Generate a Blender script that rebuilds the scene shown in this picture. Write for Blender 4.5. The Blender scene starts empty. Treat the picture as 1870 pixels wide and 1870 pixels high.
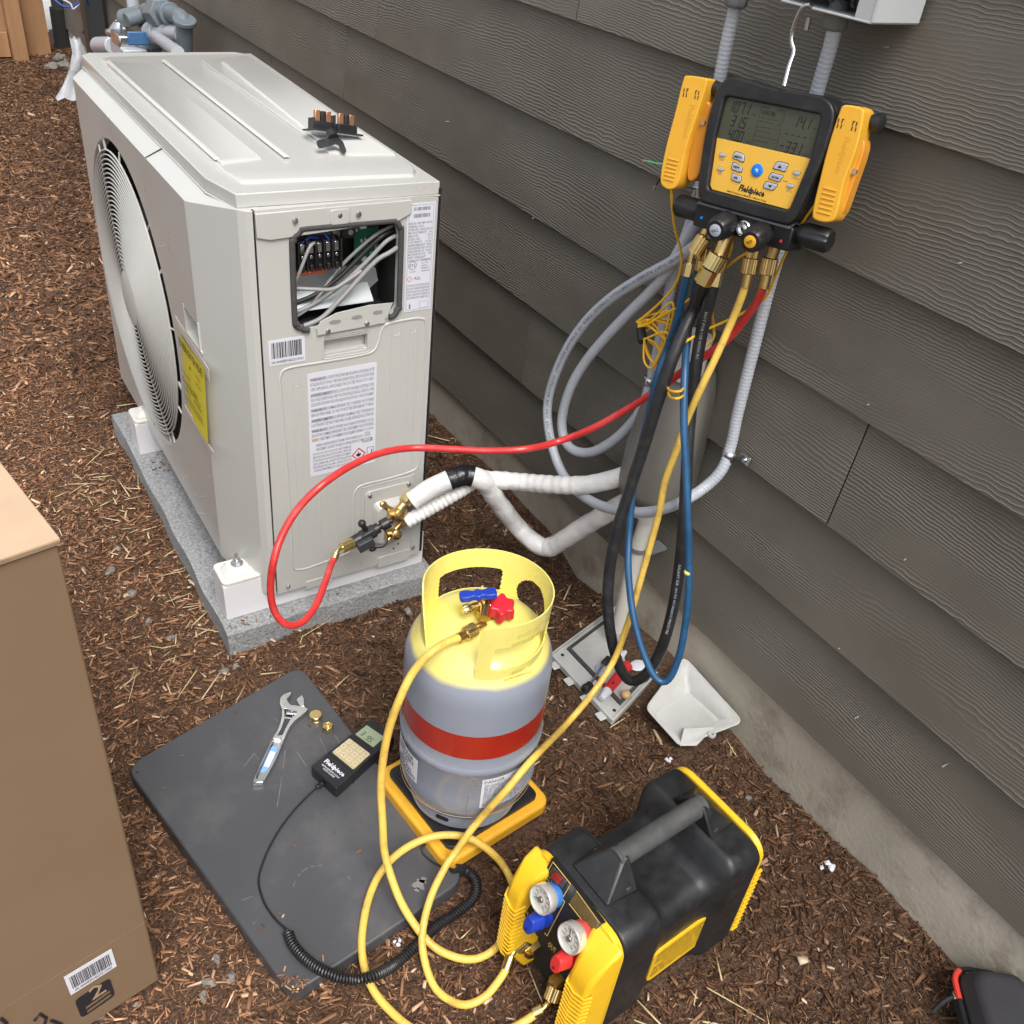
import bpy, bmesh, math, random
import numpy as np
from mathutils import Vector, Matrix, noise
random.seed(7); rng = np.random.default_rng(11)
S = bpy.context.scene; COL = S.collection
V = Vector; PI = math.pi
# ---------------------------------------------------------------- camera, world, sun
CAM = V((-1.1982, 0.0, 1.46385)); YAW, PIT, ROL, FPX = 0.63025, 0.62441, 0.124866, 1698.9
FW = V((math.sin(YAW)*math.cos(PIT), math.cos(YAW)*math.cos(PIT), -math.sin(PIT)))
_r0 = V((math.cos(YAW), -math.sin(YAW), 0)); _u0 = _r0.cross(FW)
RT = math.cos(ROL)*_r0 + math.sin(ROL)*_u0; UP = -math.sin(ROL)*_r0 + math.cos(ROL)*_u0
cd = bpy.data.cameras.new('camera'); cam = bpy.data.objects.new('camera', cd); COL.objects.link(cam)
cam.matrix_world = Matrix(((RT.x, UP.x, -FW.x, CAM.x), (RT.y, UP.y, -FW.y, CAM.y), (RT.z, UP.z, -FW.z, CAM.z), (0, 0, 0, 1)))
cd.sensor_width = 36; cd.lens = 36*FPX/1870; cd.clip_start = .02; cd.clip_end = 300
S.camera = cam
W = bpy.data.worlds.new('World'); S.world = W; W.use_nodes = True
wn = W.node_tree; bgn = wn.nodes['Background']
sky = wn.nodes.new('ShaderNodeTexSky'); sky.sky_type = 'NISHITA'; sky.sun_disc = False
SUN_EL, SUN_AZ = 58, -170      # azimuth measured from +Y towards +X
sky.sun_elevation = math.radians(SUN_EL); sky.sun_rotation = math.radians(SUN_AZ); sky.dust_density = 4; sky.air_density = 1.2
hs = wn.nodes.new('ShaderNodeHueSaturation'); hs.inputs['Saturation'].default_value = .28
wn.links.new(sky.outputs[0], hs.inputs['Color']); wn.links.new(hs.outputs[0], bgn.inputs['Color'])
bgn.inputs['Strength'].default_value = .15
sd = bpy.data.lights.new('sun', 'SUN'); sd.energy = 1.6; sd.angle = math.radians(32); sd.color = (1, .96, .9)
so = bpy.data.objects.new('sun', sd); COL.objects.link(so)
_el, _az = math.radians(SUN_EL), math.radians(SUN_AZ)
so.rotation_euler = V((-math.cos(_el)*math.sin(_az), -math.cos(_el)*math.cos(_az), -math.sin(_el))).to_track_quat('-Z', 'Y').to_euler()
S.view_settings.view_transform = 'Standard'; S.view_settings.look = 'None'
S.view_settings.exposure = .62; S.view_settings.gamma = 1; S.view_settings.use_curve_mapping = False

# ---------------------------------------------------------------- where a sight line meets a plane (measuring the place)
def ray(px, py): return FW + RT*((px-935)/FPX) - UP*((py-935)/FPX)
def onx(px, py, x): d = ray(px, py); return CAM + d*((x-CAM.x)/d.x)
def ony(px, py, y): d = ray(px, py); return CAM + d*((y-CAM.y)/d.y)
def onz(px, py, z): d = ray(px, py); return CAM + d*((z-CAM.z)/d.z)
def near(px, py, P): return CAM + ray(px, py)*((V(P)-CAM).dot(FW))
def path3(spec):
    """(px,py) points; some carry a third entry ('x'|'y'|'z'|'p', value) that fixes their distance; the others run evenly between."""
    n = len(spec); dep = [None]*n
    for i, s in enumerate(spec):
        if len(s) > 2:
            k, v = s[2]
            P = {'x': onx, 'y': ony, 'z': onz}[k](s[0], s[1], v) if k in 'xyz' else near(s[0], s[1], v)
            dep[i] = (P-CAM).dot(FW)
    L = [0]
    for a, b in zip(spec, spec[1:]): L.append(L[-1]+math.hypot(a[0]-b[0], a[1]-b[1]))
    kn = [i for i in range(n) if dep[i] is not None]
    dd = np.interp(L, [L[i] for i in kn], [dep[i] for i in kn])
    return [CAM + ray(s[0], s[1])*float(d) for s, d in zip(spec, dd)]

# ---------------------------------------------------------------- materials
MATS = {}
def mat(name, col, rough=.5, metal=0, var=0, vs=8, bump=0, bs=200, coat=0, spec=.5, stretch=None, dark=None, dscale=3, damt=.0, trans=0, rvar=0):
    if name in MATS: return MATS[name]
    m = bpy.data.materials.new(name); m.use_nodes = True; t = m.node_tree; N = t.nodes; L = t.links
    b = N['Principled BSDF']; b.inputs['Roughness'].default_value = rough; b.inputs['Metallic'].default_value = metal
    b.inputs['Coat Weight'].default_value = coat; b.inputs['Coat Roughness'].default_value = .12; b.inputs['Specular IOR Level'].default_value = spec
    if trans: b.inputs['Transmission Weight'].default_value = trans
    c = list(col)+[1]; b.inputs['Base Color'].default_value = c
    tc = N.new('ShaderNodeTexCoord'); vec = tc.outputs['Object']
    if stretch:
        mp = N.new('ShaderNodeMapping'); mp.inputs['Scale'].default_value = stretch; L.new(vec, mp.inputs[0]); vec = mp.outputs[0]
    out = None
    if var:
        n = N.new('ShaderNodeTexNoise'); n.inputs['Scale'].default_value = vs; n.inputs['Detail'].default_value = 6; L.new(vec, n.inputs['Vector'])
        r = N.new('ShaderNodeMapRange'); r.inputs['From Min'].default_value = .25; r.inputs['From Max'].default_value = .75
        r.inputs['To Min'].default_value = 1-var; r.inputs['To Max'].default_value = 1+var; L.new(n.outputs['Fac'], r.inputs[0])
        x = N.new('ShaderNodeVectorMath'); x.operation = 'SCALE'; x.inputs[0].default_value = col; L.new(r.outputs[0], x.inputs['Scale']); out = x.outputs[0]
    if damt:
        n2 = N.new('ShaderNodeTexNoise'); n2.inputs['Scale'].default_value = dscale; n2.inputs['Detail'].default_value = 8; n2.inputs['Roughness'].default_value = .7
        L.new(vec, n2.inputs['Vector'])
        r2 = N.new('ShaderNodeMapRange'); r2.inputs['From Min'].default_value = .5; r2.inputs['From Max'].default_value = .68; r2.inputs['To Max'].default_value = damt
        L.new(n2.outputs['Fac'], r2.inputs[0])
        mx = N.new('ShaderNodeMix'); mx.data_type = 'RGBA'; L.new(r2.outputs[0], mx.inputs[0])
        if out: L.new(out, mx.inputs[6])
        else: mx.inputs[6].default_value = c
        mx.inputs[7].default_value = list(dark or (.1, .08, .06))+[1]; out = mx.outputs[2]
    if out: L.new(out, b.inputs['Base Color'])
    if rvar:
        n4 = N.new('ShaderNodeTexNoise'); n4.inputs['Scale'].default_value = vs*2; n4.inputs['Detail'].default_value = 5; L.new(vec, n4.inputs['Vector'])
        r4 = N.new('ShaderNodeMapRange'); r4.inputs['From Min'].default_value = .3; r4.inputs['From Max'].default_value = .7
        r4.inputs['To Min'].default_value = max(.03, rough-rvar); r4.inputs['To Max'].default_value = min(1, rough+rvar); L.new(n4.outputs['Fac'], r4.inputs[0]); L.new(r4.outputs[0], b.inputs['Roughness'])
    if bump:
        n3 = N.new('ShaderNodeTexNoise'); n3.inputs['Scale'].default_value = bs; n3.inputs['Detail'].default_value = 4; L.new(vec, n3.inputs['Vector'])
        bp = N.new('ShaderNodeBump'); bp.inputs['Strength'].default_value = 1; bp.inputs['Distance'].default_value = bump; L.new(n3.outputs['Fac'], bp.inputs['Height'])
        L.new(bp.outputs[0], b.inputs['Normal'])
    MATS[name] = m; return m

def siding_material():
    m = bpy.data.materials.new('siding paint'); m.use_nodes = True; t = m.node_tree; N = t.nodes; L = t.links; b = N['Principled BSDF']
    b.inputs['Roughness'].default_value = .5; b.inputs['Specular IOR Level'].default_value = .45
    tc = N.new('ShaderNodeTexCoord'); oi = N.new('ShaderNodeObjectInfo')
    off = N.new('ShaderNodeMath'); off.operation = 'MULTIPLY'; off.inputs[1].default_value = 37.; L.new(oi.outputs['Random'], off.inputs[0])
    cv = N.new('ShaderNodeCombineXYZ'); L.new(off.outputs[0], cv.inputs[1]); L.new(off.outputs[0], cv.inputs[2])
    ad = N.new('ShaderNodeVectorMath'); ad.operation = 'ADD'; L.new(tc.outputs['Object'], ad.inputs[0]); L.new(cv.outputs[0], ad.inputs[1])
    def nz(sy, sz, det, rough=.5):
        mp = N.new('ShaderNodeMapping'); mp.inputs['Scale'].default_value = (0, sy, sz); L.new(ad.outputs[0], mp.inputs[0])
        n = N.new('ShaderNodeTexNoise'); n.inputs['Scale'].default_value = 1; n.inputs['Detail'].default_value = det; n.inputs['Roughness'].default_value = rough; L.new(mp.outputs[0], n.inputs[0]); return n.outputs['Fac']
    def ma(op, a, b_, c=None):
        n = N.new('ShaderNodeMath'); n.operation = op
        for i, q in enumerate((a, b_, c)):
            if q is None: continue
            if isinstance(q, (int, float)): n.inputs[i].default_value = q
            else: L.new(q, n.inputs[i])
        return n.outputs[0]
    sx = N.new('ShaderNodeSeparateXYZ'); L.new(tc.outputs['Object'], sx.inputs[0])
    warp = ma('MULTIPLY', nz(1.3, 6.0, 2.5, .45), 15.0)              # broad bend of the grain
    warp2 = ma('MULTIPLY', nz(24, 26, 5, .6), 2.1)              # small wobble
    zz = ma('MULTIPLY', sx.outputs[2], 175)
    ph = ma('ADD', ma('ADD', zz, warp), warp2)
    s = ma('SINE', ma('MULTIPLY', ph, 6.2831*.95), 0)
    s2 = ma('POWER', ma('MULTIPLY_ADD', s, .5, .5)   , 3.2)
    amp = N.new('ShaderNodeMapRange'); amp.inputs['From Min'].default_value = .40; amp.inputs['From Max'].default_value = .62; amp.inputs['To Min'].default_value = .07; amp.inputs['To Max'].default_value = 1
    L.new(nz(1.6, 9, 2), amp.inputs[0])
    h = ma('MULTIPLY', s2, amp.outputs[0])
    fine = ma('MULTIPLY', nz(60, 900, 3), .25)
    hh = ma('ADD', h, fine)
    bp = N.new('ShaderNodeBump'); bp.inputs['Distance'].default_value = .0012; bp.inputs['Strength'].default_value = .9; L.new(hh, bp.inputs['Height']); L.new(bp.outputs[0], b.inputs['Normal'])
    mx = N.new('ShaderNodeMix'); mx.data_type = 'RGBA'; mx.inputs[6].default_value = (.092, .083, .069, 1); mx.inputs[7].default_value = (.245, .225, .190, 1)
    cf = ma('ADD', ma('MULTIPLY', h, .42), ma('ADD', ma('MULTIPLY', nz(5, 9, 5), .5), ma('MULTIPLY', oi.outputs['Random'], .14))); L.new(cf, mx.inputs[0])
    L.new(mx.outputs[2], b.inputs['Base Color']); return m

def chips_material():
    m = bpy.data.materials.new('mulch chips'); m.use_nodes = True; t = m.node_tree; N = t.nodes; L = t.links; b = N['Principled BSDF']
    b.inputs['Roughness'].default_value = .8; b.inputs['Specular IOR Level'].default_value = .25
    g = N.new('ShaderNodeNewGeometry'); r = N.new('ShaderNodeValToRGB'); e = r.color_ramp.elements
    e[0].position = 0; e[0].color = (.032, .017, .011, 1); e[1].position = 1; e[1].color = (.44, .31, .20, 1)
    for p, c in ((.28, (.074, .038, .021)), (.55, (.120, .061, .033)), (.82, (.175, .092, .050)), (.95, (.235, .132, .076)), (.99, (.36, .235, .15))):
        q = e.new(p); q.color = (*c, 1)
    L.new(g.outputs['Random Per Island'], r.inputs[0])
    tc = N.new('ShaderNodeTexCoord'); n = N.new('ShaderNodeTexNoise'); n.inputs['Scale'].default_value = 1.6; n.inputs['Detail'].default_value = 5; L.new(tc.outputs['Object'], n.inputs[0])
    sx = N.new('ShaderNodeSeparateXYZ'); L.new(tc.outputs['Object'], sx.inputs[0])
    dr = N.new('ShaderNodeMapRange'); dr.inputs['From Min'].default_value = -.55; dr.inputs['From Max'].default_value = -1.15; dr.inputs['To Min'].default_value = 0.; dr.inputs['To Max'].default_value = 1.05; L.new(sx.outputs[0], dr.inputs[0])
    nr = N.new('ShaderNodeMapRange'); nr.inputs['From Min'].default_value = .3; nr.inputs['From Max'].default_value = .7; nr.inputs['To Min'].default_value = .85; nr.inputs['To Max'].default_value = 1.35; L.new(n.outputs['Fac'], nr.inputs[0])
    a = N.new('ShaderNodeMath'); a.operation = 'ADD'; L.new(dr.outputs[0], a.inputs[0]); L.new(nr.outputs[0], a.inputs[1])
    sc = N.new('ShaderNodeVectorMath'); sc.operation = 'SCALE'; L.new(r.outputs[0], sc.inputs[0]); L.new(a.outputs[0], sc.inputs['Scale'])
    L.new(sc.outputs[0], b.inputs['Base Color']); return m

ivory = mat('ivory enamel', (.495, .495, .472), .32, var=.03, vs=3, coat=.35, damt=.08, dark=(.42, .38, .32), dscale=4, bump=.00012, bs=350, rvar=.06)
ivory_lid = mat('lid enamel', (.52, .52, .50), .3, var=.04, vs=2, coat=.4, bump=.0002, bs=120, rvar=.03)
white_pl = mat('white plastic', (.74, .73, .76), .42, var=.03)
foot_pl = mat('foot cap plastic', (.66, .65, .6), .45, var=.04, vs=30)
grille_m = mat('grille plastic', (.52, .515, .49), .4, var=.03)
black = mat('black plastic', (.018, .018, .02), .38, var=.25, vs=40, bump=.0002, bs=500, rvar=.1)
black_g = mat('rubber boot', (.013, .013, .015), .42, var=.3, vs=25, damt=.35, dark=(.05, .048, .045), dscale=30, rvar=.1)
darkgrey = mat('dark grey plastic', (.045, .047, .052), .45, var=.15, vs=60, bump=.0002, bs=600)
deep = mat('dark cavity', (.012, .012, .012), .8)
shell = mat('moulded shell plastic', (.015, .016, .018), .42, var=.35, vs=25, bump=.00035, bs=700, damt=.25, dark=(.06, .058, .055), dscale=5, rvar=.14)
handle_m = mat('rubber grip', (.06, .062, .062), .62, var=.2, vs=50, bump=.0003, bs=400, damt=.4, dark=(.12, .11, .1), dscale=25)
yel = mat('yellow plastic', (.86, .52, .02), .38, var=.05, vs=20, damt=.25, dark=(.6, .3, .03), dscale=18, bump=.0002, bs=300)
yel_or = mat('amber plastic', (.83, .43, .035), .4, var=.06, vs=25, damt=.2, dark=(.6, .27, .03), dscale=20)
yel_jaw = mat('orange jaw plastic', (.72, .3, .03), .45, var=.06)
yel_face = mat('amber face sheet', (.82, .47, .06), .4, var=.03, vs=12)
yel_hose = mat('yellow hose rubber', (.78, .52, .10), .42, var=.08, vs=12, damt=.75, dark=(.42, .26, .07), dscale=34, bump=.0003, bs=180)
yel_tank = mat('yellow spray paint', (.80, .71, .20), .3, var=.04, vs=15, coat=.3, damt=.3, dark=(.62, .52, .14), dscale=12, rvar=.08)
wire_y = mat('yellow wire', (.85, .48, .02), .4)
red_hose = mat('red hose rubber', (.60, .035, .035), .33, var=.1, vs=30, coat=.3, damt=.12, dark=(.85, .45, .4), dscale=30)
blue_hose = mat('blue hose rubber', (.018, .085, .19), .36, var=.2, vs=20, damt=.15, dark=(.1, .16, .22), dscale=40)
black_hose = mat('black hose rubber', (.02, .021, .024), .4, var=.3, vs=30, damt=.5, dark=(.06, .06, .06), dscale=35, rvar=.12)
conduit_m = mat('grey conduit vinyl', (.47, .50, .55), .38, var=.05, vs=20, coat=.2, damt=.2, dark=(.25, .26, .28), dscale=12)
pvc_grey = mat('grey pvc', (.16, .195, .22), .45, var=.12, vs=12)
fit_grey = mat('grey conduit nut', (.17, .175, .18), .5, var=.1, vs=40)
brass = mat('brass', (.62, .44, .18), .3, 1, var=.15, vs=60, damt=.5, dark=(.3, .19, .07), dscale=40)
brass_l = mat('bright brass', (.80, .64, .30), .26, 1, var=.1, vs=60, damt=.3, dark=(.45, .3, .12), dscale=60)
steel = mat('zinc steel', (.62, .63, .65), .28, 1, var=.1, vs=50, rvar=.1)
chrome = mat('chrome', (.75, .76, .78), .16, 1, var=.08, vs=40, rvar=.08)
sheet = mat('galvanised sheet', (.50, .54, .56), .38, .7, var=.1, vs=15)
copper = mat('copper blade', (.85, .45, .26), .35, 1)
bare = mat('bare copper wire', (.7, .38, .2), .35, 1)
red_pl = mat('red plastic', (.62, .03, .03), .38, var=.08, vs=50)
red_k = mat('pink red knob plastic', (.56, .015, .035), .4, var=.08, vs=50)
blue_pl = mat('blue plastic', (.012, .045, .38), .38, var=.08, vs=50)
paper = mat('white label paper', (.66, .67, .74), .5, var=.03, vs=20)
ink = mat('black ink', (.02, .02, .025), .5)
inkgrey = mat('grey ink', (.16, .17, .2), .6)
card = mat('cardboard', (.20, .130, .074), .85, var=.07, vs=4, damt=.25, dark=(.2, .13, .08), dscale=40, bump=.0009, bs=22, rvar=.05)
card_in = mat('cardboard edge', (.34, .235, .15), .85, var=.1, vs=60)
eg = mat('energy label paper', (.66, .56, .04), .5, var=.04)
tape_m = mat('clear tape', (.62, .58, .54), .22, var=.03)
concrete = mat('foundation concrete', (.46, .42, .35), .85, var=.2, vs=5, bump=.0012, bs=90, damt=.75, dark=(.24, .20, .15), dscale=9)
padm = mat('pad concrete', (.27, .275, .28), .9, var=.45, vs=170, bump=.003, bs=130, damt=.35, dark=(.42, .42, .42), dscale=240)
wrap = mat('white insulation wrap', (.78, .77, .76), .38, var=.06, vs=20, bump=.004, bs=38, damt=.3, dark=(.55, .53, .5), dscale=30)
tapeb = mat('black electrical tape', (.012, .012, .014), .22, bump=.003, bs=70)
foam = mat('grey foam gasket', (.06, .058, .058), .85, var=.15, vs=80, bump=.001, bs=300)
matm = mat('rubber pad', (.068, .069, .076), .42, var=.12, vs=5, bump=.0003, bs=260, damt=.35, dark=(.16, .155, .15), dscale=7, rvar=.12)
scratch = mat('chalky scuff', (.2, .2, .2), .8)
tank = mat('grey tank paint', (.25, .275, .335), .26, var=.06, vs=8, coat=.35, damt=.35, dark=(.33, .34, .38), dscale=7, rvar=.1)
tred = mat('red tank band', (.36, .022, .012), .3, var=.06, vs=10, coat=.3)
hood_m = mat('taupe vinyl hood', (.19, .178, .158), .45, var=.06, vs=10, damt=.2, dark=(.16, .15, .13), dscale=8)
pvc_white = mat('white drain pipe', (.66, .64, .58), .4, var=.04)
cover_m = mat('pale grey cover plastic', (.50, .505, .49), .42, var=.06, vs=20, damt=.4, dark=(.34, .32, .27), dscale=14)
lcd = mat('lcd glass', (.060, .062, .040), .12, coat=.6, var=.05, vs=8)
lcd2 = mat('green lcd glass', (.30, .36, .23), .15, coat=.5)
lcdink = mat('lcd segment', (.012, .013, .012), .4)
keycol = mat('beige keypad', (.50, .42, .25), .45, var=.04)
btn = mat('silver button', (.42, .45, .52), .35, var=.03)
blue_b = mat('blue power button', (.0, .2, .75), .35)
orange_sticker = mat('orange sticker', (.80, .12, .04), .5)
pcb = mat('green circuit board', (.012, .12, .05), .35)
cream = mat('grey wire jacket', (.27, .265, .265), .45)
wire_g = mat('green wire jacket', (.1, .5, .25), .4)
wire_b = mat('blue wire jacket', (.03, .08, .4), .4)
fence_m = mat('cedar fence', (.34, .185, .09), .75, var=.18, vs=3, stretch=(8, 8, 1), bump=.0008, bs=60)
case_m = mat('charcoal case fabric', (.035, .034, .040), .75, var=.12, vs=40, bump=.0004, bs=900)
trim_m = mat('corner trim paint', (.10, .093, .08), .55, var=.08)
dkpipe = mat('dark downspout', (.035, .036, .038), .5, var=.15)
stone_m = mat('pebble stone', (.20, .18, .16), .85, var=.4, vs=90, bump=.0015, bs=400)
straw_m = mat('straw', (.60, .47, .27), .7, var=.2, vs=30)
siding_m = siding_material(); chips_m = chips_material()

# ---------------------------------------------------------------- mesh helpers
def I4(): return Matrix.Identity(4)
def TR(x, y, z): return Matrix.Translation((x, y, z))
def frame(o, x, y, z):
    return Matrix(((x[0], y[0], z[0], o[0]), (x[1], y[1], z[1], o[1]), (x[2], y[2], z[2], o[2]), (0, 0, 0, 1)))
def rotz(a): return Matrix.Rotation(a, 4, 'Z')
def rrect(x0, y0, x1, y1, r, n=5):
    P = []
    for cx, cy, a in ((x1-r, y1-r, 0), (x0+r, y1-r, PI/2), (x0+r, y0+r, PI), (x1-r, y0+r, 1.5*PI)):
        for i in range(n+1): t = a+PI/2*i/n; P.append((cx+r*math.cos(t), cy+r*math.sin(t)))
    return P
def smooth2(P, n=4):
    """closed Catmull-Rom through 2-D points"""
    out = []; m = len(P)
    for i in range(m):
        a, b, c, d = [V((*P[(i+k) % m][:2], 0)) for k in (-1, 0, 1, 2)]
        for j in range(n):
            t = j/n; q = .5*((2*b)+(c-a)*t+(2*a-5*b+4*c-d)*t*t+(-a+3*b-3*c+d)*t**3); out.append((q.x, q.y))
    return out
def smooth3(P, n=8):
    P = [V(p) for p in P]; out = []; m = len(P)
    for i in range(m-1):
        a = P[max(i-1, 0)]; b = P[i]; c = P[i+1]; d = P[min(i+2, m-1)]
        for j in range(n):
            t = j/n; out.append(.5*((2*b)+(c-a)*t+(2*a-5*b+4*c-d)*t*t+(-a+3*b-3*c+d)*t**3))
    out.append(P[-1]); return out
def even(P, step):
    L = [0]
    for a, b in zip(P, P[1:]): L.append(L[-1]+(b-a).length)
    n = max(2, int(L[-1]/step)); A = np.array([tuple(p) for p in P]); s = np.linspace(0, L[-1], n)
    return [V((float(np.interp(t, L, A[:, 0])), float(np.interp(t, L, A[:, 1])), float(np.interp(t, L, A[:, 2])))) for t in s]
_txt = {}
def text_mesh(s, sp=1.0, al='LEFT', bold=.012):
    if (s, sp, al, bold) in _txt: return _txt[(s, sp, al, bold)]
    c = bpy.data.curves.new('t', 'FONT'); c.body = s; c.size = 1; c.space_line = sp; c.align_x = al; c.resolution_u = 1; c.offset = bold
    o = bpy.data.objects.new('t', c); COL.objects.link(o)
    dg = bpy.context.evaluated_depsgraph_get(); me = bpy.data.meshes.new_from_object(o.evaluated_get(dg))
    vs = [tuple(v.co) for v in me.vertices]; fs = [tuple(p.vertices) for p in me.polygons]
    bpy.data.objects.remove(o); bpy.data.curves.remove(c); bpy.data.meshes.remove(me)
    _txt[(s, sp, al, bold)] = (vs, fs); return vs, fs
class B:
    def __init__(s, M=None): s.bm = bmesh.new(); s.M = M or I4(); s.mi = 0
    def v(s, P, M=None): M = s.M @ M if M else s.M; return [s.bm.verts.new(M @ V(p)) for p in P]
    def f(s, vs):
        try: f = s.bm.faces.new(vs); f.material_index = s.mi; return f
        except ValueError: return None
    def box(s, c, d, M=None, r=0):
        x, y, z = c; a, b, h = d[0]/2, d[1]/2, d[2]/2
        v = s.v([(x+i*a, y+j*b, z+k*h) for k in (-1, 1) for j in (-1, 1) for i in (-1, 1)], M)
        for q in ((0, 2, 3, 1), (4, 5, 7, 6), (0, 1, 5, 4), (2, 6, 7, 3), (0, 4, 6, 2), (1, 3, 7, 5)): s.f([v[i] for i in q])
        return s
    def hexa(s, P, M=None):
        v = s.v(P, M)
        for q in ((3, 2, 1, 0), (4, 5, 6, 7), (0, 1, 5, 4), (1, 2, 6, 5), (2, 3, 7, 6), (3, 0, 4, 7)): s.f([v[i] for i in q])
        return s
    def prism(s, poly, z0, z1, M=None, cap=True, scale_top=None):
        a = s.v([(x, y, z0) for x, y in poly], M); p2 = scale_top or poly
        b = s.v([(x, y, z1) for x, y in p2], M); n = len(poly)
        for i in range(n): s.f([a[i], a[(i+1) % n], b[(i+1) % n], b[i]])
        if cap: s.f(a[::-1]); s.f(b)
        return s
    def plate(s, outer, holes, z=0, M=None, thick=0):
        """flat sheet with holes; with thick, walls are drawn down from every loop"""
        loops = [s.v([(x, y, z) for x, y in L], M) for L in [outer]+list(holes)]
        ed = []
        for L in loops:
            for i in range(len(L)): ed.append(s.bm.edges.new((L[i], L[(i+1) % len(L)])))
        r = bmesh.ops.triangle_fill(s.bm, edges=ed, use_beauty=True, use_dissolve=False, normal=(s.M @ (M or I4())).to_3x3() @ V((0, 0, 1)))
        for g in r['geom']:
            if isinstance(g, bmesh.types.BMFace): g.material_index = s.mi
        if thick:
            lo = [s.v([(x, y, z-thick) for x, y in L], M) for L in [outer]+list(holes)]
            for A, Bv in zip(loops, lo):
                for i in range(len(A)): s.f([A[i], Bv[i], Bv[(i+1) % len(A)], A[(i+1) % len(A)]])
        return s
    def lathe(s, prof, M=None, n=24, mod=None, cap=True):
        rings = []
        for r, z in prof:
            rings.append(s.v([((r+(mod(i, z) if mod else 0))*math.cos(2*PI*i/n), (r+(mod(i, z) if mod else 0))*math.sin(2*PI*i/n), z) for i in range(n)], M))
        for A, Bv in zip(rings, rings[1:]):
            for i in range(n): s.f([A[i], A[(i+1) % n], Bv[(i+1) % n], Bv[i]])
        if cap: s.f(rings[0][::-1]); s.f(rings[-1])
        return s
    def cyl(s, p0, p1, r0, r1=None, n=16, M=None, mod=None, prof=None):
        p0, p1 = V(p0), V(p1); d = p1-p0; h = d.length; q = d.to_track_quat('Z', 'Y').to_matrix().to_4x4(); r1 = r0 if r1 is None else r1
        K = Matrix.Translation(p0) @ q; K = M @ K if M else K
        return s.lathe([(r*1., z*h) for r, z in prof] if prof else [(r0, 0), (r1, h)], K, n, mod)
    def tube(s, P, r, n=10, M=None, cap=True, rf=None):
        P = [V(p) for p in P]; T = []
        for i in range(len(P)): T.append((P[min(i+1, len(P)-1)]-P[max(i-1, 0)]).normalized())
        u = T[0].orthogonal().normalized(); rings = []
        for i, p in enumerate(P):
            u = (u-T[i]*u.dot(T[i])).normalized(); w = T[i].cross(u); rr = rf(i) if rf else r
            rings.append(s.v([p+(u*math.cos(2*PI*k/n)+w*math.sin(2*PI*k/n))*rr for k in range(n)], M))
        for A, Bv in zip(rings, rings[1:]):
            for k in range(n): s.f([A[k], A[(k+1) % n], Bv[(k+1) % n], Bv[k]])
        if cap: s.f(rings[0][::-1]); s.f(rings[-1])
        return s
    def ball(s, c, r, M=None, n=12, sc=(1, 1, 1)):
        K = Matrix.Translation(c) @ Matrix.Diagonal((*sc, 1)); K = M @ K if M else K
        return s.lathe([(r*math.sin(PI*i/n) if 0 < i < n else r*.02, -r*math.cos(PI*i/n)) for i in range(n+1)], K, n*2)
    def text(s, t, size, M, sp=1.0, al='LEFT', sx=1.0, max_w=None, bold=.012):
        vs, fs = text_mesh(t, sp, al, bold)
        if not vs: return s
        if max_w:
            w = max(v[0] for v in vs)-min(v[0] for v in vs); sx = min(sx, max_w/(w*size))
        v = s.v([(x*size*sx, y*size, 0) for x, y, z in vs], M)
        for q in fs: s.f([v[i] for i in q])
        return s
    def obj(s, name, m, parent=None, bevel=0, seg=2, sharp=40, smooth=True, kind=None, world=None, label=None):
        bm = s.bm
        if world is not None: bm.transform(world.inverted())
        bmesh.ops.recalc_face_normals(bm, faces=bm.faces[:]) if len(bm.faces) < 60000 else None
        me = bpy.data.meshes.new(name); bm.to_mesh(me); bm.free()
        for x in (m if isinstance(m, (list, tuple)) else [m]): me.materials.append(x)
        if smooth:
            me.polygons.foreach_set('use_smooth', [True]*len(me.polygons)); me.set_sharp_from_angle(angle=math.radians(sharp))
        o = bpy.data.objects.new(name, me); COL.objects.link(o)
        if parent: o.parent = parent
        if bevel:
            b = o.modifiers.new('b', 'BEVEL'); b.width = bevel; b.segments = seg; b.limit_method = 'ANGLE'; b.angle_limit = math.radians(35); b.harden_normals = False
        if kind: o['kind'] = kind
        if label: o['label'] = label
        return o
def tag(o, label, cat, group=None, kind=None):
    if label: o['label'] = label
    if cat: o['category'] = cat
    if group: o['group'] = group
    if kind: o['kind'] = kind
    return o
def thing(name, label, cat, M=None, group=None):
    o = bpy.data.objects.new(name, None); COL.objects.link(o); o.matrix_world = M or I4(); o.empty_display_size = .05
    return tag(o, label, cat, group)
def copy_tree(o, parent=None):
    c = o.copy(); COL.objects.link(c); c.parent = parent
    for ch in list(o.children): copy_tree(ch, c)
    return c
def hose(name, spec, r, m, label, cat='hose', step=.012, n=12, parent=None, rf=None, group=None):
    P = even(smooth3(path3(spec), 8), step); b = B(); b.tube(P, r, n, rf=(rf(P) if rf else None))
    o = b.obj(name, m, parent)
    if parent is None: tag(o, label, cat, group)
    return o, P

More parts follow.
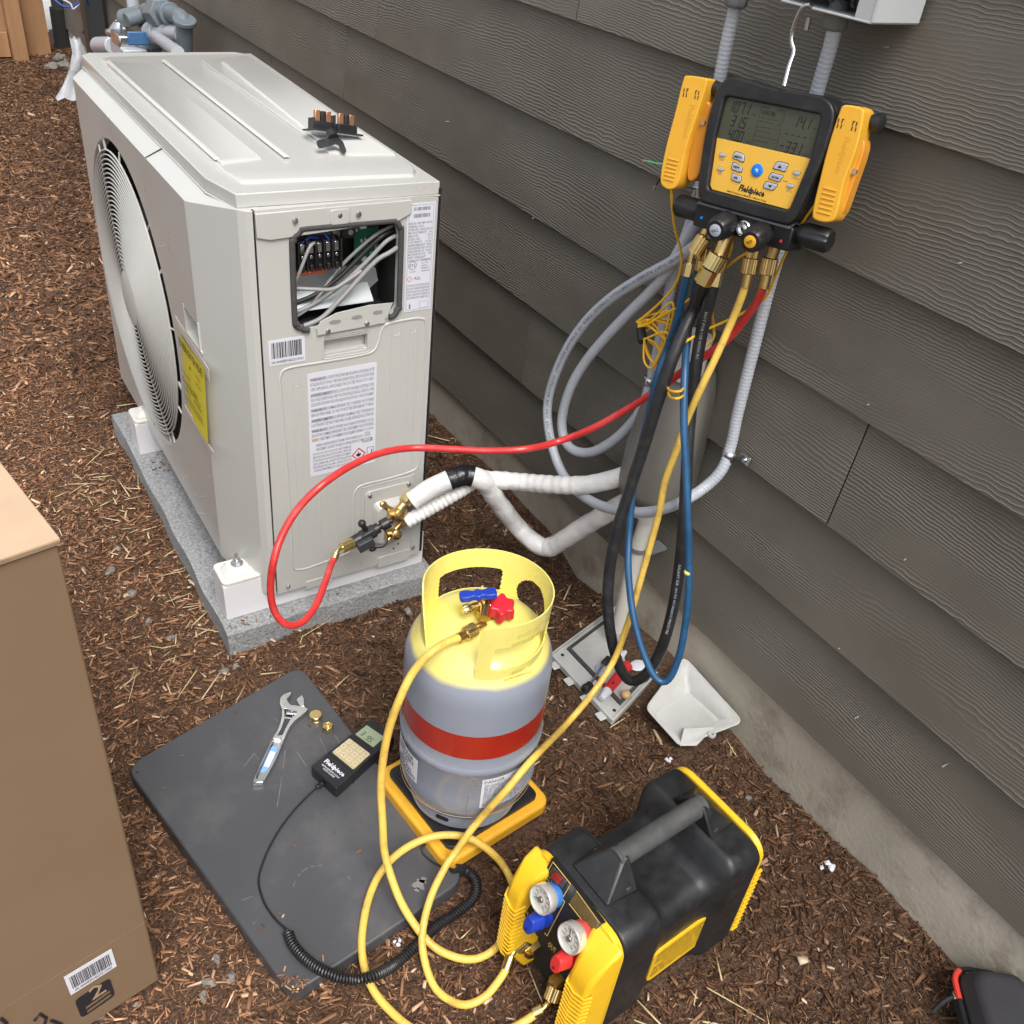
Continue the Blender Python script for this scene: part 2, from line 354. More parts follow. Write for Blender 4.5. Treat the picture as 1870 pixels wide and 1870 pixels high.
#@@GROUND
# ---------------------------------------------------------------- ground, wall
WALLZ = [(.237, -.008), (.431, .005), (.565, -.016), (.675, -.024), (.786, -.003), (.998, .04), (1.348, -.01), (1.472, .036), (1.789, .049), (2.134, .035), (3, .05), (8, .05)]
def gz(x, y):
    w = float(np.interp(y, [a for a, _ in WALLZ], [b for _, b in WALLZ]))*math.exp(-max(0, -x)/.13)
    return w + .010*noise.noise(V((x*2.2, y*2.2, 0))) + .006*noise.noise(V((x*7, y*7, 3))) - .004*(1-math.exp(-max(0, -x)/.13))
def grid_sheet(name, xs, ys, zf, m):
    v = [(x, y, zf(x, y)) for y in ys for x in xs]; nx = len(xs)
    f = [(j*nx+i, j*nx+i+1, (j+1)*nx+i+1, (j+1)*nx+i) for j in range(len(ys)-1) for i in range(nx-1)]
    me = bpy.data.meshes.new(name); me.from_pydata(v, [], f); me.materials.append(m); me.polygons.foreach_set('use_smooth', [True]*len(f))
    o = bpy.data.objects.new(name, me); COL.objects.link(o); return o
soil = mat('mulch fines', (.082, .044, .025), .9, var=.9, vs=190, bump=.007, bs=170, damt=.7, dark=(.16, .086, .048), dscale=90)
xs = list(np.arange(-4.2, -1.6, .1))+list(np.arange(-1.6, .02, .025))+[.03]
ys = list(np.arange(-1.6, 3, .025))+list(np.arange(3, 7.9, .1))
tag(grid_sheet('mulch_ground', xs, ys, gz, soil), None, None, kind='structure')
far = B(); far.v([(-60, -60, -.035), (60, -60, -.035), (60, 90, -.035), (-60, 90, -.035)]); far.bm.verts.ensure_lookup_table(); far.f(far.bm.verts[:])
tag(far.obj('ground', mat('bare soil', (.09, .07, .05), .9, var=.3, vs=2)), None, None, kind='structure')
pv = B(); pv.box((-1, 9.9, .0), (7, 4.3, .09)); tag(pv.obj('added_slab', mat('pale added slab', (.45, .44, .42), .8, var=.1)), None, None, kind='structure')  # pale slab added so the gap past the fence shows bright

# exclusion footprints for loose pieces
MATC = [tuple(onz(*q, .028))[:2] for q in ((229, 1400), (548, 1214), (852, 1603), (533, 1818))]
EX = [[(-.83, 1.45), (-.35, 1.45), (-.35, 2.43), (-.83, 2.43)], MATC, [(-.73, .98), (-.69, .74), (-.45, .78), (-.47, 1.0)],
      [(-.64, .60), (-.3, .63), (-.29, .45), (-.62, .43)], [(-1.14, .83), (-1.24, 1.4), (-2, 1.25), (-1.8, .7)], [(-.0, .2), (-.05, .02), (.1, -.1), (.1, .25)], [(-.235, 1.165), (.0, 1.2), (.05, 1.0), (-.235, .90)], [(-.13, .94), (.0, 1.0), (.06, .78), (-.13, .77)]]
def inside(x, y, poly):
    c = np.zeros(len(x), bool); n = len(poly)
    for i in range(n):
        x1, y1 = poly[i]; x2, y2 = poly[(i+1) % n]
        k = ((y1 > y) != (y2 > y)) & (x < (x2-x1)*(y-y1)/(y2-y1+1e-12)+x1); c ^= k
    return c
def gz_np(x, y):
    gx = np.round(x/.02).astype(int); gy = np.round(y/.02).astype(int); key = gx*100000+gy
    u, inv = np.unique(key, return_inverse=True); first = np.zeros(len(u), int); first[inv] = np.arange(len(x))
    return np.array([gz(x[i], y[i]) for i in first])[inv]
def pieces(name, x, y, Ln, Wd, Th, m, tilt=.28, lift=.0, kind='stuff'):
    keep = np.ones(len(x), bool)
    for e in EX: keep &= ~inside(x, y, e)
    x, y, Ln, Wd, Th = [a[keep] for a in (x, y, Ln, Wd, Th)]; n = len(x)
    z = gz_np(x, y)+rng.uniform(-.002, .006, n)+lift
    yaw = rng.uniform(0, 2*PI, n); pt = rng.normal(0, tilt, n); rl = rng.normal(0, tilt, n)
    taper = rng.uniform(.25, 1, (n, 2))
    base = np.array([[-1, -1, -1], [-1, 1, -1], [1, 1, -1], [1, -1, -1], [-1, -1, 1], [-1, 1, 1], [1, 1, 1], [1, -1, 1]], float)/2
    P = np.repeat(base[None], n, 0)
    P[:, [0, 1, 4, 5], 1] *= taper[:, :1]; P[:, [2, 3, 6, 7], 1] *= taper[:, 1:]
    P[:, [0, 3, 4, 7], 0] += rng.uniform(-.12, .12, (n, 1))
    P[..., 0] *= Ln[:, None]; P[..., 1] *= Wd[:, None]; P[..., 2] *= Th[:, None]
    cr, sr = np.cos(rl), np.sin(rl); Y = P[..., 1]*cr[:, None]-P[..., 2]*sr[:, None]; Z = P[..., 1]*sr[:, None]+P[..., 2]*cr[:, None]
    cp, sp = np.cos(pt), np.sin(pt); X = P[..., 0]*cp[:, None]+Z*sp[:, None]; Z = -P[..., 0]*sp[:, None]+Z*cp[:, None]
    cy, sy = np.cos(yaw), np.sin(yaw); X2 = X*cy[:, None]-Y*sy[:, None]; Y2 = X*sy[:, None]+Y*cy[:, None]
    co = np.stack([X2+x[:, None], Y2+y[:, None], Z+z[:, None]], -1).reshape(-1, 3)
    q = np.array([[0, 1, 2, 3], [4, 7, 6, 5], [0, 4, 5, 1], [1, 5, 6, 2], [2, 6, 7, 3], [3, 7, 4, 0]])
    F = (q[None]+np.arange(n)[:, None, None]*8).reshape(-1)
    me = bpy.data.meshes.new(name); me.vertices.add(n*8); me.vertices.foreach_set('co', co.ravel().astype(np.float32))
    me.loops.add(len(F)); me.loops.foreach_set('vertex_index', F.astype(np.int32))
    me.polygons.add(n*6); me.polygons.foreach_set('loop_start', np.arange(0, len(F), 4, dtype=np.int32))
    me.update(calc_edges=True); me.materials.append(m)
    o = bpy.data.objects.new(name, me); COL.objects.link(o); o['kind'] = kind; return o
def ln(mu, sg, n, lo, hi): return np.clip(rng.lognormal(math.log(mu), sg, n), lo, hi)
n1 = 190000; L1 = ln(.0077, .6, n1, .003, .034)
x1 = rng.uniform(-1.45, .008, n1); y1 = rng.uniform(.12, 3.0, n1)
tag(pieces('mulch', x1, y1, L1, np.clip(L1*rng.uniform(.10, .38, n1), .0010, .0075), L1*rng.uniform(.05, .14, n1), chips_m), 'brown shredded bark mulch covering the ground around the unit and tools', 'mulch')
n2 = 62000; L2 = ln(.017, .45, n2, .008, .05); x2 = -1.35*rng.uniform(0, 1, n2); y2 = 2.7+4.7*rng.uniform(0, 1, n2)**.85
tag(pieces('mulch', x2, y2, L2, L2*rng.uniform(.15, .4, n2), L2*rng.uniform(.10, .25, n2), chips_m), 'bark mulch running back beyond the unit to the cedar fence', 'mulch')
# straw and splinters
spots = [onz(*q, 0) for q in ((250, 905), (215, 945), (190, 905), (330, 1150), (300, 1030), (340, 1075), (410, 1120), (245, 990), (170, 880), (330, 1210), (395, 1180), (1280, 1860), (1180, 1860), (900, 1040), (1030, 1150), (440, 1230), (150, 860))]
sx_, sy_ = [], []
for p in spots:
    for _ in range(9): sx_.append(p.x+random.gauss(0, .06)); sy_.append(p.y+random.gauss(0, .06))
sx_ += list(rng.uniform(-1.5, 0, 80)); sy_ += list(rng.uniform(.3, 2.6, 80)); ns = len(sx_); Ls = ln(.03, .55, ns, .012, .1)
tag(pieces('straw', np.array(sx_), np.array(sy_), Ls, rng.uniform(.0015, .0045, ns), np.full(ns, .0012), straw_m, .12, .006), 'pale dry straw strands scattered on the mulch beside the concrete pad', 'straw')
nb = 170; xb = rng.uniform(-1.4, 0, nb); yb = rng.uniform(.3, 2.6, nb); Lb = ln(.009, .35, nb, .004, .02)
tag(pieces('wood_shavings', xb, yb, Lb, Lb*rng.uniform(.3, .8, nb), Lb*.25, mat('bright wood', (.62, .50, .36), .7, var=.3, vs=60), .4, .005), 'bright bits of wood and grit sprinkled over the dark mulch', 'wood bits')
# pebbles (one mass) and a few bigger stones
pb = B(); 
def rock(b, x, y, r, z=None):
    K = TR(x, y, (gz(x, y) if z is None else z)+r*.35) @ rotz(random.random()*6.3) @ Matrix.Diagonal((1, random.uniform(.6, .9), random.uniform(.45, .7), 1))
    t = bmesh.ops.create_icosphere(b.bm, subdivisions=3, radius=r, matrix=I4())['verts']; o_ = V((random.random()*9, 0, 0))
    for v in t: v.co = K @ (v.co*(1+.55*noise.noise(v.co/r*1.2+o_)+.2*noise.noise(v.co/r*3+o_)))
for i in range(60):
    x, y = random.uniform(-1.45, 0), random.uniform(.35, 2.6)
    if any(inside(np.array([x]), np.array([y]), e)[0] for e in EX): continue
    rock(pb, x, y, random.uniform(.003, .008))
for p in ((200, 1040), (215, 1075), (240, 1080), (410, 1225), (430, 1215), (700, 1130), (745, 1115), (270, 870), (215, 1000), (270, 1130), (230, 1060), (310, 1160), (180, 1850), (250, 1830), (380, 1790), (370, 1815), (420, 1780)):
    q = onz(*p, .005); rock(pb, q.x, q.y, random.uniform(.006, .012))
tag(pb.obj('pebbles', stone_m, smooth=True, sharp=60), 'small grey pebbles lying loose in the mulch', 'pebbles', kind='stuff')
for p, r in (((112, 122), .06), ((100, 128), .05), ((122, 132), .045)):
    q = onz(*p, 0); rb = B(); rock(rb, q.x, q.y, r)
    tag(rb.obj('stone', stone_m), {.06: 'largest pale stone of the three behind the unit by the plastic bag', .05: 'middle-sized pale stone of the three behind the unit', .045: 'smallest of the three pale stones behind the unit'}[r], 'stone', 'pale stones behind the unit')

# house wall: foundation, lap boards one by one, corner trim
Z0, EXPO, YFAR = .1714, .2032, 7.32
wall = thing('house_wall', 'house wall clad in dark taupe wood-grain lap siding over a concrete foundation', 'wall')
fb = B(); fb.box((.137, (YFAR-2)/2, -.06), (.25, YFAR+2, .5)); fb.obj('foundation', concrete, wall)
joints = {0: [2.9, 5.4], 1: [onx(958, 640, 0).y, 4.6], 2: [onx(1545, 860, 0).y, 3.4], 3: [2.75, 5.2], 4: [onx(686, 40, 0).y, 4.9], 5: [onx(1053, 20, 0).y, 4.1], 6: [.2, 3.3], 7: [2.2, 5.0], 8: [1.2, 4.4], 9: [2.6, 5.7], 10: [.9, 3.9], 11: [2.1, 4.8], 12: [1.4, 5.1], 13: [.8, 3.1]}
for k in range(14):
    zb = Z0+k*EXPO; zt = zb+EXPO+.028; ys_ = [-2]+joints[k]+[YFAR]
    for a, c in zip(ys_, ys_[1:]):
        b = B(); a2, c2 = a+(.0014 if a > -2 else 0), c-(.0014 if c < YFAR else 0); L_ = c2-a2; z_ = zt-zb
        nseg = max(2, int(L_/.5)); yy = np.linspace(a2, c2, nseg+1)
        for y_a, y_b in zip(yy, yy[1:]):
            pass
        b.hexa([(0, 0, 0), (0, L_, 0), (.012, L_, 0), (.012, 0, 0), (.0165, 0, z_), (.0165, L_, z_), (.0275, L_, z_), (.0275, 0, z_)])
        o = b.obj('plank', siding_m, wall, bevel=.0012, seg=2); o.location = (0, a2, zb)
ct = B(); ct.box((-.006, YFAR+.05, 1.5), (.04, .1, 2.72)); ct.box((.06, YFAR+.08, 1.5), (.1, .04, 2.72)); ct.obj('corner_trim', trim_m, wall, bevel=.002)
bk = B(); bk.box((.14, (YFAR-2)/2, 1.55), (.22, YFAR+2, 2.76)); bk.obj('sheathing', trim_m, wall)

for px_, py_ in ((1588, 738), (1655, 1021), (1535, 1183), (1620, 86), (818, 222), (976, 398), (1725, 1398), (1565, 1310), (1755, 480)):
    q = onx(px_, py_, .004); b = B(); b.cyl((q.x-.006, q.y, q.z), (q.x+.01, q.y, q.z), .0012, n=8); b.obj('nail_head', mat('pale paint speck', (.32, .30, .27), .6), wall)
# cedar fence beyond the unit
fy = 7.16
fence = thing('cedar_fence', 'orange brown cedar board fence standing behind the mulch bed at the house corner', 'fence', TR(-1.5, fy, 0))
fp = B(TR(1.5, -fy, 0))
x_ = -.115
k = 0
while x_ > -3.4:
    w = .138; b = B(); b.box((0, 0, .9), (w, .018, 1.78)); o = b.obj('plank', fence_m, fence, bevel=.0015); o.location = (x_-w/2+1.5, random.uniform(0, .004), .01 if k else .0); x_ -= w+.005; k += 1
for px_ in (-.31, -2.1):
    b = B(); b.box((0, 0, .95), (.09, .09, 1.9)); o = b.obj('post', fence_m, fence, bevel=.003); o.location = (px_+1.5, -.06, 0)
b = B(); b.box((0, 0, 0), (1.7, .04, .14)); o = b.obj('kick_board', fence_m, fence, bevel=.002); o.location = (-1.21+1.5, -.035, .085)
#@@UNIT
# ---------------------------------------------------------------- concrete pad and heat pump
pad = B(); px0, px1, py0, py1 = -.834, -.345, 1.447, 2.43
nx, ny = 26, 50
def padv(x, y, z): return (x+.004*noise.noise(V((y*9, z*30, 1))), y+.005*noise.noise(V((x*11, z*30, 5))), z+.0025*noise.noise(V((x*16, y*16, 0))))
top = [[None]*(ny+1) for _ in range(nx+1)]
for i in range(nx+1):
    for j in range(ny+1):
        x = px0+(px1-px0)*i/nx; y = py0+(py1-py0)*j/ny; e = min(i, nx-i, j, ny-j)
        top[i][j] = pad.v([padv(x, y, .0615-(.004 if e == 0 else 0))])[0]
for i in range(nx):
    for j in range(ny): pad.f([top[i][j], top[i+1][j], top[i+1][j+1], top[i][j+1]])
rim = [top[i][0] for i in range(nx+1)]+[top[nx][j] for j in range(1, ny+1)]+[top[i][ny] for i in range(nx-1, -1, -1)]+[top[0][j] for j in range(ny-1, 0, -1)]
prev = rim
for z in (.045, .02, -.03):
    cur = pad.v([padv(r.co.x, r.co.y, z) for r in rim])
    for i in range(len(rim)): pad.f([prev[i], prev[(i+1) % len(rim)], cur[(i+1) % len(rim)], cur[i]])
    prev = cur
tag(pad.obj('concrete_pad', padm, sharp=50), 'rough grey concrete pad lying on the mulch under the heat pump', 'slab')

hp = thing('heat_pump', 'ivory outdoor heat pump with round fan grille and open wiring bay on the concrete pad', 'heat pump', TR(-.58, 1.99, .06))
HW = hp.matrix_world.copy()
def hpart(b, name, m, parent=hp, **k): return b.obj(name, m, parent, world=HW, **k)
Y0 = 1.47; ZB, ZT = .125, .934; FX = -.79; FYN, FYF = 1.597, 2.462; FZB, FZT = .15, .916
SP = Matrix(((1, 0, 0, 0), (0, 0, -1, Y0), (0, 1, 0, 0), (0, 0, 0, 1)))     # side plane: (x,z) -> world, normal toward -Y
FP = Matrix(((0, 0, -1, FX), (-1, 0, 0, 0), (0, 1, 0, 0), (0, 0, 0, 1)))    # front plane: (-y,z), normal toward -X
OP = rrect(-.647, .714, -.452, .892, .022)
# side panel with its opening
b = B(); b.plate([(-.713, ZB-.015), (-.373, ZB-.015), (-.373, ZT), (-.713, ZT)], [OP, rrect(-.598, .652, -.511, .688, .006), rrect(-.452, .178, -.432, .262, .006)], 0, SP, thick=.012)
side = hpart(b, 'side_panel', ivory, sharp=30)
b = B(); b.box((-.5435, Y0+.02, .668), (.1, .004, .05)); b.box((-.5545, Y0+.013, .655), (.087, .016, .004)); b.box((-.5545, Y0+.010, .6855), (.087, .018, .003)); hpart(b, 'handle_recess', ivory, side)
b = B()
def ringlip(b, P, z, w, M, mat_i=0):
    c = [sum(p[0] for p in P)/len(P), sum(p[1] for p in P)/len(P)]
    Q = [V((x, y, z)) for x, y in P]; b.tube(Q+[Q[0]], w, 6, M)
ringlip(b, rrect(-.602, .646, -.505, .693, .008), -.0005, .0016, SP)
# embossed ribs: step line of the raised lower field and long channels
def rib(P, r=.003, zz=-.0012): b.tube(even(smooth3([(x, z, zz) for x, z in P], 5), .006), r, 8, SP)
rib([(-.6775, .19), (-.6785, .40), (-.684, .60), (-.682, .63), (-.668, .641), (-.60, .641), (-.53, .641), (-.500, .645), (-.488, .66), (-.482, .685), (-.470, .697), (-.42, .700), (-.398, .697), (-.388, .684), (-.387, .60), (-.386, .40), (-.389, .36), (-.402, .345), (-.47, .340), (-.52, .340), (-.534, .328), (-.538, .31), (-.538, .20), (-.545, .175), (-.56, .168), (-.63, .160), (-.66, .160), (-.674, .168), (-.6775, .19)], .0035, -.0018)
def chan(x0, z0, z1, w=.016):
    rib([(x0, z0), (x0, z1-.012), (x0+w*.25, z1), (x0+w*.75, z1), (x0+w, z1-.012), (x0+w, z0)], .0016, -.0009)
chan(-.662, .185, .598); chan(-.612, .19, .372, .036); chan(-.462, .37, .668, .022); chan(-.424, .37, .668, .018)
rib([(-.522, .12), (-.522, .318), (-.512, .332), (-.41, .332), (-.398, .318), (-.398, .12)], .0022)
hpart(b, 'embossed_ribs', ivory, side)
# small access plate, raised valve dome, mounting tab and bottom bracket
b = B(); K = SP @ TR(0, 0, .0)
b.prism(rrect(-.514, .165, -.404, .322, .012), .0005, .004, K); b.prism(rrect(-.497, .175, -.425, .292, .014), .004, .018, K, scale_top=rrect(-.489, .183, -.433, .280, .012))
hpart(b, 'service_plate', ivory, side, bevel=.0015)
b = B(); b.prism([(-.713, .890), (-.713, .93), (-.43, .93), (-.43, .906), (-.455, .895), (-.69, .884)][::1], .0006, .0045, SP); hpart(b, 'top_flange', ivory, side, bevel=.001)
b = B(); b.prism(rrect(-.585, .900, -.549, .926, .006), .0045, .0065, SP); hpart(b, 'lid_tab', ivory, side, bevel=.001)
b = B(); b.box((-.62, Y0-.0008, .112), (.06, .002, .022)); hpart(b, 'foot_plate', ivory, side, bevel=.001)
b = B(); b.box((-.44, Y0-.0008, .117), (.08, .002, .03)); hpart(b, 'foot_plate', ivory, side, bevel=.001)
screws = [(-.647, .914, .006), (-.533, .915, .006), (-.503, .311, .004), (-.412, .316, .004), (-.69, .128, .003), (-.393, .135, .003), (-.592, .7045, .0055), (-.515, .708, .0055), (-.567, .915, .004)]
for x, z, o_ in screws:
    b = B(); r_ = .0052 if o_ > .0035 else .0045; b.lathe([(r_, 0), (r_, .0012), (r_*.8, .0028), (r_*.3, .0034)], SP @ TR(x, z, o_ if o_ != .008 else .022), 14); b.box((x, Y0-(o_ if o_ != .008 else .022)-.0036, z), (.005, .0008, .0012)); hpart(b, 'screw', steel, side)
b = B()
for x, z in ((-.458, .897), (-.648, .882), (-.43, .155), (-.418, .165), (-.441, .145)): b.cyl((x, Y0-.0006, z), (x, Y0+.002, z), .0024, n=10)
hpart(b, 'screw_hole', deep, side)
# wrap-round front shell
prof = [(-.7165, Y0), (-.727, Y0+.002), (-.738, Y0+.012), (-.786, FYN-.012), (FX, FYN), (FX, FYF), (-.786, FYF+.012), (-.752, 2.513), (-.735, 2.518)]
b = B(); HOLE = [(-2.112+.340*math.cos(2*PI*i/96), .528+.340*math.sin(2*PI*i/96)) for i in range(96)]
b.plate([(-FYF, FZB), (-FYN, FZB), (-FYN, FZT), (-FYF, FZT)], [HOLE, rrect(-1.680, .640, -1.594, .690, .006)], 0, FP)
def strip(b, P, z0, z1):
    a = b.v([(x, y, z0 if not callable(z0) else z0(x, y)) for x, y in P]); c = b.v([(x, y, z1 if not callable(z1) else z1(x, y)) for x, y in P])
    for i in range(len(P)-1): b.f([a[i], a[i+1], c[i+1], c[i]])
def ztop(x, y): return FZT+(ZT-FZT)*min(1, (x-FX)/.05)
def zbot(x, y): return FZB-(FZB-ZB+.015)*min(1, (x-FX)/.06)
strip(b, prof[:5], zbot, ztop); strip(b, prof[5:], zbot, ztop)
# bright top chamfer running under the lid
ins = [(-.7165, Y0+.02), (-.72, Y0+.03), (-.727, Y0+.035), (-.748, FYN), (-.75, FYN+.004), (-.75, FYF-.004), (-.748, FYF), (-.73, 2.495), (-.72, 2.50)]
a = b.v([(x, y, ztop(x, y)) for x, y in prof]); c = b.v([(x, y, ZT) for x, y in ins])
for i in range(len(prof)-1): b.f([a[i], a[i+1], c[i+1], c[i]])
bmesh.ops.remove_doubles(b.bm, verts=b.bm.verts, dist=.0002)
front = hpart(b, 'front_panel', ivory, sharp=18, bevel=.003, seg=3)
b = B(); b.hexa([(-.774, 1.585, .632), (-.774, 1.69, .632), (-.758, 1.69, .70), (-.758, 1.585, .70), (-.768, 1.585, .632), (-.768, 1.69, .632), (-.752, 1.69, .70), (-.752, 1.585, .70)]); b.box((-.778, 1.637, .637), (.026, .10, .005)); b.box((-.776, 1.5925, .665), (.030, .003, .06)); b.box((-.776, 1.6815, .665), (.030, .003, .06)); hpart(b, 'grip_recess', ivory, front)
b = B()
for y in (1.84,): b.tube([(-.790, y, .9165), (-.751, y, .935)], .0014, 6)
hpart(b, 'panel_seam', deep, front)
b = B(); b.tube([(-.7147, Y0+.0002, .12), (-.7147, Y0+.0002, .932)], .0006, 6); hpart(b, 'panel_seam', deep, front)
b = B(); b.prism([(-.3735, Y0+.0002), (-.368, Y0+.0015), (-.3655, Y0+.006), (-.3655, Y0+.03), (-.3735, Y0+.03)], ZB-.01, ZT-.004); hpart(b, 'corner_post', ivory, side, bevel=.001)
# inner casing
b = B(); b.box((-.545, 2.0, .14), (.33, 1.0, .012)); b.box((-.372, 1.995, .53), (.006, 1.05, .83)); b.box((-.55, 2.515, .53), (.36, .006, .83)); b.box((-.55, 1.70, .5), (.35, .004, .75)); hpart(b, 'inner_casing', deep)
b = B(); b.box((-.365, 2.02, .54), (.012, .95, .74)); hpart(b, 'coil_fins', sheet)
# fan shroud, blades, grille
b = B(FP @ TR(-2.112, .528, 0)); b.lathe([(.3405, 0), (.338, -.004), (.336, -.014), (.3355, -.02)], n=96, cap=False); hpart(b, 'fan_shroud', ivory, sharp=80)
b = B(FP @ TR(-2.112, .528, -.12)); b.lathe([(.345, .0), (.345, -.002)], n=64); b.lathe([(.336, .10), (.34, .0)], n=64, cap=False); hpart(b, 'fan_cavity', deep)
fan = B(FP @ TR(-2.112, .528, -.075)); fan.lathe([(.055, -.03), (.055, .012), (.04, .02)], n=24)
for k in range(3):
    for j in range(8):
        a0, a1 = k*2*PI/3+j*.16, k*2*PI/3+(j+1)*.16; z0, z1 = -.03+j*.007, -.03+(j+1)*.007
        q = [(.05*math.cos(a0), .05*math.sin(a0), z0), (.29*math.cos(a0+.25), .29*math.sin(a0+.25), z0), (.29*math.cos(a1+.25), .29*math.sin(a1+.25), z1), (.05*math.cos(a1), .05*math.sin(a1), z1)]
        fan.f(fan.v(q))
hpart(fan, 'fan_blades', darkgrey, sharp=80)
G = B(FP @ TR(-2.112, .528, 0))
NR = 27
for k in range(NR):
    r = .070+k*(.316-.070)/(NR-1); z = .012*(1-((r-.06)/.27)**2)+.003; w, h = .0012, .0032
    rings = [[(rr*math.cos(2*PI*i/90), rr*math.sin(2*PI*i/90), zz) for i in range(90)] for rr, zz in [(r+.0018*math.cos(t*PI/3), z-.002+.0024*math.sin(t*PI/3)) for t in range(6)]]
    vv = [G.v(R_) for R_ in rings]
    for q in range(6):
        A, C_ = vv[q], vv[(q+1) % 6]
        for i in range(90): G.f([A[i], A[(i+1) % 90], C_[(i+1) % 90], C_[i]])
for k in range(10):
    a = 2*PI*k/10+.2; P = []
    for j in range(9): r = .06+j*.0345; P.append((r*math.cos(a), r*math.sin(a), .012*(1-((r-.06)/.27)**2)-.0015))
    G.tube(P, .0022, 6)
hpart(G, 'fan_grille', grille_m, sharp=80)
b = B(FP @ TR(-2.112, .528, 0)); b.lathe([(.063, .008), (.062, .014), (.05, .017), (.01, .018)], n=40); hpart(b, 'grille_hub', grille_m)
for a in (.55, -.2, -.95, 1.9, 3.4, 4.7):
    b = B(FP @ TR(-2.112, .528, 0)); b.box((.328, 0, -.002), (.026, .007, .004), rotz(a)); hpart(b, 'grille_clip', grille_m)
# lid with raised fields
def lidpoly(o=0): return [(-.373+o, 1.471-o), (-.736, 1.487-o), (-.757-o, 1.578), (-.757-o, 2.50), (-.735, 2.528+o), (-.39, 2.528+o), (-.362+o, 2.50)]
b = B(); b.prism(smooth2([p for p in lidpoly()], 1), .934, .957); b.prism([(x, y) for x, y in lidpoly(.002)], .9305, .9338)
lid = hpart(b, 'lid', ivory_lid, bevel=.006, seg=4)
b = B()
def rf(P, z0=.9565, z1=.9605, s=.006):
    c = V((sum(p[0] for p in P)/len(P), sum(p[1] for p in P)/len(P), 0)); Q = []
    for x, y in P: d = V((x, y, 0))-c; d = d*(1-s/d.length); Q.append(((c+d).x, (c+d).y))
    b.prism(P, z0, z1, scale_top=Q)
L_ = lambda px, py: tuple(onz(px, py, .96))[:2]
rf([L_(183, 106), L_(410, 316), L_(440, 333), L_(757, 320), L_(761, 311), L_(753, 301), L_(458, 97), L_(440, 98), L_(200, 103)], .9565, .9612, .007)
field1 = [L_(192, 112), L_(404, 301), L_(480, 294), L_(300, 118)]
field2 = [L_(303, 112), L_(530, 290), L_(545, 278), L_(318, 108)]
rf([L_(196, 114), L_(398, 298), L_(404, 302), L_(480, 293), L_(272, 120)], .961, .9648, .006)
rf([L_(367, 113), L_(600, 282), L_(640, 286), L_(724, 286), L_(452, 104)], .961, .9648, .006)
hpart(b, 'pressed_fields', ivory_lid, lid, bevel=.0015)
b = B()
for p, q, w in ((L_(199, 117), L_(398, 297), .011), (L_(300, 115), L_(524, 292), .011), (L_(408, 119), L_(585, 262), .009)):
    p, q = V((*p, .9642)), V((*q, .9642)); d = (q-p).normalized(); n_ = V((-d.y, d.x, 0))*w/2
    b.hexa([p-n_, q-n_, q+n_, p+n_, p-n_*.6+V((0, 0, .0035)), q-n_*.6+V((0, 0, .0035)), q+n_*.6+V((0, 0, .0035)), p+n_*.6+V((0, 0, .0035))])
hpart(b, 'lid_rib', mat('ridge highlight enamel', (.68, .68, .655), .25, coat=.5), lid, bevel=.001)  # ribs paler than the lid: their bright reflection is painted into the enamel
# mounting rails with foot caps and bolts
for yc, nm in ((1.525, 'near'), (2.225, 'far')):
    b = B(); b.box((-.5875, yc, .107), (.466, .072, .091)); r_ = hpart(b, 'mounting_rail', white_pl, bevel=.0015)
    b = B(); b.prism(rrect(-.821, yc-.037, -.735, yc+.037, .012), .153, .162); b.prism(rrect(-.812, yc-.026, -.745, yc+.026, .012), .162, .176, scale_top=rrect(-.798, yc-.016, -.76, yc+.016, .008)); c_ = hpart(b, 'foot_cap', foot_pl, r_, bevel=.002)
    b = B(); b.cyl((-.778, yc, .17), (-.778, yc, .179), .013, n=20); b.cyl((-.778, yc, .179), (-.778, yc, .187), .009, n=6); b.cyl((-.778, yc, .18), (-.778, yc, .202), .0045, n=10); hpart(b, 'bolt', steel, r_)
# wiring bay
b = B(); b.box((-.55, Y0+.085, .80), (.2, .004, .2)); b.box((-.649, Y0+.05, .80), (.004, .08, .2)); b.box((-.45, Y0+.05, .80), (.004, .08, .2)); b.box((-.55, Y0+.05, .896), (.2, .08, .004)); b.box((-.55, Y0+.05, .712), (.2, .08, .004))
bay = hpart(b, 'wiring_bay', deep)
b = B(); b.box((-.588, Y0+.080, .80), (.115, .002, .185)); b.box((-.595, Y0+.055, .835), (.09, .012, .10)); b.prism([(-.646, .748), (-.49, .748), (-.468, .765), (-.474, .79), (-.486, .80), (-.646, .80)], -.052, -.048, SP); b.hexa([(-.646, Y0+.02, .738), (-.49, Y0+.02, .738), (-.49, Y0+.05, .765), (-.646, Y0+.05, .765), (-.646, Y0+.022, .7415), (-.49, Y0+.022, .7415), (-.49, Y0+.052, .7685), (-.646, Y0+.052, .7685)])
hpart(b, 'metal_bracket', sheet, bay)
b = B(); b.box((-.598, Y0+.030, .846), (.088, .022, .04)); 
for i in range(6): b.box((-.638+i*.0157, Y0+.018, .843), (.0025, .026, .054))
for i in range(5): b.box((-.630+i*.0157, Y0+.014, .822), (.006, .016, .012))
tb = hpart(b, 'terminal_block', black, bay, bevel=.0008)
for i in range(5):
    b = B(); b.box((-.630+i*.0157, Y0+.014, .857), (.008, .010, .017)); b.cyl((-.630+i*.0157, Y0+.008, .842), (-.630+i*.0157, Y0+.014, .842), .0034, n=10); hpart(b, 'terminal_screw', chrome, tb, bevel=.0006)
b = B(); b.box((-.608, Y0+.044, .806), (.064, .001, .022)); hpart(b, 'orange_sticker', orange_sticker, bay)
b = B(); 
for i in range(3): b.text('L1 L2 S1 N', .0045, SP @ TR(-.636, .811-i*.0065, -.0432), sx=1.6)
hpart(b, 'lettering', paper, bay)
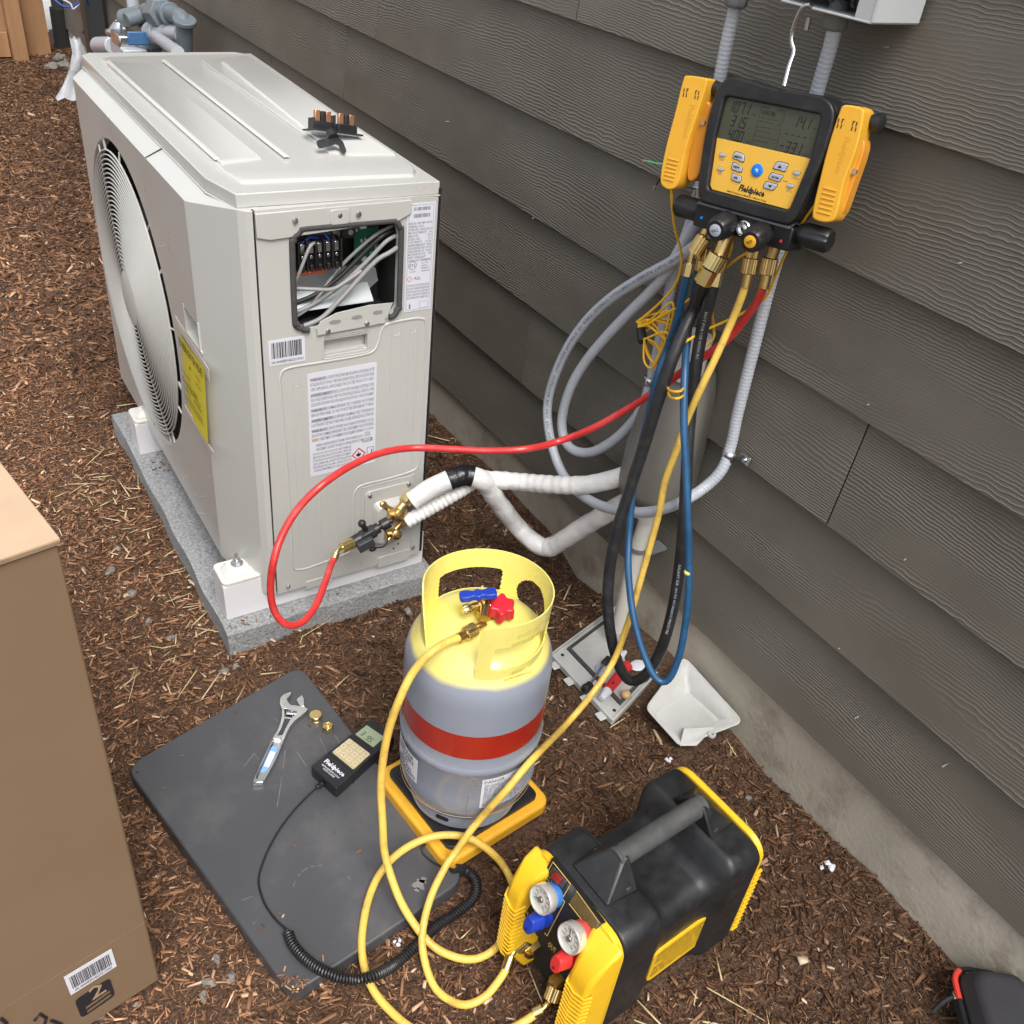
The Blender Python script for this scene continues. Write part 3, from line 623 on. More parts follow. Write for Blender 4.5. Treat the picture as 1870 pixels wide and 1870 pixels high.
b = B(); b.box((-.492, Y0+.05, .845), (.048, .003, .09)); pc = hpart(b, 'circuit_board', pcb, bay)
b = B(); b.box((-.503, Y0+.044, .878), (.012, .008, .016)); b.box((-.500, Y0+.045, .812), (.007, .006, .007)); b.box((-.484, Y0+.045, .818), (.004, .006, .01))
for i in range(18): b.box((-.513+random.random()*.042, Y0+.047, .81+random.random()*.075), (.003, .003, .002+random.random()*.003))
hpart(b, 'board_component', paper, pc)
b = B(); b.box((-.485, Y0+.044, .878), (.014, .009, .014)); b.box((-.483, Y0+.045, .845), (.012, .006, .012)); b.box((-.535, Y0+.035, .875), (.024, .01, .03)); hpart(b, 'board_chip', black, pc)
b = B(); b.cyl((-.535, Y0+.022, .873), (-.535, Y0+.03, .873), .005, n=14); hpart(b, 'screw', chrome, bay)
def wire(P, r, m, nm='wire'): b = B(); b.tube(even(smooth3(P, 8), .005), r, 10); return hpart(b, nm, m, bay)
Yw = Y0
wire([(-.452, Yw+.012, .862), (-.475, Yw+.006, .855), (-.505, Yw+.01, .825), (-.545, Yw+.014, .79), (-.585, Yw+.018, .762), (-.62, Yw+.02, .745), (-.646, Yw+.02, .738)], .0038, cream, 'cable')
wire([(-.452, Yw+.02, .87), (-.48, Yw+.014, .862), (-.515, Yw+.02, .83), (-.555, Yw+.022, .795), (-.60, Yw+.026, .765), (-.646, Yw+.03, .75)], .0042, black, 'cable')
wire([(-.452, Yw+.026, .875), (-.485, Yw+.02, .866), (-.52, Yw+.026, .838), (-.56, Yw+.03, .80), (-.61, Yw+.02, .75), (-.64, Yw+.022, .73)], .0033, cream, 'cable')
wire([(-.452, Yw+.004, .843), (-.47, Yw-.002, .838), (-.495, Yw+.0, .825), (-.53, Yw+.004, .79), (-.565, Yw+.004, .757), (-.60, Yw+.004, .728), (-.632, Yw+.008, .716)], .0044, cream, 'cable')
wire([(-.642, Yw+.012, .787), (-.615, Yw+.004, .785), (-.58, Yw+.0, .782), (-.555, Yw+.004, .79), (-.52, Yw+.01, .805)], .0036, cream, 'cable')
wire([(-.646, Yw+.006, .80), (-.636, Yw+.0, .83), (-.62, Yw+.002, .862), (-.607, Yw+.01, .866), (-.602, Yw+.02, .855)], .003, cream)
wire([(-.65, Yw+.03, .85), (-.63, Yw+.02, .862), (-.612, Yw+.02, .872), (-.59, Yw+.03, .865)], .0022, wire_b)
wire([(-.60, Yw+.03, .885), (-.585, Yw+.02, .876), (-.575, Yw+.02, .862), (-.58, Yw+.02, .855)], .0022, wire_b)
wire([(-.59, Yw+.03, .888), (-.575, Yw+.02, .88), (-.567, Yw+.02, .868)], .0022, black)
# foam gasket round the opening, curling in places, and the bent lip under it
b = B(SP); Q = []
for i, (x, y) in enumerate(rrect(-.651, .711, -.448, .896, .024, 8)): Q.append((x+.002*math.sin(i*1.7), y+.0015*math.sin(i*2.3), .002))
b2 = [V(q) for q in Q]; n_ = len(b2)
P_ = b2[2:]+b2[:1]; P_ = [p for p in P_ if not (-.62 < p.x < -.47 and p.y < .75)]
st = [i for i in range(len(P_)) if P_[i].y < .74 and P_[i].x > -.5]
left = [p for p in P_ if p.x < -.55 and p.y < .85]; 
allp = sorted(P_, key=lambda p: math.atan2(p.y-.80+.0, p.x+.55) if not (p.y < .80 and math.atan2(p.y-.80, p.x+.55) < -PI/2) else math.atan2(p.y-.80, p.x+.55)+2*PI)
b.tube(even(smooth3(allp, 4), .004), .0055, 8); hpart(b, 'foam_gasket', foam, side, sharp=80)
b = B(SP); b.prism([(-.615, .712), (-.606, .726), (-.575, .738), (-.51, .744), (-.462, .742), (-.470, .722), (-.474, .712), (-.61, .709)], .004, .0052); b.prism([(-.612, .710), (-.478, .713), (-.476, .703), (-.612, .699)], .0006, .0052)
for x in (-.583, -.535, -.497): pass
lip = hpart(b, 'bent_lip', ivory, side, bevel=.0006)
b = B(SP)
for x, z, rx in ((-.578, .721, .012), (-.535, .7235, .011), (-.493, .727, .010)): b.prism([(x+rx*math.cos(a), z+.0042*math.sin(a)) for a in np.linspace(0, 2*PI, 20)[:-1]], .0054, .0057)
hpart(b, 'knockout_hole', cream, lip)
# labels
def label(parent, M, w, h, name='sticker', m=paper, th=.0006): b = B(M); b.prism(rrect(0, 0, w, h, .0015, 2), 0, th); return b.obj(name, m, parent, world=HW)
def bars(b, M, x, y, w, h, n=46, seed=1):
    rr = random.Random(seed); t = x
    while t < x+w-.0001:
        a = rr.choice((1, 1, 2, 3))*w/n/1.6; b.prism([(t, y), (min(t+a, x+w), y), (min(t+a, x+w), y+h), (t, y+h)], .0007, .0008, M); t += a+rr.choice((1, 1, 2))*w/n/1.6
M1 = SP @ TR(-.703, .651, .0003); s1 = label(side, M1, .068, .050); b = B(M1); bars(b, None, .005, .014, .058, .031, 50, 3); b.text('S/N: 3404345E9014A22921150021', .0075, TR(.004, .004, .0008), max_w=.060); b.obj('barcode', ink, s1, world=HW)
M2 = SP @ TR(-.632, .392, .0003); s2 = label(side, M2, .141, .230); b = B(M2)
W1 = """WARNING: RISK OF FIRE. AUXILIARY DEVICES WHICH MAY BE IGNITION SOURCES SHALL NOT BE
INSTALLED IN THE DUCTWORK, OTHER THAN AUXILIARY DEVICES LISTED FOR USE WITH THE SPE-
CIFIC APPLIANCE, APPLICABLE FOR DUCTED PRODUCTS ONLY.
AVERTISSEMENT: RISQUE D'INCENDIE. LES DISPOSITIFS AUXILIAIRES SUSCEPTIBLES D'ETRE
DES SOURCES D'IGNITION NE DOIVENT PAS ETRE INSTALLES DANS LES CONDUITS, AUTRES
QUE LES DISPOSITIFS APPROUVES. APPLICABLE AUX PRODUITS AVEC CONDUITS SEULEMENT.
WARNING: RISK OF FIRE. FLAMMABLE REFRIGERANT USED. TO BE REPAIRED ONLY BY TRAINED
SERVICE PERSONNEL. DO NOT PUNCTURE REFRIGERANT TUBING.
AVERTISSEMENT: RISQUE D'INCENDIE. REFRIGERANT INFLAMMABLE UTILISE. TOUTE REPARATION
DOIT ETRE EFFECTUEE PAR DU PERSONNEL QUALIFIE. NE PERCEZ PAS LA TUBULURE.
WARNING: RISK OF FIRE. DISPOSE OF PROPERLY IN ACCORDANCE WITH FEDERAL OR LOCAL
REGULATIONS. FLAMMABLE REFRIGERANT USED. AVERTISSEMENT: RISQUE D'INCENDIE.
ELIMINER CORRECTEMENT CONFORMEMENT AUX REGLEMENTS FEDERAUX OU LOCAUX."""
yy = .221
for i, l in enumerate(W1.split('\n')):
    if i in (3, 6, 8, 10): yy -= .0025
    b.text(l, .0098, TR(.005, yy-.008, .0008), sx=.60, max_w=.131); 
    if l[:3] in ('WAR', 'AVE'): b.text(l.split(':')[0], .0098, TR(.0052, yy-.0081, .0009), sx=.60, max_w=.131)
    yy -= .0102
yy -= .003
for l in ('WARNING: CANCER AND REPRODUCTIVE HARM - WWW.P65WARNINGS.CA.GOV', "AVERTISSEMENT: CANCER ET TROUBLES DE L'APPAREIL REPRODUCTEUR"): b.text(l, .0092, TR(.013, yy-.008, .0008), max_w=.10); yy -= .0095
for l in ('CAUTION: FOR OUTDOOR USE ONLY. READ THE MANUAL', 'BEFORE INSTALLATION AND SERVICE.', 'ATTENTION: POUR USAGE EXTERIEUR SEULEMENT.', 'LIRE LE MANUEL AVANT INSTALLATION.', 'REFRIGERANT R32, A2L, MAX CHARGE SEE PLATE', 'CHARGE MAXIMALE VOIR LA PLAQUE'):
    b.text(l, .0078, TR(.006, yy-.008, .0008), max_w=.082); yy -= .0078
b.obj('lettering', inkgrey, s2, world=HW)
b = B(M2)
for k_, c_ in ((.0105, 0), ): 
    b.plate([(.104, .028-.016+.001), (.120, .028), (.104, .044), (.088, .028)], [[(.104, .0155), (.1165, .028), (.104, .0405), (.0915, .028)]], .0009)
b.obj('flame_symbol_border', red_pl, s2, world=HW)
b = B(M2); b.prism([(.104, .022), (.109, .026), (.108, .031), (.1055, .0285), (.104, .0355), (.1015, .029), (.0995, .031), (.0985, .0255)], .0009, .001); b.plate(rrect(.122, .018, .137, .040, .001, 2), [rrect(.123, .019, .136, .039, .001, 2)], .0009); b.plate(rrect(.112, .054, .134, .063, .003, 3), [rrect(.113, .055, .133, .062, .003, 3)], .0009); b.text('recycle', .0065, TR(.1145, .0565, .0009)); b.box((.1325, .028, .0009), (.002, .012, .0002)); b.obj('label_symbol', ink, s2, world=HW)
b = B(M2); b.prism([(.006, .083), (.0125, .083), (.00925, .090)], .0009, .001); b.obj('hazard_triangle', yel_face, s2, world=HW)
b = B(M2); b.prism([(.116, .066), (.1225, .068), (.129, .066), (.129, .077), (.1225, .079), (.116, .077)], .0009, .001); b.obj('manual_symbol', conduit_m, s2, world=HW)
M3 = SP @ TR(-.4365, .716, .0003); s3 = label(side, M3, .056, .206); b = B(M3)
bars(b, None, .013, .193, .033, .006, 36, 5); bars(b, None, .013, .180, .033, .007, 36, 6); yy = .174
for l in ('MODEL NO.  HEAT PUMP OUTDOOR', 'SERIAL NO.', 'POWER SUPPLY   208/230V 60Hz 1PH', 'MIN CIRCUIT AMPACITY     18 A', 'MAX FUSE                 25 A', 'RATED LOAD               12 A', 'OUTDOOR MOTOR        0.6 A FLA', 'REFRIGERANT  R32', 'DESIGN PRESSURE HIGH  550 PSIG', 'DESIGN PRESSURE LOW   340 PSIG', 'MOISTURE PROTECTION      IPX4', 'NET WEIGHT', 'SUITABLE FOR OUTDOOR USE'):
    b.text(l, .0062, TR(.004, yy-.006, .0008), max_w=.047); yy -= .0058
b.text('ETL', .0085, TR(.0075, .0885, .0009)); b.plate([(.014+.0085*math.cos(a), .0915+.0085*math.sin(a)) for a in np.linspace(0, 2*PI, 28)[:-1]], [[(.014+.0074*math.cos(a), .0915+.0074*math.sin(a)) for a in np.linspace(0, 2*PI, 28)[:-1]]], .0009)
b.text('Intertek', .004, TR(.0085, .078, .0008)); b.text('A2L', .0085, TR(.018, .063, .0009)); yy = .104
for l in ('CONFORMS TO', 'UL STD', '60335-1', 'CERTIFIED TO', 'CAN/CSA'): b.text(l, .0046, TR(.032, yy-.006, .0008), max_w=.018); yy -= .0052
yy = .056
for l in ('CAUTION: RISK OF ELECTRIC SHOCK. DISCON-', 'NECT ALL POWER BEFORE SERVICING.', 'ATTENTION: RISQUE DE CHOC ELECTRIQUE.', 'COUPER LE COURANT AVANT TOUTE REPARATION.', 'USE COPPER SUPPLY WIRES ONLY.'): b.text(l, .0062, TR(.004, yy-.006, .0008), max_w=.047); yy -= .0062
b.prism([(.01, .006), (.013, .006), (.013, .014), (.0115, .017), (.01, .014)], .0008, .0009); b.plate(rrect(.032, .005, .050, .018, .001, 2), [rrect(.0325, .0055, .0495, .0175, .001, 2)], .0008)
b.plate(rrect(.003, .003, .053, .203, .001, 2), [rrect(.0035, .0035, .0525, .2025, .001, 2)], .0008)
b.obj('lettering', inkgrey, s3, world=HW)
b = B(M3); b.plate([(.009, .0595), (.015, .0655), (.009, .0715), (.003, .0655)], [[(.009, .0607), (.0138, .0655), (.009, .0703), (.0042, .0655)]], .0009); b.obj('flame_symbol_border', red_pl, s3, world=HW)
# yellow energy label taped to the front, slightly bowed
M4 = FP @ TR(-1.727, .448, .002); b = B(M4); n_ = 8; rows = []
for i in range(n_+1):
    t = i/n_; rows.append(b.v([(.152*t, 0, .004*math.sin(PI*t)+.006*t), (.156*t, .167, .002*math.sin(PI*t))]))
for i in range(n_): b.f([rows[i][0], rows[i+1][0], rows[i+1][1], rows[i][1]])
e_ = b.obj('energy_label', eg, front, world=HW)
b = B(M4); b.text('ENERGYGUIDE', .024, TR(.004, .146, .0045), max_w=.147); 
for i, l in enumerate(('Heat Pump', 'Split System', 'Cooling Only', 'Efficiency Rating (SEER)', 'Least Efficient          Most Efficient', 'This energy rating is based on U.S. Government tests.')): b.text(l, .010, TR(.012 if i > 1 else .11, .13-i*.018, .0075), max_w=.12 if i > 1 else .035)
b.prism([(.07, .13), (.078, .13), (.074, .122)], .006, .0065); b.box((.075, .075, .0085), (.12, .0015, .0003)); b.box((.075, .035, .0085), (.12, .0015, .0003)); b.obj('lettering', ink, e_, world=HW)
b = B(FP); b.prism([(-1.752, .640), (-1.745, .622), (-1.548, .600), (-1.545, .625)], .0004, .0012); b.obj('clear_tape', tape_m, front, world=HW)
b = B(FP); b.prism([(-1.735, .452), (-1.735, .440), (-1.552, .432), (-1.548, .446)], .0065, .0072); b.obj('clear_tape', tape_m, front, world=HW)
b = B(FP)
for pts in (((378, 868), (384, 871), (392, 868)), ((355, 902), (365, 907), (376, 905)), ((386, 955), (392, 962), (402, 972)), ((352, 925), (362, 935), (380, 938)), ((335, 870), (345, 871)), ((312, 540), (320, 541)), ((330, 488), (334, 492)), ((340, 498), (343, 503)), ((290, 447), (296, 450), (303, 446)), ((400, 905), (404, 900))):
    Q = smooth3([FP.inverted() @ onx(p_, q_, FX) for p_, q_ in pts], 4)
    for u_, v_ in zip(Q, Q[1:]):
        d = (v_-u_).normalized(); n_ = V((-d.y, d.x, 0))*random.uniform(.0003, .0014); z_ = V((0, 0, .0004)); b.f(b.v([u_-n_+z_, v_-n_+z_, v_+n_+z_, u_+n_+z_]))
hpart(b, 'scuff_marks', mat('scuffed enamel', (.66, .65, .62), .6), front)
# crumbs
cr = B()
for _ in range(130):
    a_, c_ = random.choice(((random.gauss(560, 90), random.gauss(1130, 14)), (random.gauss(290, 20), random.gauss(850, 12)), (random.gauss(690, 50), random.gauss(1085, 10)), (random.gauss(440, 20), random.gauss(1150, 10))))
    p = onz(a_, c_, .064)
    if -.82 < p.x < -.36 and 1.455 < p.y < 2.4: cr.box((0, 0, 0), (random.uniform(.002, .009), random.uniform(.0012, .0025), .0014), TR(*p) @ rotz(random.random()*6))
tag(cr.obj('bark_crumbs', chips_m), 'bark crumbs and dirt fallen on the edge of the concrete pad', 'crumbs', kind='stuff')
# service valves
def valve(c, s, name='service_valve'):
    K = frame(c, (1, 0, 0), (0, .3, .954), (0, -.954, .3)); b = B(K)
    b.lathe([(.011*s, -.03), (.011*s, 0), (.0125*s, .004), (.0125*s, .010), (.009*s, .012)], None, 20)
    b.lathe([(.012*s, -.02), (.0125*s, -.004)], frame((0, 0, -.012), (0, 1, 0), (0, 0, 1), (1, 0, 0)) @ TR(0, 0, 0), 16)
    b.cyl((0, 0, -.014), (.024*s, .018*s, -.014), .0095*s, n=16); b.cyl((0, 0, -.014), (-.022*s, .020*s, -.018), .007*s, .006*s, 14); b.ball((-.022*s, .020*s, -.018), .0085*s, n=8, sc=(1, 1, .6))
    b.cyl((0, 0, -.01), (-.018*s, -.014*s, -.006), .0055*s, n=12)
    o = b.obj(name, brass, hp, world=HW, sharp=50)
    b = B(K); b.cyl((.020*s, .015*s, -.014), (.036*s, .027*s, -.014), .0145*s, n=6); b.cyl((.034*s, .0255*s, -.014), (.040*s, .030*s, -.014), .010*s, n=16); b.obj('flare_nut', brass_l, o, world=HW, bevel=.001)
    b = B(K); b.cyl((0, 0, .010), (0, 0, .0145), .0062*s, .0055*s, 6); b.cyl((-.023*s, .021*s, -.014), (-.023*s, .021*s, -.009), .0045*s, n=14); b.obj('valve_stem', brass_l, o, world=HW)
    return K
VA = ony(728, 940, 1.435); VB = ony(722, 975, 1.438)
valve(VA, 1.15); valve(VB, .9)
b = B(SP @ TR(0, 0, .018)); b.hexa([(-.436, .262, 0), (-.418, .235, .0), (-.416, .237, .012), (-.434, .300, .004), (-.437, .262, .002), (-.419, .235, .002), (-.417, .237, .014), (-.435, .300, .006)]); b.obj('bent_tab', ivory, side, world=HW)
#@@PIPES
# ---------------------------------------------------------------- insulated line set and hood
def wrap_r(r, amp, fr):
    return lambda P: (lambda i: r+amp*math.sin(i*fr)+.0012*noise.noise(V((i*.31, r*90, 0))))
ls = thing('insulated_line', 'white wrapped refrigerant line dipping in a wide V between service valve and wall hood', 'pipe', TR(0, 0, 0))
sp1 = [(752, 915, ('y', 1.42)), (785, 893), (822, 876, ('y', 1.40)), (850, 868), (878, 876, ('y', 1.38)), (893, 892), (912, 920), (945, 962, ('z', .17)), (975, 990), (1000, 1000, ('z', .15)), (1030, 985), (1065, 962), (1100, 942), (1130, 925, ('x', -.075)), (1160, 905, ('x', -.07))]
P = even(smooth3(path3(sp1), 8), .006); b = B(); b.tube(P, .0185, 24, rf=lambda i: .0212+.0018*noise.noise(V((i*.17, 1, 2)))); b.obj('foam_sleeve', wrap, ls, sharp=80)
iA = min(range(len(P)), key=lambda i: (P[i]-P[0]).length if False else abs((P[i]-near(842, 868, P[i])).length)+0)
i0 = min(range(len(P)), key=lambda i: (near(822, 878, P[i])-P[i]).length); i1 = min(range(len(P)), key=lambda i: (near(862, 868, P[i])-P[i]).length)
b = B(); b.tube(P[i0:i1+1], .021, 20, cap=False, rf=lambda i: .0232+.0014*noise.noise(V((i*.9, 5, 2)))); b.obj('black_tape', tapeb, ls, sharp=80)
i2 = min(range(len(P)), key=lambda i: (near(1000, 1000, P[i])-P[i]).length); b = B(); b.tube(P[i2+1:i2+8], .0203, 20, cap=False, rf=lambda i: .0226+.0006*math.sin(i*1.3)); b.obj('wrap_tape', mat('white wrap tape', (.84, .84, .83), .3, bump=.001, bs=30), ls, sharp=80)
l2 = thing('insulated_line', 'straighter white wrapped refrigerant line behind the V-shaped one, entering the wall hood', 'pipe', TR(0, 0, 0))
sp2 = [(865, 875, ('y', 1.41)), (900, 876), (950, 880, ('y', 1.36)), (1010, 885), (1060, 886), (1100, 880), (1140, 868, ('x', -.08)), (1170, 850, ('x', -.06))]
P2 = even(smooth3(path3(sp2), 8), .005); b = B(); b.tube(P2, .0175, 20, rf=lambda i: .0196+.0008*math.sin(i*1.5)*(1 if i < len(P2)*.6 else .2)+.001*noise.noise(V((i*.2, 7, 2)))); b.obj('foam_sleeve', wrap, l2, sharp=80)
sp3 = [(742, 953, ('y', 1.425)), (775, 934), (805, 917), (836, 899, ('y', 1.40)), (865, 880, ('y', 1.41))]
P3 = even(smooth3(path3(sp3), 8), .0022); b = B(); b.tube(P3, .0145, 20, rf=lambda i: .0152+.0010*math.sin(i*1.25)); b.obj('corrugated_sleeve', wrap, l2, sharp=80)
# hood (line set cover end)
hc = onx(1200, 910, -.06); hood = thing('line_set_hood', 'taupe plastic wall hood where the white insulated lines enter the siding', 'pipe cover', TR(0, 0, 0))
yb, yt = onx(1200, 910, 0).y-.022, onx(1225, 700, 0).y-.03
rows = []; b = B()
prof_h = [(.415, .072, .108, yb+.004), (.44, .074, .112, yb+.004), (.52, .072, .112, yb+.002), (.60, .066, .104, yb-.002), (.66, .056, .086, yb-.006), (.70, .043, .062, yb-.008), (.715, .03, .04, yb-.009)]
for z, hw, dp, yc in prof_h:
    rows.append(b.v([(-dp*math.sin(PI*i/20)**.6+.002, yc+hw*math.cos(PI*i/20)*-1, z-(.02*math.sin(PI*i/20) if z < .41 else 0)) for i in range(21)]))
for A, C_ in zip(rows, rows[1:]):
    for i in range(20): b.f([A[i], A[i+1], C_[i+1], C_[i]])
b.f(rows[-1]); hd = b.obj('hood_shell', hood_m, hood, sharp=60); sm = hd.modifiers.new('s', 'SOLIDIFY'); sm.thickness = .003
b = B(); b.cyl((-.045, yb-.013, .69), (-.035, yb-.016, .775), .034, .030, 28); b.obj('white_collar', pvc_white, hood)
# drain pipe below hood
dr = thing('drain_pipe', 'off-white drain pipe dropping from under the wall hood behind the hoses', 'pipe', TR(0, 0, 0))
Pd = path3([(1192, 915, ('x', -.045)), (1178, 960, ('x', -.05)), (1165, 1000, ('x', -.055)), (1150, 1060, ('x', -.06)), (1138, 1110, ('x', -.065)), (1128, 1150, ('x', -.07))])
b = B(); b.tube(even(smooth3(Pd, 5), .01), .0165, 20, rf=lambda i: .0165); b.obj('pipe', pvc_white, dr, sharp=80)
d_ = (Pd[1]-Pd[0]).normalized(); b = B(); b.cyl(Pd[0]-d_*.01, Pd[0]+d_*.045, .0215, n=24); b.obj('pipe_socket', pvc_white, dr)
b = B(); b.cyl(Pd[2]-d_*.004, Pd[2]+d_*.006, .019, n=24); b.box(tuple(Pd[2]+V((.03, -.015, 0))), (.05, .03, .006)); b.obj('pipe_strap', fit_grey, dr)

# electrical whip conduits
def ribbed(P): return lambda i: .0104+.0003*math.sin(i*PI/2)
cA = [(1347, -40, ('x', -.055)), (1343, 10, ('x', -.05)), (1327, 80, ('x', -.045)), (1306, 190, ('x', -.035)), (1291, 280, ('x', -.03)), (1278, 345, ('x', -.028)), (1262, 405, ('x', -.028)), (1245, 455, ('x', -.028)), (1228, 510, ('x', -.028)), (1207, 612, ('x', -.028)), (1190, 690, ('x', -.028)), (1172, 745, ('x', -.05)), (1145, 782, ('x', -.06)), (1112, 810, ('x', -.07)), (1078, 826, ('x', -.075)), (1048, 822, ('x', -.08)), (1030, 800, ('x', -.08)), (1027, 760, ('x', -.08)), (1042, 708, ('x', -.08)), (1070, 660, ('x', -.075)), (1110, 612, ('x', -.07)), (1150, 570, ('x', -.065)), (1190, 530, ('x', -.06)), (1222, 490, ('x', -.058)), (1248, 445, ('x', -.055)), (1272, 405, ('x', -.05)), (1290, 360, ('x', -.05))]
o, P = hose('flexible_conduit', cA, .0105, conduit_m, 'grey flexible conduit through the metal coupling making the inner loop beside the wall hood', 'conduit', .0017, 14, rf=ribbed, group='grey conduits hanging on the siding')
condA = o
b = B(); q = path3([(1277, 340, ('x', -.028)), (1272, 372, ('x', -.028))]); b.cyl(q[0], q[1], .0125, n=20); b.obj('metal_coupling', steel, condA, bevel=.001)
cB = [(1527, 40, ('x', -.055)), (1515, 90, ('x', -.05)), (1490, 175, ('x', -.04)), (1462, 280, ('x', -.03)), (1438, 390, ('x', -.022)), (1420, 470, ('x', -.022)), (1402, 535, ('x', -.022)), (1382, 615, ('x', -.022)), (1362, 695, ('x', -.022)), (1346, 760, ('x', -.022)), (1335, 812, ('x', -.024)), (1318, 858, ('x', -.04)), (1283, 893, ('x', -.07)), (1235, 921, ('x', -.13)), (1185, 935, ('x', -.15)), (1133, 933, ('x', -.15)), (1085, 918, ('x', -.13)), (1043, 887, ('x', -.11)), (1018, 845, ('x', -.10)), (1003, 790, ('x', -.095)), (1000, 740, ('x', -.09)), (1012, 690, ('x', -.09)), (1038, 633, ('x', -.085)), (1075, 582, ('x', -.08)), (1122, 540, ('x', -.078)), (1174, 507, ('x', -.075)), (1222, 481, ('x', -.073)), (1262, 455, ('x', -.07)), (1300, 420, ('x', -.06)), (1330, 380, ('x', -.05))]
o, P = hose('flexible_conduit', cB, .0105, conduit_m, 'grey flexible conduit from under the disconnect box making the big outer loop', 'conduit', .0017, 14, rf=ribbed, group='grey conduits hanging on the siding')
condB = o
def print_along(P, s, size, r, m, parent, t0, t1, toward):
    """small print wrapped along a hose on the side that faces a point"""
    b = B(); vs, fs = text_mesh(s); wx = max(v[0] for v in vs); Pn = P[int(len(P)*t0):int(len(P)*t1)]
    if t0 > t1: Pn = P[int(len(P)*t1):int(len(P)*t0)][::-1]
    L = [0]
    for a_, c_ in zip(Pn, Pn[1:]): L.append(L[-1]+(c_-a_).length)
    A = np.array([tuple(p) for p in Pn]); sc = L[-1]/(wx*size)
    out = []
    for x, y, z in vs:
        t = x*size*sc; p = V([float(np.interp(t, L, A[:, i])) for i in range(3)]); q = V([float(np.interp(t+.004, L, A[:, i])) for i in range(3)]); q0 = V([float(np.interp(t-.004, L, A[:, i])) for i in range(3)])
        d = (q-q0).normalized(); n_ = (toward-p); n_ = (n_-d*n_.dot(d)).normalized(); u = n_.cross(d); a = (y-.35)*size/r
        out.append(p+(n_*math.cos(a)+u*math.sin(a))*(r+.0004))
    vv = b.v(out)
    for f in fs: b.f([vv[i] for i in f])
    return b.obj('printed_lettering', m, parent)
print_along(P, 'LIQUID TIGHT FLEXIBLE NONMETALLIC CONDUIT  TYPE B  1/2  SUNLIGHT RESISTANT  OUTDOOR  80C DRY  60C WET', .008, .0108, inkgrey, condB, .95, .64, V((-1.2, .2, 1.5)))
# strap clips
def clip(px, py, P, name, label):
    p = near(px, py, P); t = thing(name, label, 'pipe clip', Matrix.Translation(p)); b = B()
    ring = [V((-.0125*math.cos(a), .0125*math.sin(a), 0)) for a in np.linspace(-PI*.55, PI*.55, 16)]
    for z in (-.009, .004):
        A = b.v([q+V((0, 0, z)) for q in ring]); C_ = b.v([q+V((0, 0, z+.005)) for q in ring])
        for i in range(15): b.f([A[i], A[i+1], C_[i+1], C_[i]])
    A = b.v([q+V((0, 0, -.009)) for q in ring]); C_ = b.v([q*1.04+V((0, 0, .009)) for q in ring])
    for i in range(15): b.f([A[i], A[i+1], C_[i+1], C_[i]])
    o = b.obj('strap_band', steel, t); s_ = o.modifiers.new('s', 'SOLIDIFY'); s_.thickness = .0018; s_.offset = 0
    b = B(); b.box((.016, -.024 if 'lower' in label else .02, 0), (.003, .026, .018)); b.obj('strap_foot', steel, t, bevel=.001)
    b = B(); b.cyl((.0145, -.026 if 'lower' in label else .022, 0), (.010, -.026 if 'lower' in label else .022, 0), .005, .0035, 14); b.obj('screw', steel, t)
clip(1332, 830, onx(1332, 830, -.026), 'conduit_clip', 'lower zinc strap holding the grey conduit to the siding right of the hood')
clip(1188, 695, onx(1188, 695, -.03), 'conduit_clip', 'upper zinc strap on the conduit behind the coiled yellow wire')
# switch box above with nuts
bx = thing('disconnect_box', 'open pale grey electrical disconnect box on the siding above the gauge', 'electrical box', TR(0, 0, 0))
bp0 = onx(1400, -40, -.09); yL, yR = onx(1425, 0, -.095).y, onx(1633, 33, -.05).y
zb_ = onx(1545, 30, -.09).z
b = B()
b.box((-.046, (yL+yR)/2, zb_), (.096, yL-yR, .003)); b.box((-.0015, (yL+yR)/2, zb_+.12), (.003, yL-yR, .24)); b.box((-.046, yL, zb_+.12), (.096, .003, .24)); b.box((-.046, yR, zb_+.12), (.096, .003, .24)); b.box((-.092, yR+.013, zb_+.12), (.003, .03, .24)); b.box((-.046, (yL+yR)/2, zb_+.24), (.096, yL-yR, .003))
b.obj('enclosure', mat('box enamel', (.52, .545, .56), .4, var=.04), bx, bevel=.001)
b = B(); b.box((-.05, (yL+yR)/2+.012, zb_+.12), (.07, .14, .2)); b.obj('fuse_block', black, bx, bevel=.003)
b = B()
for k in range(7):
    y = yR+.04+k*.018; b.tube(smooth3([(-.085, y, zb_+.012), (-.095, y+.012*math.sin(k), zb_+.03), (-.085, y+.01, zb_+.06), (-.07, y, zb_+.12)], 5), .0028, 8)
b.obj('wires', black, bx)
for (px, py, xx, L_) in ((1526, 35, -.055, .026), (1346, -5, -.055, .03)):
    p = onx(px, py, xx); b = B()
    b.lathe([(.016, .012), (.0165, .008), (.0165, -.006), (.0135, -.010), (.0115, -.011)], TR(p.x, p.y, p.z-.003), 32, mod=lambda i, z: .0012 if i % 4 < 2 else 0)
    b.cyl((p.x, p.y, p.z+.006), (p.x, p.y, p.z+.024), .0135, n=20); b.obj('conduit_nut', fit_grey, bx, sharp=50)
p = onx(1478, 32, -.06); b = B(); b.cyl(p, p+V((0, 0, -.016)), .0035, n=12); b.obj('ground_screw', steel, bx)
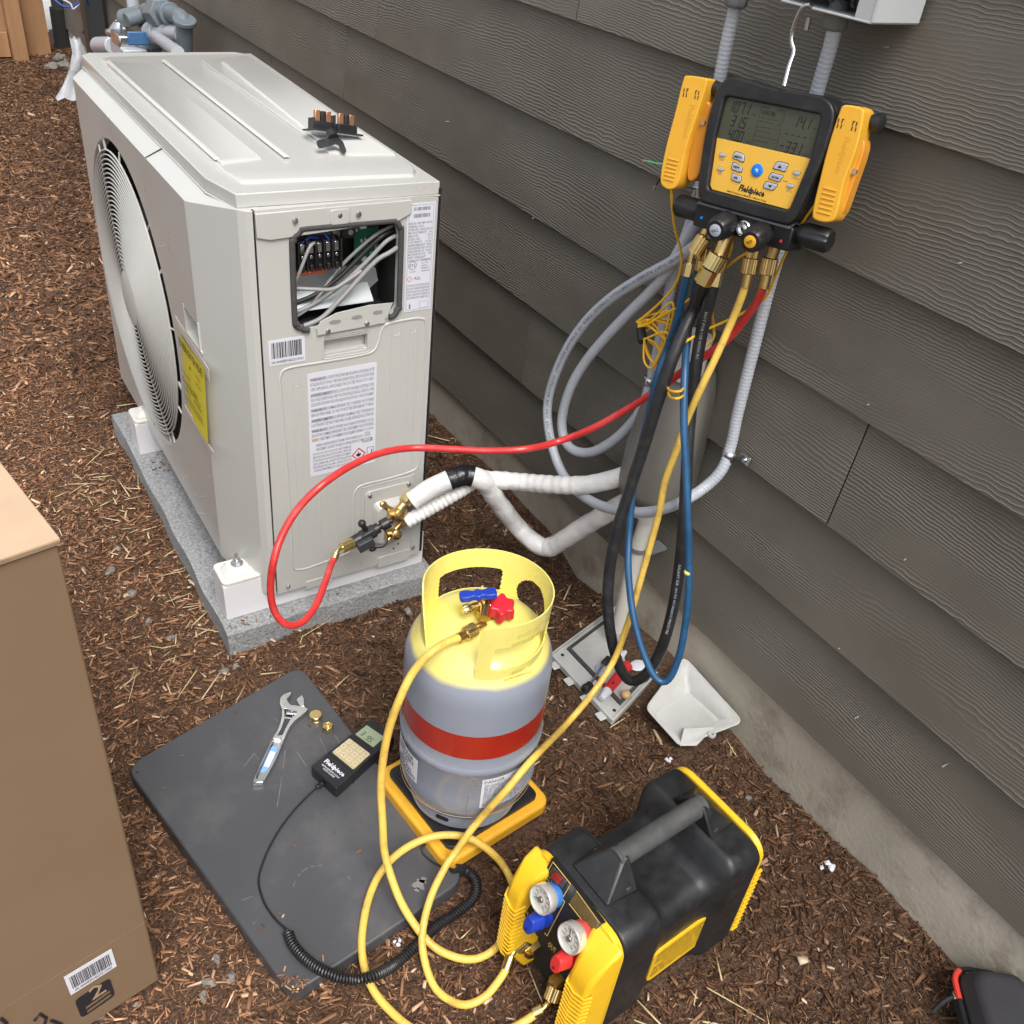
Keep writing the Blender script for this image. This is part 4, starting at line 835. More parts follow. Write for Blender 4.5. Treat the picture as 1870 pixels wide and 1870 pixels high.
# loose wire ends poking from the conduit coupling
def wires(pts, r, m, name, label, cat='wire', tip=None):
    P = even(smooth3(path3(pts), 6), .004); b = B(); b.tube(P, r, 8); o = b.obj(name, m); tag(o, label, cat)
    if tip: b = B(); [b.tube([P[-1], P[-1]+(P[-1]-P[-3]).normalized()*.008+V((random.uniform(-.003, .003), random.uniform(-.003, .003), random.uniform(-.003, .003)))], .0005, 5) for _ in range(8)]; b.obj('bare_strands', bare, o)
    return o
wires([(1282, 270, ('x', -.05)), (1255, 292), (1215, 300, ('x', -.06)), (1180, 294, ('x', -.06))], .0016, wire_g, 'loose_wire', 'green loose wire end sticking out left of the gauge', tip=1)
wires([(1270, 345, ('x', -.05)), (1235, 336, ('x', -.055)), (1212, 322, ('x', -.06)), (1198, 338, ('x', -.06))], .0015, black, 'loose_wire', 'black loose wire end with frayed copper below the green one', tip=1)

# grey pvc gas pipe and clutter behind the unit
gp = thing('grey_pipework', 'slate grey threaded pipe assembly with elbow and union rising behind the unit', 'pipework', TR(0, 0, 0))
X_ = -.13
def pp(*s): return [onx(a, c, X_) for a, c in s]
def pipe(name, pts, r, m=pvc_grey): b = B(); b.tube(even(smooth3(pp(*pts), 6), .02), r, 16); return b.obj(name, m, gp, sharp=60)
def px_r(px, P): return px*((P-CAM).dot(FW))/FPX
r1 = .030
pipe('riser', [(337, 38), (337, 110)], r1); pipe('cross_pipe', [(268, 20), (300, 22), (318, 26), (332, 34), (337, 50)], r1)
pipe('riser', [(269, 24), (269, 60), (270, 110)], r1*1.05); pipe('rear_riser', [(240, -20), (246, 28)], r1*.9, conduit_m)
for a, c, d, e in ((290, 16, 290, 30), ): pass
b = B(); q = pp((284, 24), (298, 25)); b.cyl(q[0], q[1], .055, n=6); b.obj('union_nut', pvc_grey, gp, bevel=.004)
b = B(); q = pp((308, 25), (312, 26)); b.cyl(q[0], q[1], .042, n=20); q = pp((337, 34), (337, 42)); b.cyl(q[0], q[1], .043, n=20); q = pp((269, 42), (269, 48)); b.cyl(q[0], q[1], .046, n=20); q = pp((270, 72), (270, 86)); b.cyl(q[0], q[1], .062, n=8); b.obj('pipe_coupling', pvc_grey, gp, bevel=.003)
b = B(); q = pp((262, 26), (252, 34)); b.cyl(q[0], q[1]+V((-.06, 0, 0)), .036, n=16); q = pp((268, 26),); b.cyl(q[0], q[0]+V((-.09, -.02, -.02)), .028, n=14); b.obj('valve_body', pvc_grey, gp, bevel=.003)
b = B(); q = pp((288, 60), (335, 63)); b.cyl(q[0], q[1], .034, n=16); b.obj('branch_pipe', conduit_m, gp); b = B(); q = pp((278, 60), (292, 60)); b.cyl(q[0], q[1], .044, n=18); b.obj('branch_socket', conduit_m, gp, bevel=.003)
b = B(); q = [onx(284, 66, -.2), onx(325, 96, -.35)]; b.cyl(q[0], q[1], .020, n=14); b.obj('sloping_conduit', conduit_m, gp)
rg = thing('gas_regulator', 'small silver regulator with blue tape behind the far end of the unit', 'regulator', TR(0, 0, 0)); X_ = -.2
c0 = onx(232, 72, X_); b = B(); b.lathe([(.05, -.02), (.06, -.01), (.06, .005), (.045, .012), (.02, .04)], TR(*onx(219, 58, X_)), 24); b.cyl(onx(219, 50, X_), onx(214, 40, X_), .014, n=10); b.obj('regulator_bell', chrome, rg, bevel=.002)
b = B(); b.box(c0, (.1, .15, .055)); b.obj('regulator_block', steel, rg, bevel=.008); b = B(); b.box(onx(253, 70, X_-.005), (.085, .012, .05)); b.obj('blue_tape', mat('dull blue tape', (.06, .16, .34), .5), rg, bevel=.004)
b = B(); b.cyl(onx(212, 70, X_), onx(222, 70, X_), .016, n=12); b.obj('brass_plug', brass_l, rg)
b = B(); q = onx(236, 92, X_); b.box(q, (.1, .24, .05)); b.cyl(onx(180, 84, X_), onx(208, 84, X_), .04, n=18); b.obj('grey_bracket', conduit_m, rg, bevel=.006)
X_ = -.04
ds = thing('downspout', 'dark charcoal downspout with a ribbed black boot at the house corner', 'downspout', TR(0, 0, 0))
b = B(); q = onx(172, 40, -.06); b.box((q.x, q.y, 1.3), (.10, .13, 2.6)); b.obj('spout', trim_m if False else dkpipe, ds, bevel=.01)
sq = thing('standpipe', 'black plastic standpipe with a wider sleeve beside the fence', 'pipe', TR(0, 0, 0)); q = onz(122, 100, 0); b = B(); b.cyl((q.x, q.y, 0), (q.x, q.y, 1.6), .045, n=20); b.obj('pipe', dkpipe, sq); b = B(); b.cyl((q.x, q.y, -.02), (q.x, q.y, .28), .066, .06, 24); b.obj('sleeve', deep, sq, bevel=.004)
b = B(); q = onx(185, 62, -.2); b.hexa([(q.x-.10, q.y-.12, -.02), (q.x+.08, q.y-.12, -.02), (q.x+.08, q.y+.12, -.02), (q.x-.1, q.y+.12, -.02), (q.x-.06, q.y-.07, .36), (q.x+.05, q.y-.08, .36), (q.x+.06, q.y+.07, .38), (q.x-.05, q.y+.07, .37)])
tag(b.obj('plastic_sack', mat('dark grey poly', (.10, .10, .105), .35, bump=.01, bs=12), bevel=.03, seg=3), 'dark grey wrapped bundle between the downspout and the regulator', 'bundle')
o_ = wires([(152, 60, ('x', -.1)), (160, 25), (158, -10, ('x', -.1))], .006, wire_b, 'cable', 'blue cable hanging beside the downspout', 'cable')
wires([(95, -5, ('y', 6.6)), (118, 12), (140, 8), (150, -5, ('y', 6.6))], .006, wire_b, 'cable', 'blue cable loop in front of the standpipe', 'cable')
wires([(105, -5, ('y', 6.6)), (128, 6), (135, 16), (155, -5, ('y', 6.6))], .005, paper, 'cable', 'white cable loop in front of the standpipe', 'cable')
# clear plastic bag
b = B(); Pq = path3([(137, 70, ('y', 3.2)), (146, 100), (138, 130), (130, 155), (126, 178, ('y', 3.2))])
rr = [.012, .018, .02, .024, .03]
ring = []
for i, p in enumerate(Pq): ring.append(b.v([p+V((rr[i]*(1+.35*math.sin(3*a+i))*math.cos(a), rr[i]*(1+.35*math.cos(4*a+i))*math.sin(a), .006*math.sin(5*a))) for a in np.linspace(0, 2*PI, 15)[:-1]]))
for A, C_ in zip(ring, ring[1:]):
    for i in range(14): b.f([A[i], A[(i+1) % 14], C_[(i+1) % 14], C_[i]])
bagm = mat('frosted film', (.62, .64, .68), .25, bump=.004, bs=40, trans=.25)
tag(b.obj('plastic_bag', bagm, sharp=80), 'frosted plastic strip hanging past the far left corner of the unit', 'plastic film')
#@@MANIFOLD
# ---------------------------------------------------------------- digital manifold hung on its hook
MO = V((-.11, .98631, 1.1912)); MR = V((.2387221, -.968909, .0650164)); MU = V((.1210536, .0961216, .9879811)); MN = V((-.9635133, -.2279825, .1402363))
MF = frame(MO, MR, MU, MN)
mf = thing('manifold_gauge', 'black and amber digital refrigerant gauge hanging from a steel hook on the wall', 'gauge', MF)
def loc(P): return MF.inverted() @ P
OUT = smooth2([(-.0955, .000), (-.0915, .014), (-.082, .025), (-.066, .029), (-.045, .0275), (-.02, .0245), (.005, .0238), (.03, .0245), (.055, .025), (.075, .0235), (.088, .017), (.0955, .007), (.0985, -.008), (.0985, -.03), (.097, -.055), (.093, -.085), (.089, -.110), (.085, -.130), (.079, -.143), (.067, -.148), (.03, -.149), (-.03, -.149), (-.068, -.148), (-.081, -.143), (-.087, -.130), (-.091, -.108), (-.0945, -.08), (-.0965, -.05), (-.0965, -.022)], 3)
def rpoly(P, r, n=5):
    out = []
    for i in range(len(P)):
        a, c, d = V((*P[i-1], 0)), V((*P[i], 0)), V((*P[(i+1) % len(P)], 0)); u = (a-c).normalized(); w = (d-c).normalized(); q = min(r, (a-c).length*.45, (d-c).length*.45)
        for k in range(n+1): t = k/n; out.append(tuple((c+u*q*(1-t)**2+w*q*t**2)[:2]))
    return out
FACE = rpoly([(-.0785, .002), (.0785, .002), (.080, -.056), (.0695, -.129), (-.0705, -.129), (-.079, -.056)], .007)
b = B(); b.prism(OUT, -.046, -.0015); b.obj('body', black_g, mf, bevel=.006, seg=3)
b = B(); b.plate(OUT, [FACE], .008, thick=.0095); b.obj('rubber_boot', black_g, mf, bevel=.003, seg=3, sharp=50)
FY = [(-.0785, -.0555), (.0795, -.0555), (.0705, -.122), (.065, -.128), (-.066, -.128), (-.071, -.122)]
b = B(); b.prism(FY, -.0015, .0012); fc = b.obj('face_sheet', yel_face, mf, bevel=.0006)
b = B(); b.prism([(-.078, .0015), (.078, .0015), (.0795, -.0555), (-.0785, -.0555)], -.0015, .0010); sc = b.obj('screen', lcd, mf)
SEG = {'0': 'abcdef', '1': 'bc', '2': 'abged', '3': 'abgcd', '4': 'fgbc', '5': 'afgcd', '6': 'afgedc', '7': 'abc', '8': 'abcdefg', '9': 'abcdfg', '-': 'g'}
def seg7(b, s, x, y, w, h, t, z, sl=.18, gap=.32):
    """seven-segment digits; x,y lower left"""
    for ch in s:
        if ch == '.': b.prism([(x-w*.22+sl*0, y), (x-w*.22+t, y), (x-w*.22+t, y+t), (x-w*.22, y+t)], z, z+.0001); continue
        if ch == ' ': x += w*(1+gap); continue
        def bar(x0, y0, x1, y1):
            b.prism([(x+x0+sl*y0, y+y0), (x+x1+sl*y0, y+y0), (x+x1+sl*y1, y+y1), (x+x0+sl*y1, y+y1)], z, z+.0001)
        g = t*.25
        for q in SEG[ch]:
            if q == 'a': bar(g, h-t, w-g, h)
            if q == 'd': bar(g, 0, w-g, t)
            if q == 'g': bar(g, h/2-t/2, w-g, h/2+t/2)
            if q == 'f': bar(0, h/2+g, t, h-g)
            if q == 'b': bar(w-t, h/2+g, w, h-g)
            if q == 'e': bar(0, g, t, h/2-g)
            if q == 'c': bar(w-t, g, w, h/2-g)
        x += w*(1+gap)
b = B(); z = .0011
seg7(b, '107.1', -.0715, -.0172, .0070, .0155, .0017, z); seg7(b, '31.5', -.0625, -.0362, .0070, .0155, .0017, z); seg7(b, '40.0', -.0625, -.0550, .0070, .0155, .0017, z)
seg7(b, '14.1', .037, -.0200, .0070, .0155, .0017, z); seg7(b, '-33.1', .0245, -.0550, .0070, .0155, .0017, z)
for k in range(4): b.box((.032+k*.0095, -.0305, z), (.005, .0012, .0002))
for yy in (-.0215, -.0345, -.0475):
    for k in range(4): b.box((-.013+k*.006, yy, z), (.0035, .0010, .0002))
for q in (((-.018, -.004), (-.018, -.055)), ((.021, -.004), (.021, -.055))): b.box((q[0][0], -.0295, z), (.0004, .050, .0002))
for yy in (-.0165, -.0285, -.0415): b.box((.0015, yy, z), (.039, .0004, .0002))
b.text('R454B', .0088, TR(-.0145, -.0125, z), max_w=.021); b.text('LIQUID', .0034, TR(-.016, -.0035, z)); b.text('VAPOR', .0034, TR(.009, -.0035, z))
for t, x, y in (('PSIG', -.030, -.0165), ('VSAT', -.029, -.0535), ('F', -.030, -.0355), ('PSIG', .068, -.0185), ('LSAT', .066, -.0535), ('F', .070, -.032), ('V/F', .0135, -.0225), ('F', .0155, -.0355), ('F', .0155, -.0485)): b.text(t, .0038, TR(x, y, z))
b.obj('lcd_readout', lcdink, sc)
def button(pts, c, nm='button', m=btn, z1=.0030, par=fc):
    P = smooth2([(c[0]+x, c[1]+y) for x, y in pts], 3); b = B(); b.prism(P, .0008, z1, scale_top=[(c[0]+(x-c[0])*.9, c[1]+(y-c[1])*.86) for x, y in P]); o = b.obj(nm, m, par, bevel=.0003)
    b = B(); b.prism([(c[0]+(x-c[0])*1.06, c[1]+(y-c[1])*1.12) for x, y in P], .0009, .0014); b.obj('button_rim', lcdink, o); return o
def blab(o, t, s, x, y, z=.0032, m=ink, par=None): b = B(); b.text(t, s*1.12, TR(x, y, z), al='CENTER', bold=.04); return b.obj('lettering', m, o)
def quadb(w, h, tl=0, tr=0): return [(-w, -h), (-w*.4, -h*1.02), (w, -h), (w, h*(1-tr)), (w*.4, h*(1+(0))), (-w, h*(1-tl)), ]
o = button([(-.0085, .005), (.0, .0058), (.0078, .0038), (.0098, -.001), (.0095, -.0058), (0, -.0045), (-.009, -.003)], (-.034, -.0745)); blab(o, 'MENU', .0042, -.0345, -.0765)
o = button([(-.0088, .0055), (.0, .0045), (.0085, .002), (.0085, -.005), (0, -.0045), (-.0078, -.0035)], (-.0325, -.0895)); blab(o, 'VIEW', .0042, -.033, -.0905)
o = button([(-.0082, .0048), (.0, .004), (.0078, .003), (.0078, -.0052), (0, -.0048), (-.006, -.004), (-.0078, -.001)], (-.0295, -.1035)); blab(o, 'AIR', .0042, -.030, -.105)
o = button([(-.0075, .005), (0, .0062), (.0105, .0055), (.0095, .0), (.0085, -.0052), (-.001, -.0045), (-.0105, -.0045), (-.0095, .001)], (.0365, -.0745)); b = B(); b.prism([(.0325, -.0762), (.0395, -.0762), (.036, -.072)], .0031, .0033); b.obj('arrow', ink, o)
o = button([(-.0085, .0052), (0, .0052), (.0105, .005), (.009, 0), (.007, -.0042), (-.002, -.0035), (-.0105, -.0028)], (.0335, -.0905)); blab(o, 'ENTER', .0036, .0335, -.0915)
o = button([(-.0085, .0048), (0, .0050), (.0105, .0046), (.009, 0), (.006, -.0042), (-.002, -.0042), (-.0105, -.003)], (.0285, -.1035)); b = B(); b.prism([(.0255, -.1015), (.0325, -.1015), (.029, -.1055)], .0031, .0033); b.obj('arrow', ink, o)
b = B(TR(.0015, -.0865, 0)); b.lathe([(.0092, .0005), (.0092, .0028), (.0080, .0034), (.002, .0035)], n=36); o = b.obj('power_button', blue_b, fc, bevel=.0003)
b = B(TR(.0015, -.0865, .0037)); 
for k in range(8): a = PI*k/4; b.tube([(0, 0, 0), (.0033*math.cos(a), .0033*math.sin(a), 0)], .00035, 5)
b.ball((0, 0, 0), .0013, n=6); b.obj('sun_symbol', paper, o)
for (x, y, t) in ((-.0618, -.0768, 'VACUUM\nFILTER'), (-.0590, -.0965, 'TEMP\nSELECT'), (.0635, -.0775, 'SET\nSUPERHEAT'), (.0595, -.0960, 'ZERO\nPRESSURE')):
    o = button([(-.0048, .0018), (0, .0026), (.0048, .0018), (.0052, 0), (.0048, -.0018), (0, -.0026), (-.0048, -.0018), (-.0052, 0)], (x, y)); b = B(); b.text(t, .0024, TR(x, y-.0062, .0013), al='CENTER'); b.obj('lettering', inkgrey, o)
b = B(); b.text('Fieldpiece', .0125, frame((-.0215, -.1195, .0014), (1, 0, 0), (.2, 1, 0), (0, 0, 1)), max_w=.044, bold=.05); b.text('SMAN Refrigerant Manifold + Micron Gauge', .0038, TR(-.040, -.1257, .0014), max_w=.080); b.text('ALARM', .0022, TR(.046, -.0925, .0014)); b.obj('printed_logo', ink, fc)
# valve block
b = B(); b.prism([(-.084, -.150), (.081, -.150), (.084, -.152), (.084, -.184), (-.083, -.186), (-.086, -.170)], -.040, .004); blk = b.obj('valve_block', mat('black anodised', (.008, .008, .009), .35, bump=.0001, bs=300), mf, bevel=.0025, seg=2)
b = B(); b.prism([(-.083, -.1485), (.079, -.1485), (.079, -.1535), (-.084, -.1535)], .004, .0068, scale_top=[(-.081, -.150), (.077, -.150), (.077, -.1525), (-.082, -.1525)]); b.hexa([(-.083, -.1425, -.02), (.079, -.1425, -.02), (.079, -.154, .007), (-.083, -.154, .007), (-.083, -.140, -.02), (.079, -.140, -.02), (.079, -.1515, .009), (-.083, -.1515, .009)]); b.obj('top_ledge', darkgrey, blk, bevel=.001)
def fluted(b, K, r, h, n=40, k=5, d=.0012): b.lathe([(r*.82, 0), (r, .003), (r, h*.55), (r*.9, h*.9), (r*.72, h)], K, n, mod=lambda i, z: -d if i % k == 0 and .002 < z < h*.93 else 0)
for x, y, ring_m, t, m in ((-.0235, -.168, btn, 'VAC', None), (.0365, -.1695, yel_or, 'REF', None)):
    ax = V((.28, -.22, .93)).normalized() if x < 0 else V((.25, -.2, .94)).normalized(); ax = V((.10 if x < 0 else .12, -.22, .96)).normalized()
    q = ax.to_track_quat('Z', 'Y').to_matrix().to_4x4(); K = TR(x, y, .003) @ q; b = B(); fluted(b, K, .0195, .040); kn = b.obj('valve_knob', black_g, mf, sharp=35)
    b = B(K); b.lathe([(.0092, .0395), (.0092, .0412), (.008, .0418)], n=28); d_ = b.obj('knob_disc', ring_m, kn); b = B(K @ TR(0, -.0022, .0420)); b.text(t, .0062, I4(), al='CENTER'); b.obj('lettering', ink, d_)
b = B(TR(.0065, -.169, .004)); b.lathe([(.0115, -.002), (.0115, .004), (.0098, .0055), (.0090, .003), (.006, .0015)], n=32, cap=False); b.lathe([(.006, .001), (.006, .003), (.003, .0045)], n=8); b.obj('sight_port', chrome, mf, sharp=40)
for sx_, x in ((-1, -.083), (1, .083)):
    K = frame((x, -.166+(.0 if sx_ < 0 else .008), -.020), (0, 1, 0), (0, 0, sx_), (sx_, 0, 0)); b = B(K); b.lathe([(.0135, 0), (.0155, .004), (.0175, .012), (.0178, .045), (.0145, .050)], n=40, mod=lambda i, z: -.0016 if i % 8 < 2 and z > .011 else 0); b.obj('side_handwheel', black_g, mf, sharp=35)
b = B(); b.cyl((-.070, -.171, .0042), (-.070, -.171, .0050), .0022, n=12); b.obj('blue_dot', blue_b, mf); b = B(); b.cyl((.070, -.172, .0042), (.070, -.172, .0050), .0022, n=12); b.obj('red_dot', red_pl, mf)
b = B(); b.cyl((-.094, .004, -.022), (-.122, .010, -.024), .011, n=20); b.obj('clamp_post', black, mf, sharp=50)
b = B(); b.cyl((.096, .0, -.022), (.150, .006, -.028), .009, n=20); b.lathe([(.013, 0), (.013, .009), (.010, .011)], frame((.142, .004, -.027), (0, 1, 0), (0, 0, 1), (1, 0, 0)), 20); b.obj('clamp_post', black, mf, sharp=50)
# hook
hk = [(1432, 158, ('x', -.115)), (1441, 122, ('x', -.105)), (1450, 95, ('x', -.095)), (1446, 78, ('x', -.095)), (1447, 60, ('x', -.095)), (1455, 34, ('x', -.098)), (1466, 14, ('x', -.10)), (1477, 9, ('x', -.098)), (1481, 14, ('x', -.093))]
P = even(smooth3(path3(hk), 6), .003); b = B(); b.tube([MF.inverted() @ p for p in P], .0032, 10); b.obj('hook', steel, mf)
# hose ports and fittings under the block
def knurl(b, K, r, h, n=40):
    b.lathe([(r*.82, 0), (r, .0015), (r, h*.2), (r, h*.45), (r, h*.75), (r, h-.0015), (r*.82, h)], K, n, mod=lambda i, z: -.0009 if i % 2 else 0)
def axisK(p, q): d = (V(q)-V(p)).normalized(); return Matrix.Translation(p) @ d.to_track_quat('Z', 'Y').to_matrix().to_4x4()
def P3(px, py, off): """point on the plane parallel to the gauge face, off metres in front"""; n = MN; o = MO+MN*off; d = ray(px, py); return CAM+d*((o-CAM).dot(n)/d.dot(n))
def fitting(parent, pts, specs, inv=None):
    """pts: world axis polyline; specs: list of (kind, i0, i1, radius)"""
    for kind, a, c, r, m in specs:
        b = B(); p, q = pts[a], pts[c]; L_ = (q-p).length; K = axisK(p, q)
        if kind == 'cyl': b.lathe([(r, 0), (r, L_)], K, 20)
        elif kind == 'hex': b.lathe([(r, 0), (r, L_)], K, 6)
        elif kind == 'knurl': knurl(b, K, r, L_)
        elif kind == 'bell': b.lathe([(r*.86, 0), (r, .002), (r, L_), (r*.8, L_), (r*.8, L_*.5)], K, 36, mod=lambda i, z: -.0008 if i % 2 else 0, cap=False)
        elif kind == 'tube': b.tube(even(smooth3(pts[a:c+1], 5), .003), r, 14)
        o = b.obj({'cyl': 'brass_stem', 'hex': 'hex_crimp', 'knurl': 'knurled_nut', 'bell': 'knurled_coupler', 'tube': 'bent_stem'}[kind], m, parent, world=parent.matrix_world if parent.type == 'EMPTY' or True else None, sharp=35)
def Pm(*s): return [P3(a, c, o) for a, c, o in s]
blue_t = thing('refrigerant_hose', 'blue refrigerant hose in a long hanging loop from both lower left ports of the gauge', 'hose', Matrix.Translation(P3(1250, 500, .0)), 'hoses hanging from the gauge')
blk_t = thing('refrigerant_hose', 'thick black vacuum hose in a long hanging loop below the gauge', 'hose', Matrix.Translation(P3(1285, 500, .01)), 'hoses hanging from the gauge')
yel_t = thing('refrigerant_hose', 'yellow hose from the gauge down to the blue-knob side of the recovery machine', 'hose', Matrix.Translation(P3(1362, 500, -.01)), 'hoses hanging from the gauge')
red_t = thing('refrigerant_hose', 'red hose from the gauge sweeping left to the service valve of the heat pump', 'hose', Matrix.Translation(P3(1400, 500, -.02)), 'hoses hanging from the gauge')
for t_ in (blue_t, blk_t, yel_t, red_t): del t_['group']
bpy.context.view_layer.update()
def hpiece(t, spec, r, m, step=.008, n=14):
    P = even(smooth3(path3(spec), 8), step); b = B(); b.tube(P, r, n); b.obj('rubber_hose', m, t, world=t.matrix_world); return P
# ball-valve ports (part of gauge)
for a, c, r in (((1290, 418, -.012), (1277, 445, -.008), .006), ((1330, 425, -.012), (1312, 468, -.004), .0115), ((1380, 445, -.02), (1372, 480, -.02), .008), ((1416, 450, -.025), (1408, 472, -.025), .009)):
    b = B(); b.cyl(P3(*a), P3(*c), r, n=18); b.obj('brass_port', brass, mf, world=MF)
q = Pm((1291, 425, -.005), (1268, 452, .0), (1264, 460, .004), (1258, 478, .006), (1255, 484, .006), (1250, 505, .006))
fitting(blue_t, [P3(1287, 432, .004), P3(1268, 462, .010)], [('bell', 0, 1, .0125, brass)])
fitting(blue_t, [P3(1268, 455, .009), P3(1263, 466, .010), P3(1259, 482, .010)], [('tube', 0, 2, .0045, brass_l)])
fitting(blue_t, [P3(1259, 481, .010), P3(1254, 504, .010)], [('hex', 0, 1, .0085, brass_l)])
fitting(blue_t, [P3(1286, 450, -.012), P3(1280, 475, -.012), P3(1276, 494, -.012)], [('knurl', 0, 1, .0105, brass), ('hex', 1, 2, .0075, brass)])
fitting(blk_t, [P3(1313, 464, .004), P3(1297, 492, .008)], [('knurl', 0, 1, .0155, brass_l)])
fitting(blk_t, [P3(1296, 492, .008), P3(1282, 518, .010)], [('hex', 0, 1, .0145, brass_l)])
fitting(blk_t, [P3(1318, 468, -.018), P3(1310, 495, -.018), P3(1304, 522, -.018)], [('knurl', 0, 1, .0125, brass), ('hex', 1, 2, .0105, brass_l)])
fitting(yel_t, [P3(1372, 470, -.014), P3(1366, 500, -.014), P3(1361, 524, -.014)], [('knurl', 0, 1, .0125, brass), ('cyl', 1, 2, .0085, brass)])
fitting(yel_t, [P3(1376, 455, -.014), P3(1372, 472, -.014)], [('knurl', 0, 1, .009, brass)])
fitting(red_t, [P3(1407, 470, -.024), P3(1400, 502, -.024), P3(1394, 526, -.024)], [('knurl', 0, 1, .0125, brass), ('cyl', 1, 2, .0085, brass)])
e0 = ('p', P3(1282, 516, .010))
hb = lambda px, py, o: ('p', P3(px, py, o))
Pk = hpiece(blk_t, [(1284, 514, hb(1284, 514, .010)), (1268, 560, ('x', -.128)), (1246, 610, ('x', -.150)), (1224, 665, ('x', -.172)), (1199, 740, ('x', -.185)), (1176, 815), (1153, 885, ('x', -.205)), (1128, 965), (1114, 1035), (1110, 1095), (1114, 1150), (1125, 1200), (1138, 1230), (1152, 1243, ('x', -.19)), (1172, 1238), (1194, 1212), (1213, 1170), (1230, 1105), (1241, 1035), (1248, 960, ('x', -.15)), (1253, 880), (1257, 800), (1265, 715, ('x', -.128)), (1277, 630, ('x', -.122)), (1291, 565), (1304, 515, hb(1304, 515, -.018))], .0108, black_hose)
print_along(Pk, 'GALAXY SLR  600 PSI WORKING PRESSURE', .0065, .0112, btn, blk_t, .70, .60, V((-1.2, .0, 1.4)))
print_along(Pk, 'NOT FOR USE WITH A1', .0065, .0112, cream, blk_t, .975, .915, V((-1.2, .0, 1.4)))
for o in blk_t.children:
    if o.name.startswith('printed'): o.data.transform(blk_t.matrix_world.inverted())
Pb = hpiece(blue_t, [(1254, 501, hb(1254, 501, .010)), (1246, 540), (1234, 590), (1219, 635, ('x', -.128)), (1203, 680, ('x', -.145)), (1188, 740), (1172, 810, ('x', -.165)), (1158, 880, ('x', -.178)), (1150, 960, ('x', -.19)), (1147, 1030), (1152, 1095), (1162, 1150), (1176, 1195), (1193, 1232), (1210, 1246, ('x', -.212)), (1226, 1234), (1241, 1195), (1250, 1150), (1257, 1090), (1258, 1020), (1256, 940, ('x', -.186)), (1253, 860, ('x', -.182)), (1249, 780, ('x', -.177)), (1250, 690, ('x', -.158)), (1256, 610, ('x', -.124)), (1266, 550), (1276, 492, hb(1276, 492, -.012))], .0066, blue_hose)
b = B(); q = near(1256, 1045, min(Pb, key=lambda P: (near(1256, 1045, P)-P).length)); b.ball(q, .0072, n=7, sc=(1, 1, .8)); b.obj('paint_smear', yel_tank, blue_t, world=blue_t.matrix_world)
yin = onz(928, 1763, .045)
Py = hpiece(yel_t, [(1361, 522, hb(1361, 522, -.014)), (1352, 548), (1335, 590, ('x', -.118)), (1306, 655, ('x', -.134)), (1276, 718, ('x', -.150)), (1251, 775, ('x', -.153)), (1233, 828, ('x', -.16)), (1214, 881, ('x', -.17)), (1204, 935), (1188, 995), (1171, 1055), (1156, 1108), (1141, 1155), (1119, 1210, ('x', -.24)), (1082, 1266), (1036, 1321, ('x', -.36)), (990, 1368, ('z', .225)), (960, 1400, ('z', .238)), (930, 1437, ('z', .218)), (900, 1470, ('z', .180)), (875, 1498, ('z', .140)), (857, 1520, ('z', .122)), (835, 1552, ('z', .090)), (814, 1582, ('z', .074)), (786, 1640, ('z', .055)), (771, 1707), (777, 1761, ('z', .012)), (796, 1806), (828, 1830), (857, 1834, ('z', .012)), (889, 1817), (917, 1782), (927, 1763, ('p', yin))], .0062, yel_hose)
SVP = ony(633, 998, 1.40)
Pr = hpiece(red_t, [(1394, 524, hb(1394, 524, -.024)), (1384, 548), (1362, 580, ('x', -.085)), (1330, 618, ('x', -.085)), (1295, 645, ('x', -.092)), (1255, 672, ('x', -.105)), (1215, 702, ('x', -.118)), (1175, 729, ('x', -.128)), (1130, 756, ('x', -.15)), (1080, 783), (1020, 806, ('x', -.22)), (960, 820, ('x', -.30)), (890, 823), (820, 820), (755, 818, ('y', 1.33)), (700, 826), (645, 848), (590, 884, ('y', 1.28)), (545, 928), (515, 978), (499, 1028, ('y', 1.24)), (494, 1078), (502, 1118), (524, 1141, ('y', 1.22)), (550, 1137), (574, 1110), (592, 1068, ('y', 1.29)), (603, 1036), (609, 1022, ('y', 1.36))], .0068, red_hose)
# fittings at heat pump end
fitting(red_t, [ony(609, 1023, 1.36), ony(614, 1010, 1.37)], [('cyl', 0, 1, .0075, brass_l)])
fitting(red_t, [ony(613, 1012, 1.368), ony(619, 1003, 1.375), ony(628, 999, 1.38)], [('tube', 0, 2, .0042, brass_l)])
fitting(red_t, [ony(624, 1001, 1.378), ony(645, 991, 1.385)], [('knurl', 0, 1, .0115, brass_l)])
vt = thing('valve_core_tool', 'black valve core tool clipped between the red hose and the service valve', 'valve tool', Matrix.Translation(ony(675, 970, 1.40))); bpy.context.view_layer.update(); VM = vt.matrix_world.copy()
def vq(px, py, y=1.395): return ony(px, py, y)
b = B(); b.cyl(vq(642, 992), vq(664, 979), .0125, n=24); b.cyl(vq(660, 982), vq(684, 968), .0145, n=8); b.cyl(vq(682, 969), vq(692, 963), .0115, n=20); b.obj('tool_barrel', black, vt, world=VM, bevel=.001)
b = B(); q0, q1 = vq(692, 963), vq(697, 960); b.cyl(q0, q1, .007, n=14); b.cyl(vq(696, 961), vq(710, 953), .0125, n=24); b.cyl(vq(710, 953), vq(716, 950), .005, n=12); b.obj('tool_coupling', black, vt, world=VM, bevel=.001)
b = B(); b.cyl(vq(672, 975), vq(662, 958), .006, n=14); b.ball(vq(661, 956), .0085, n=8); b.obj('tool_lever', black, vt, world=VM)
b = B(); K = axisK(vq(655, 1000, 1.38), vq(683, 985, 1.38)); b.box((0, 0, .016), (.016, .022, .036), K); b.obj('tool_clip', darkgrey, vt, bevel=.002, world=VM)
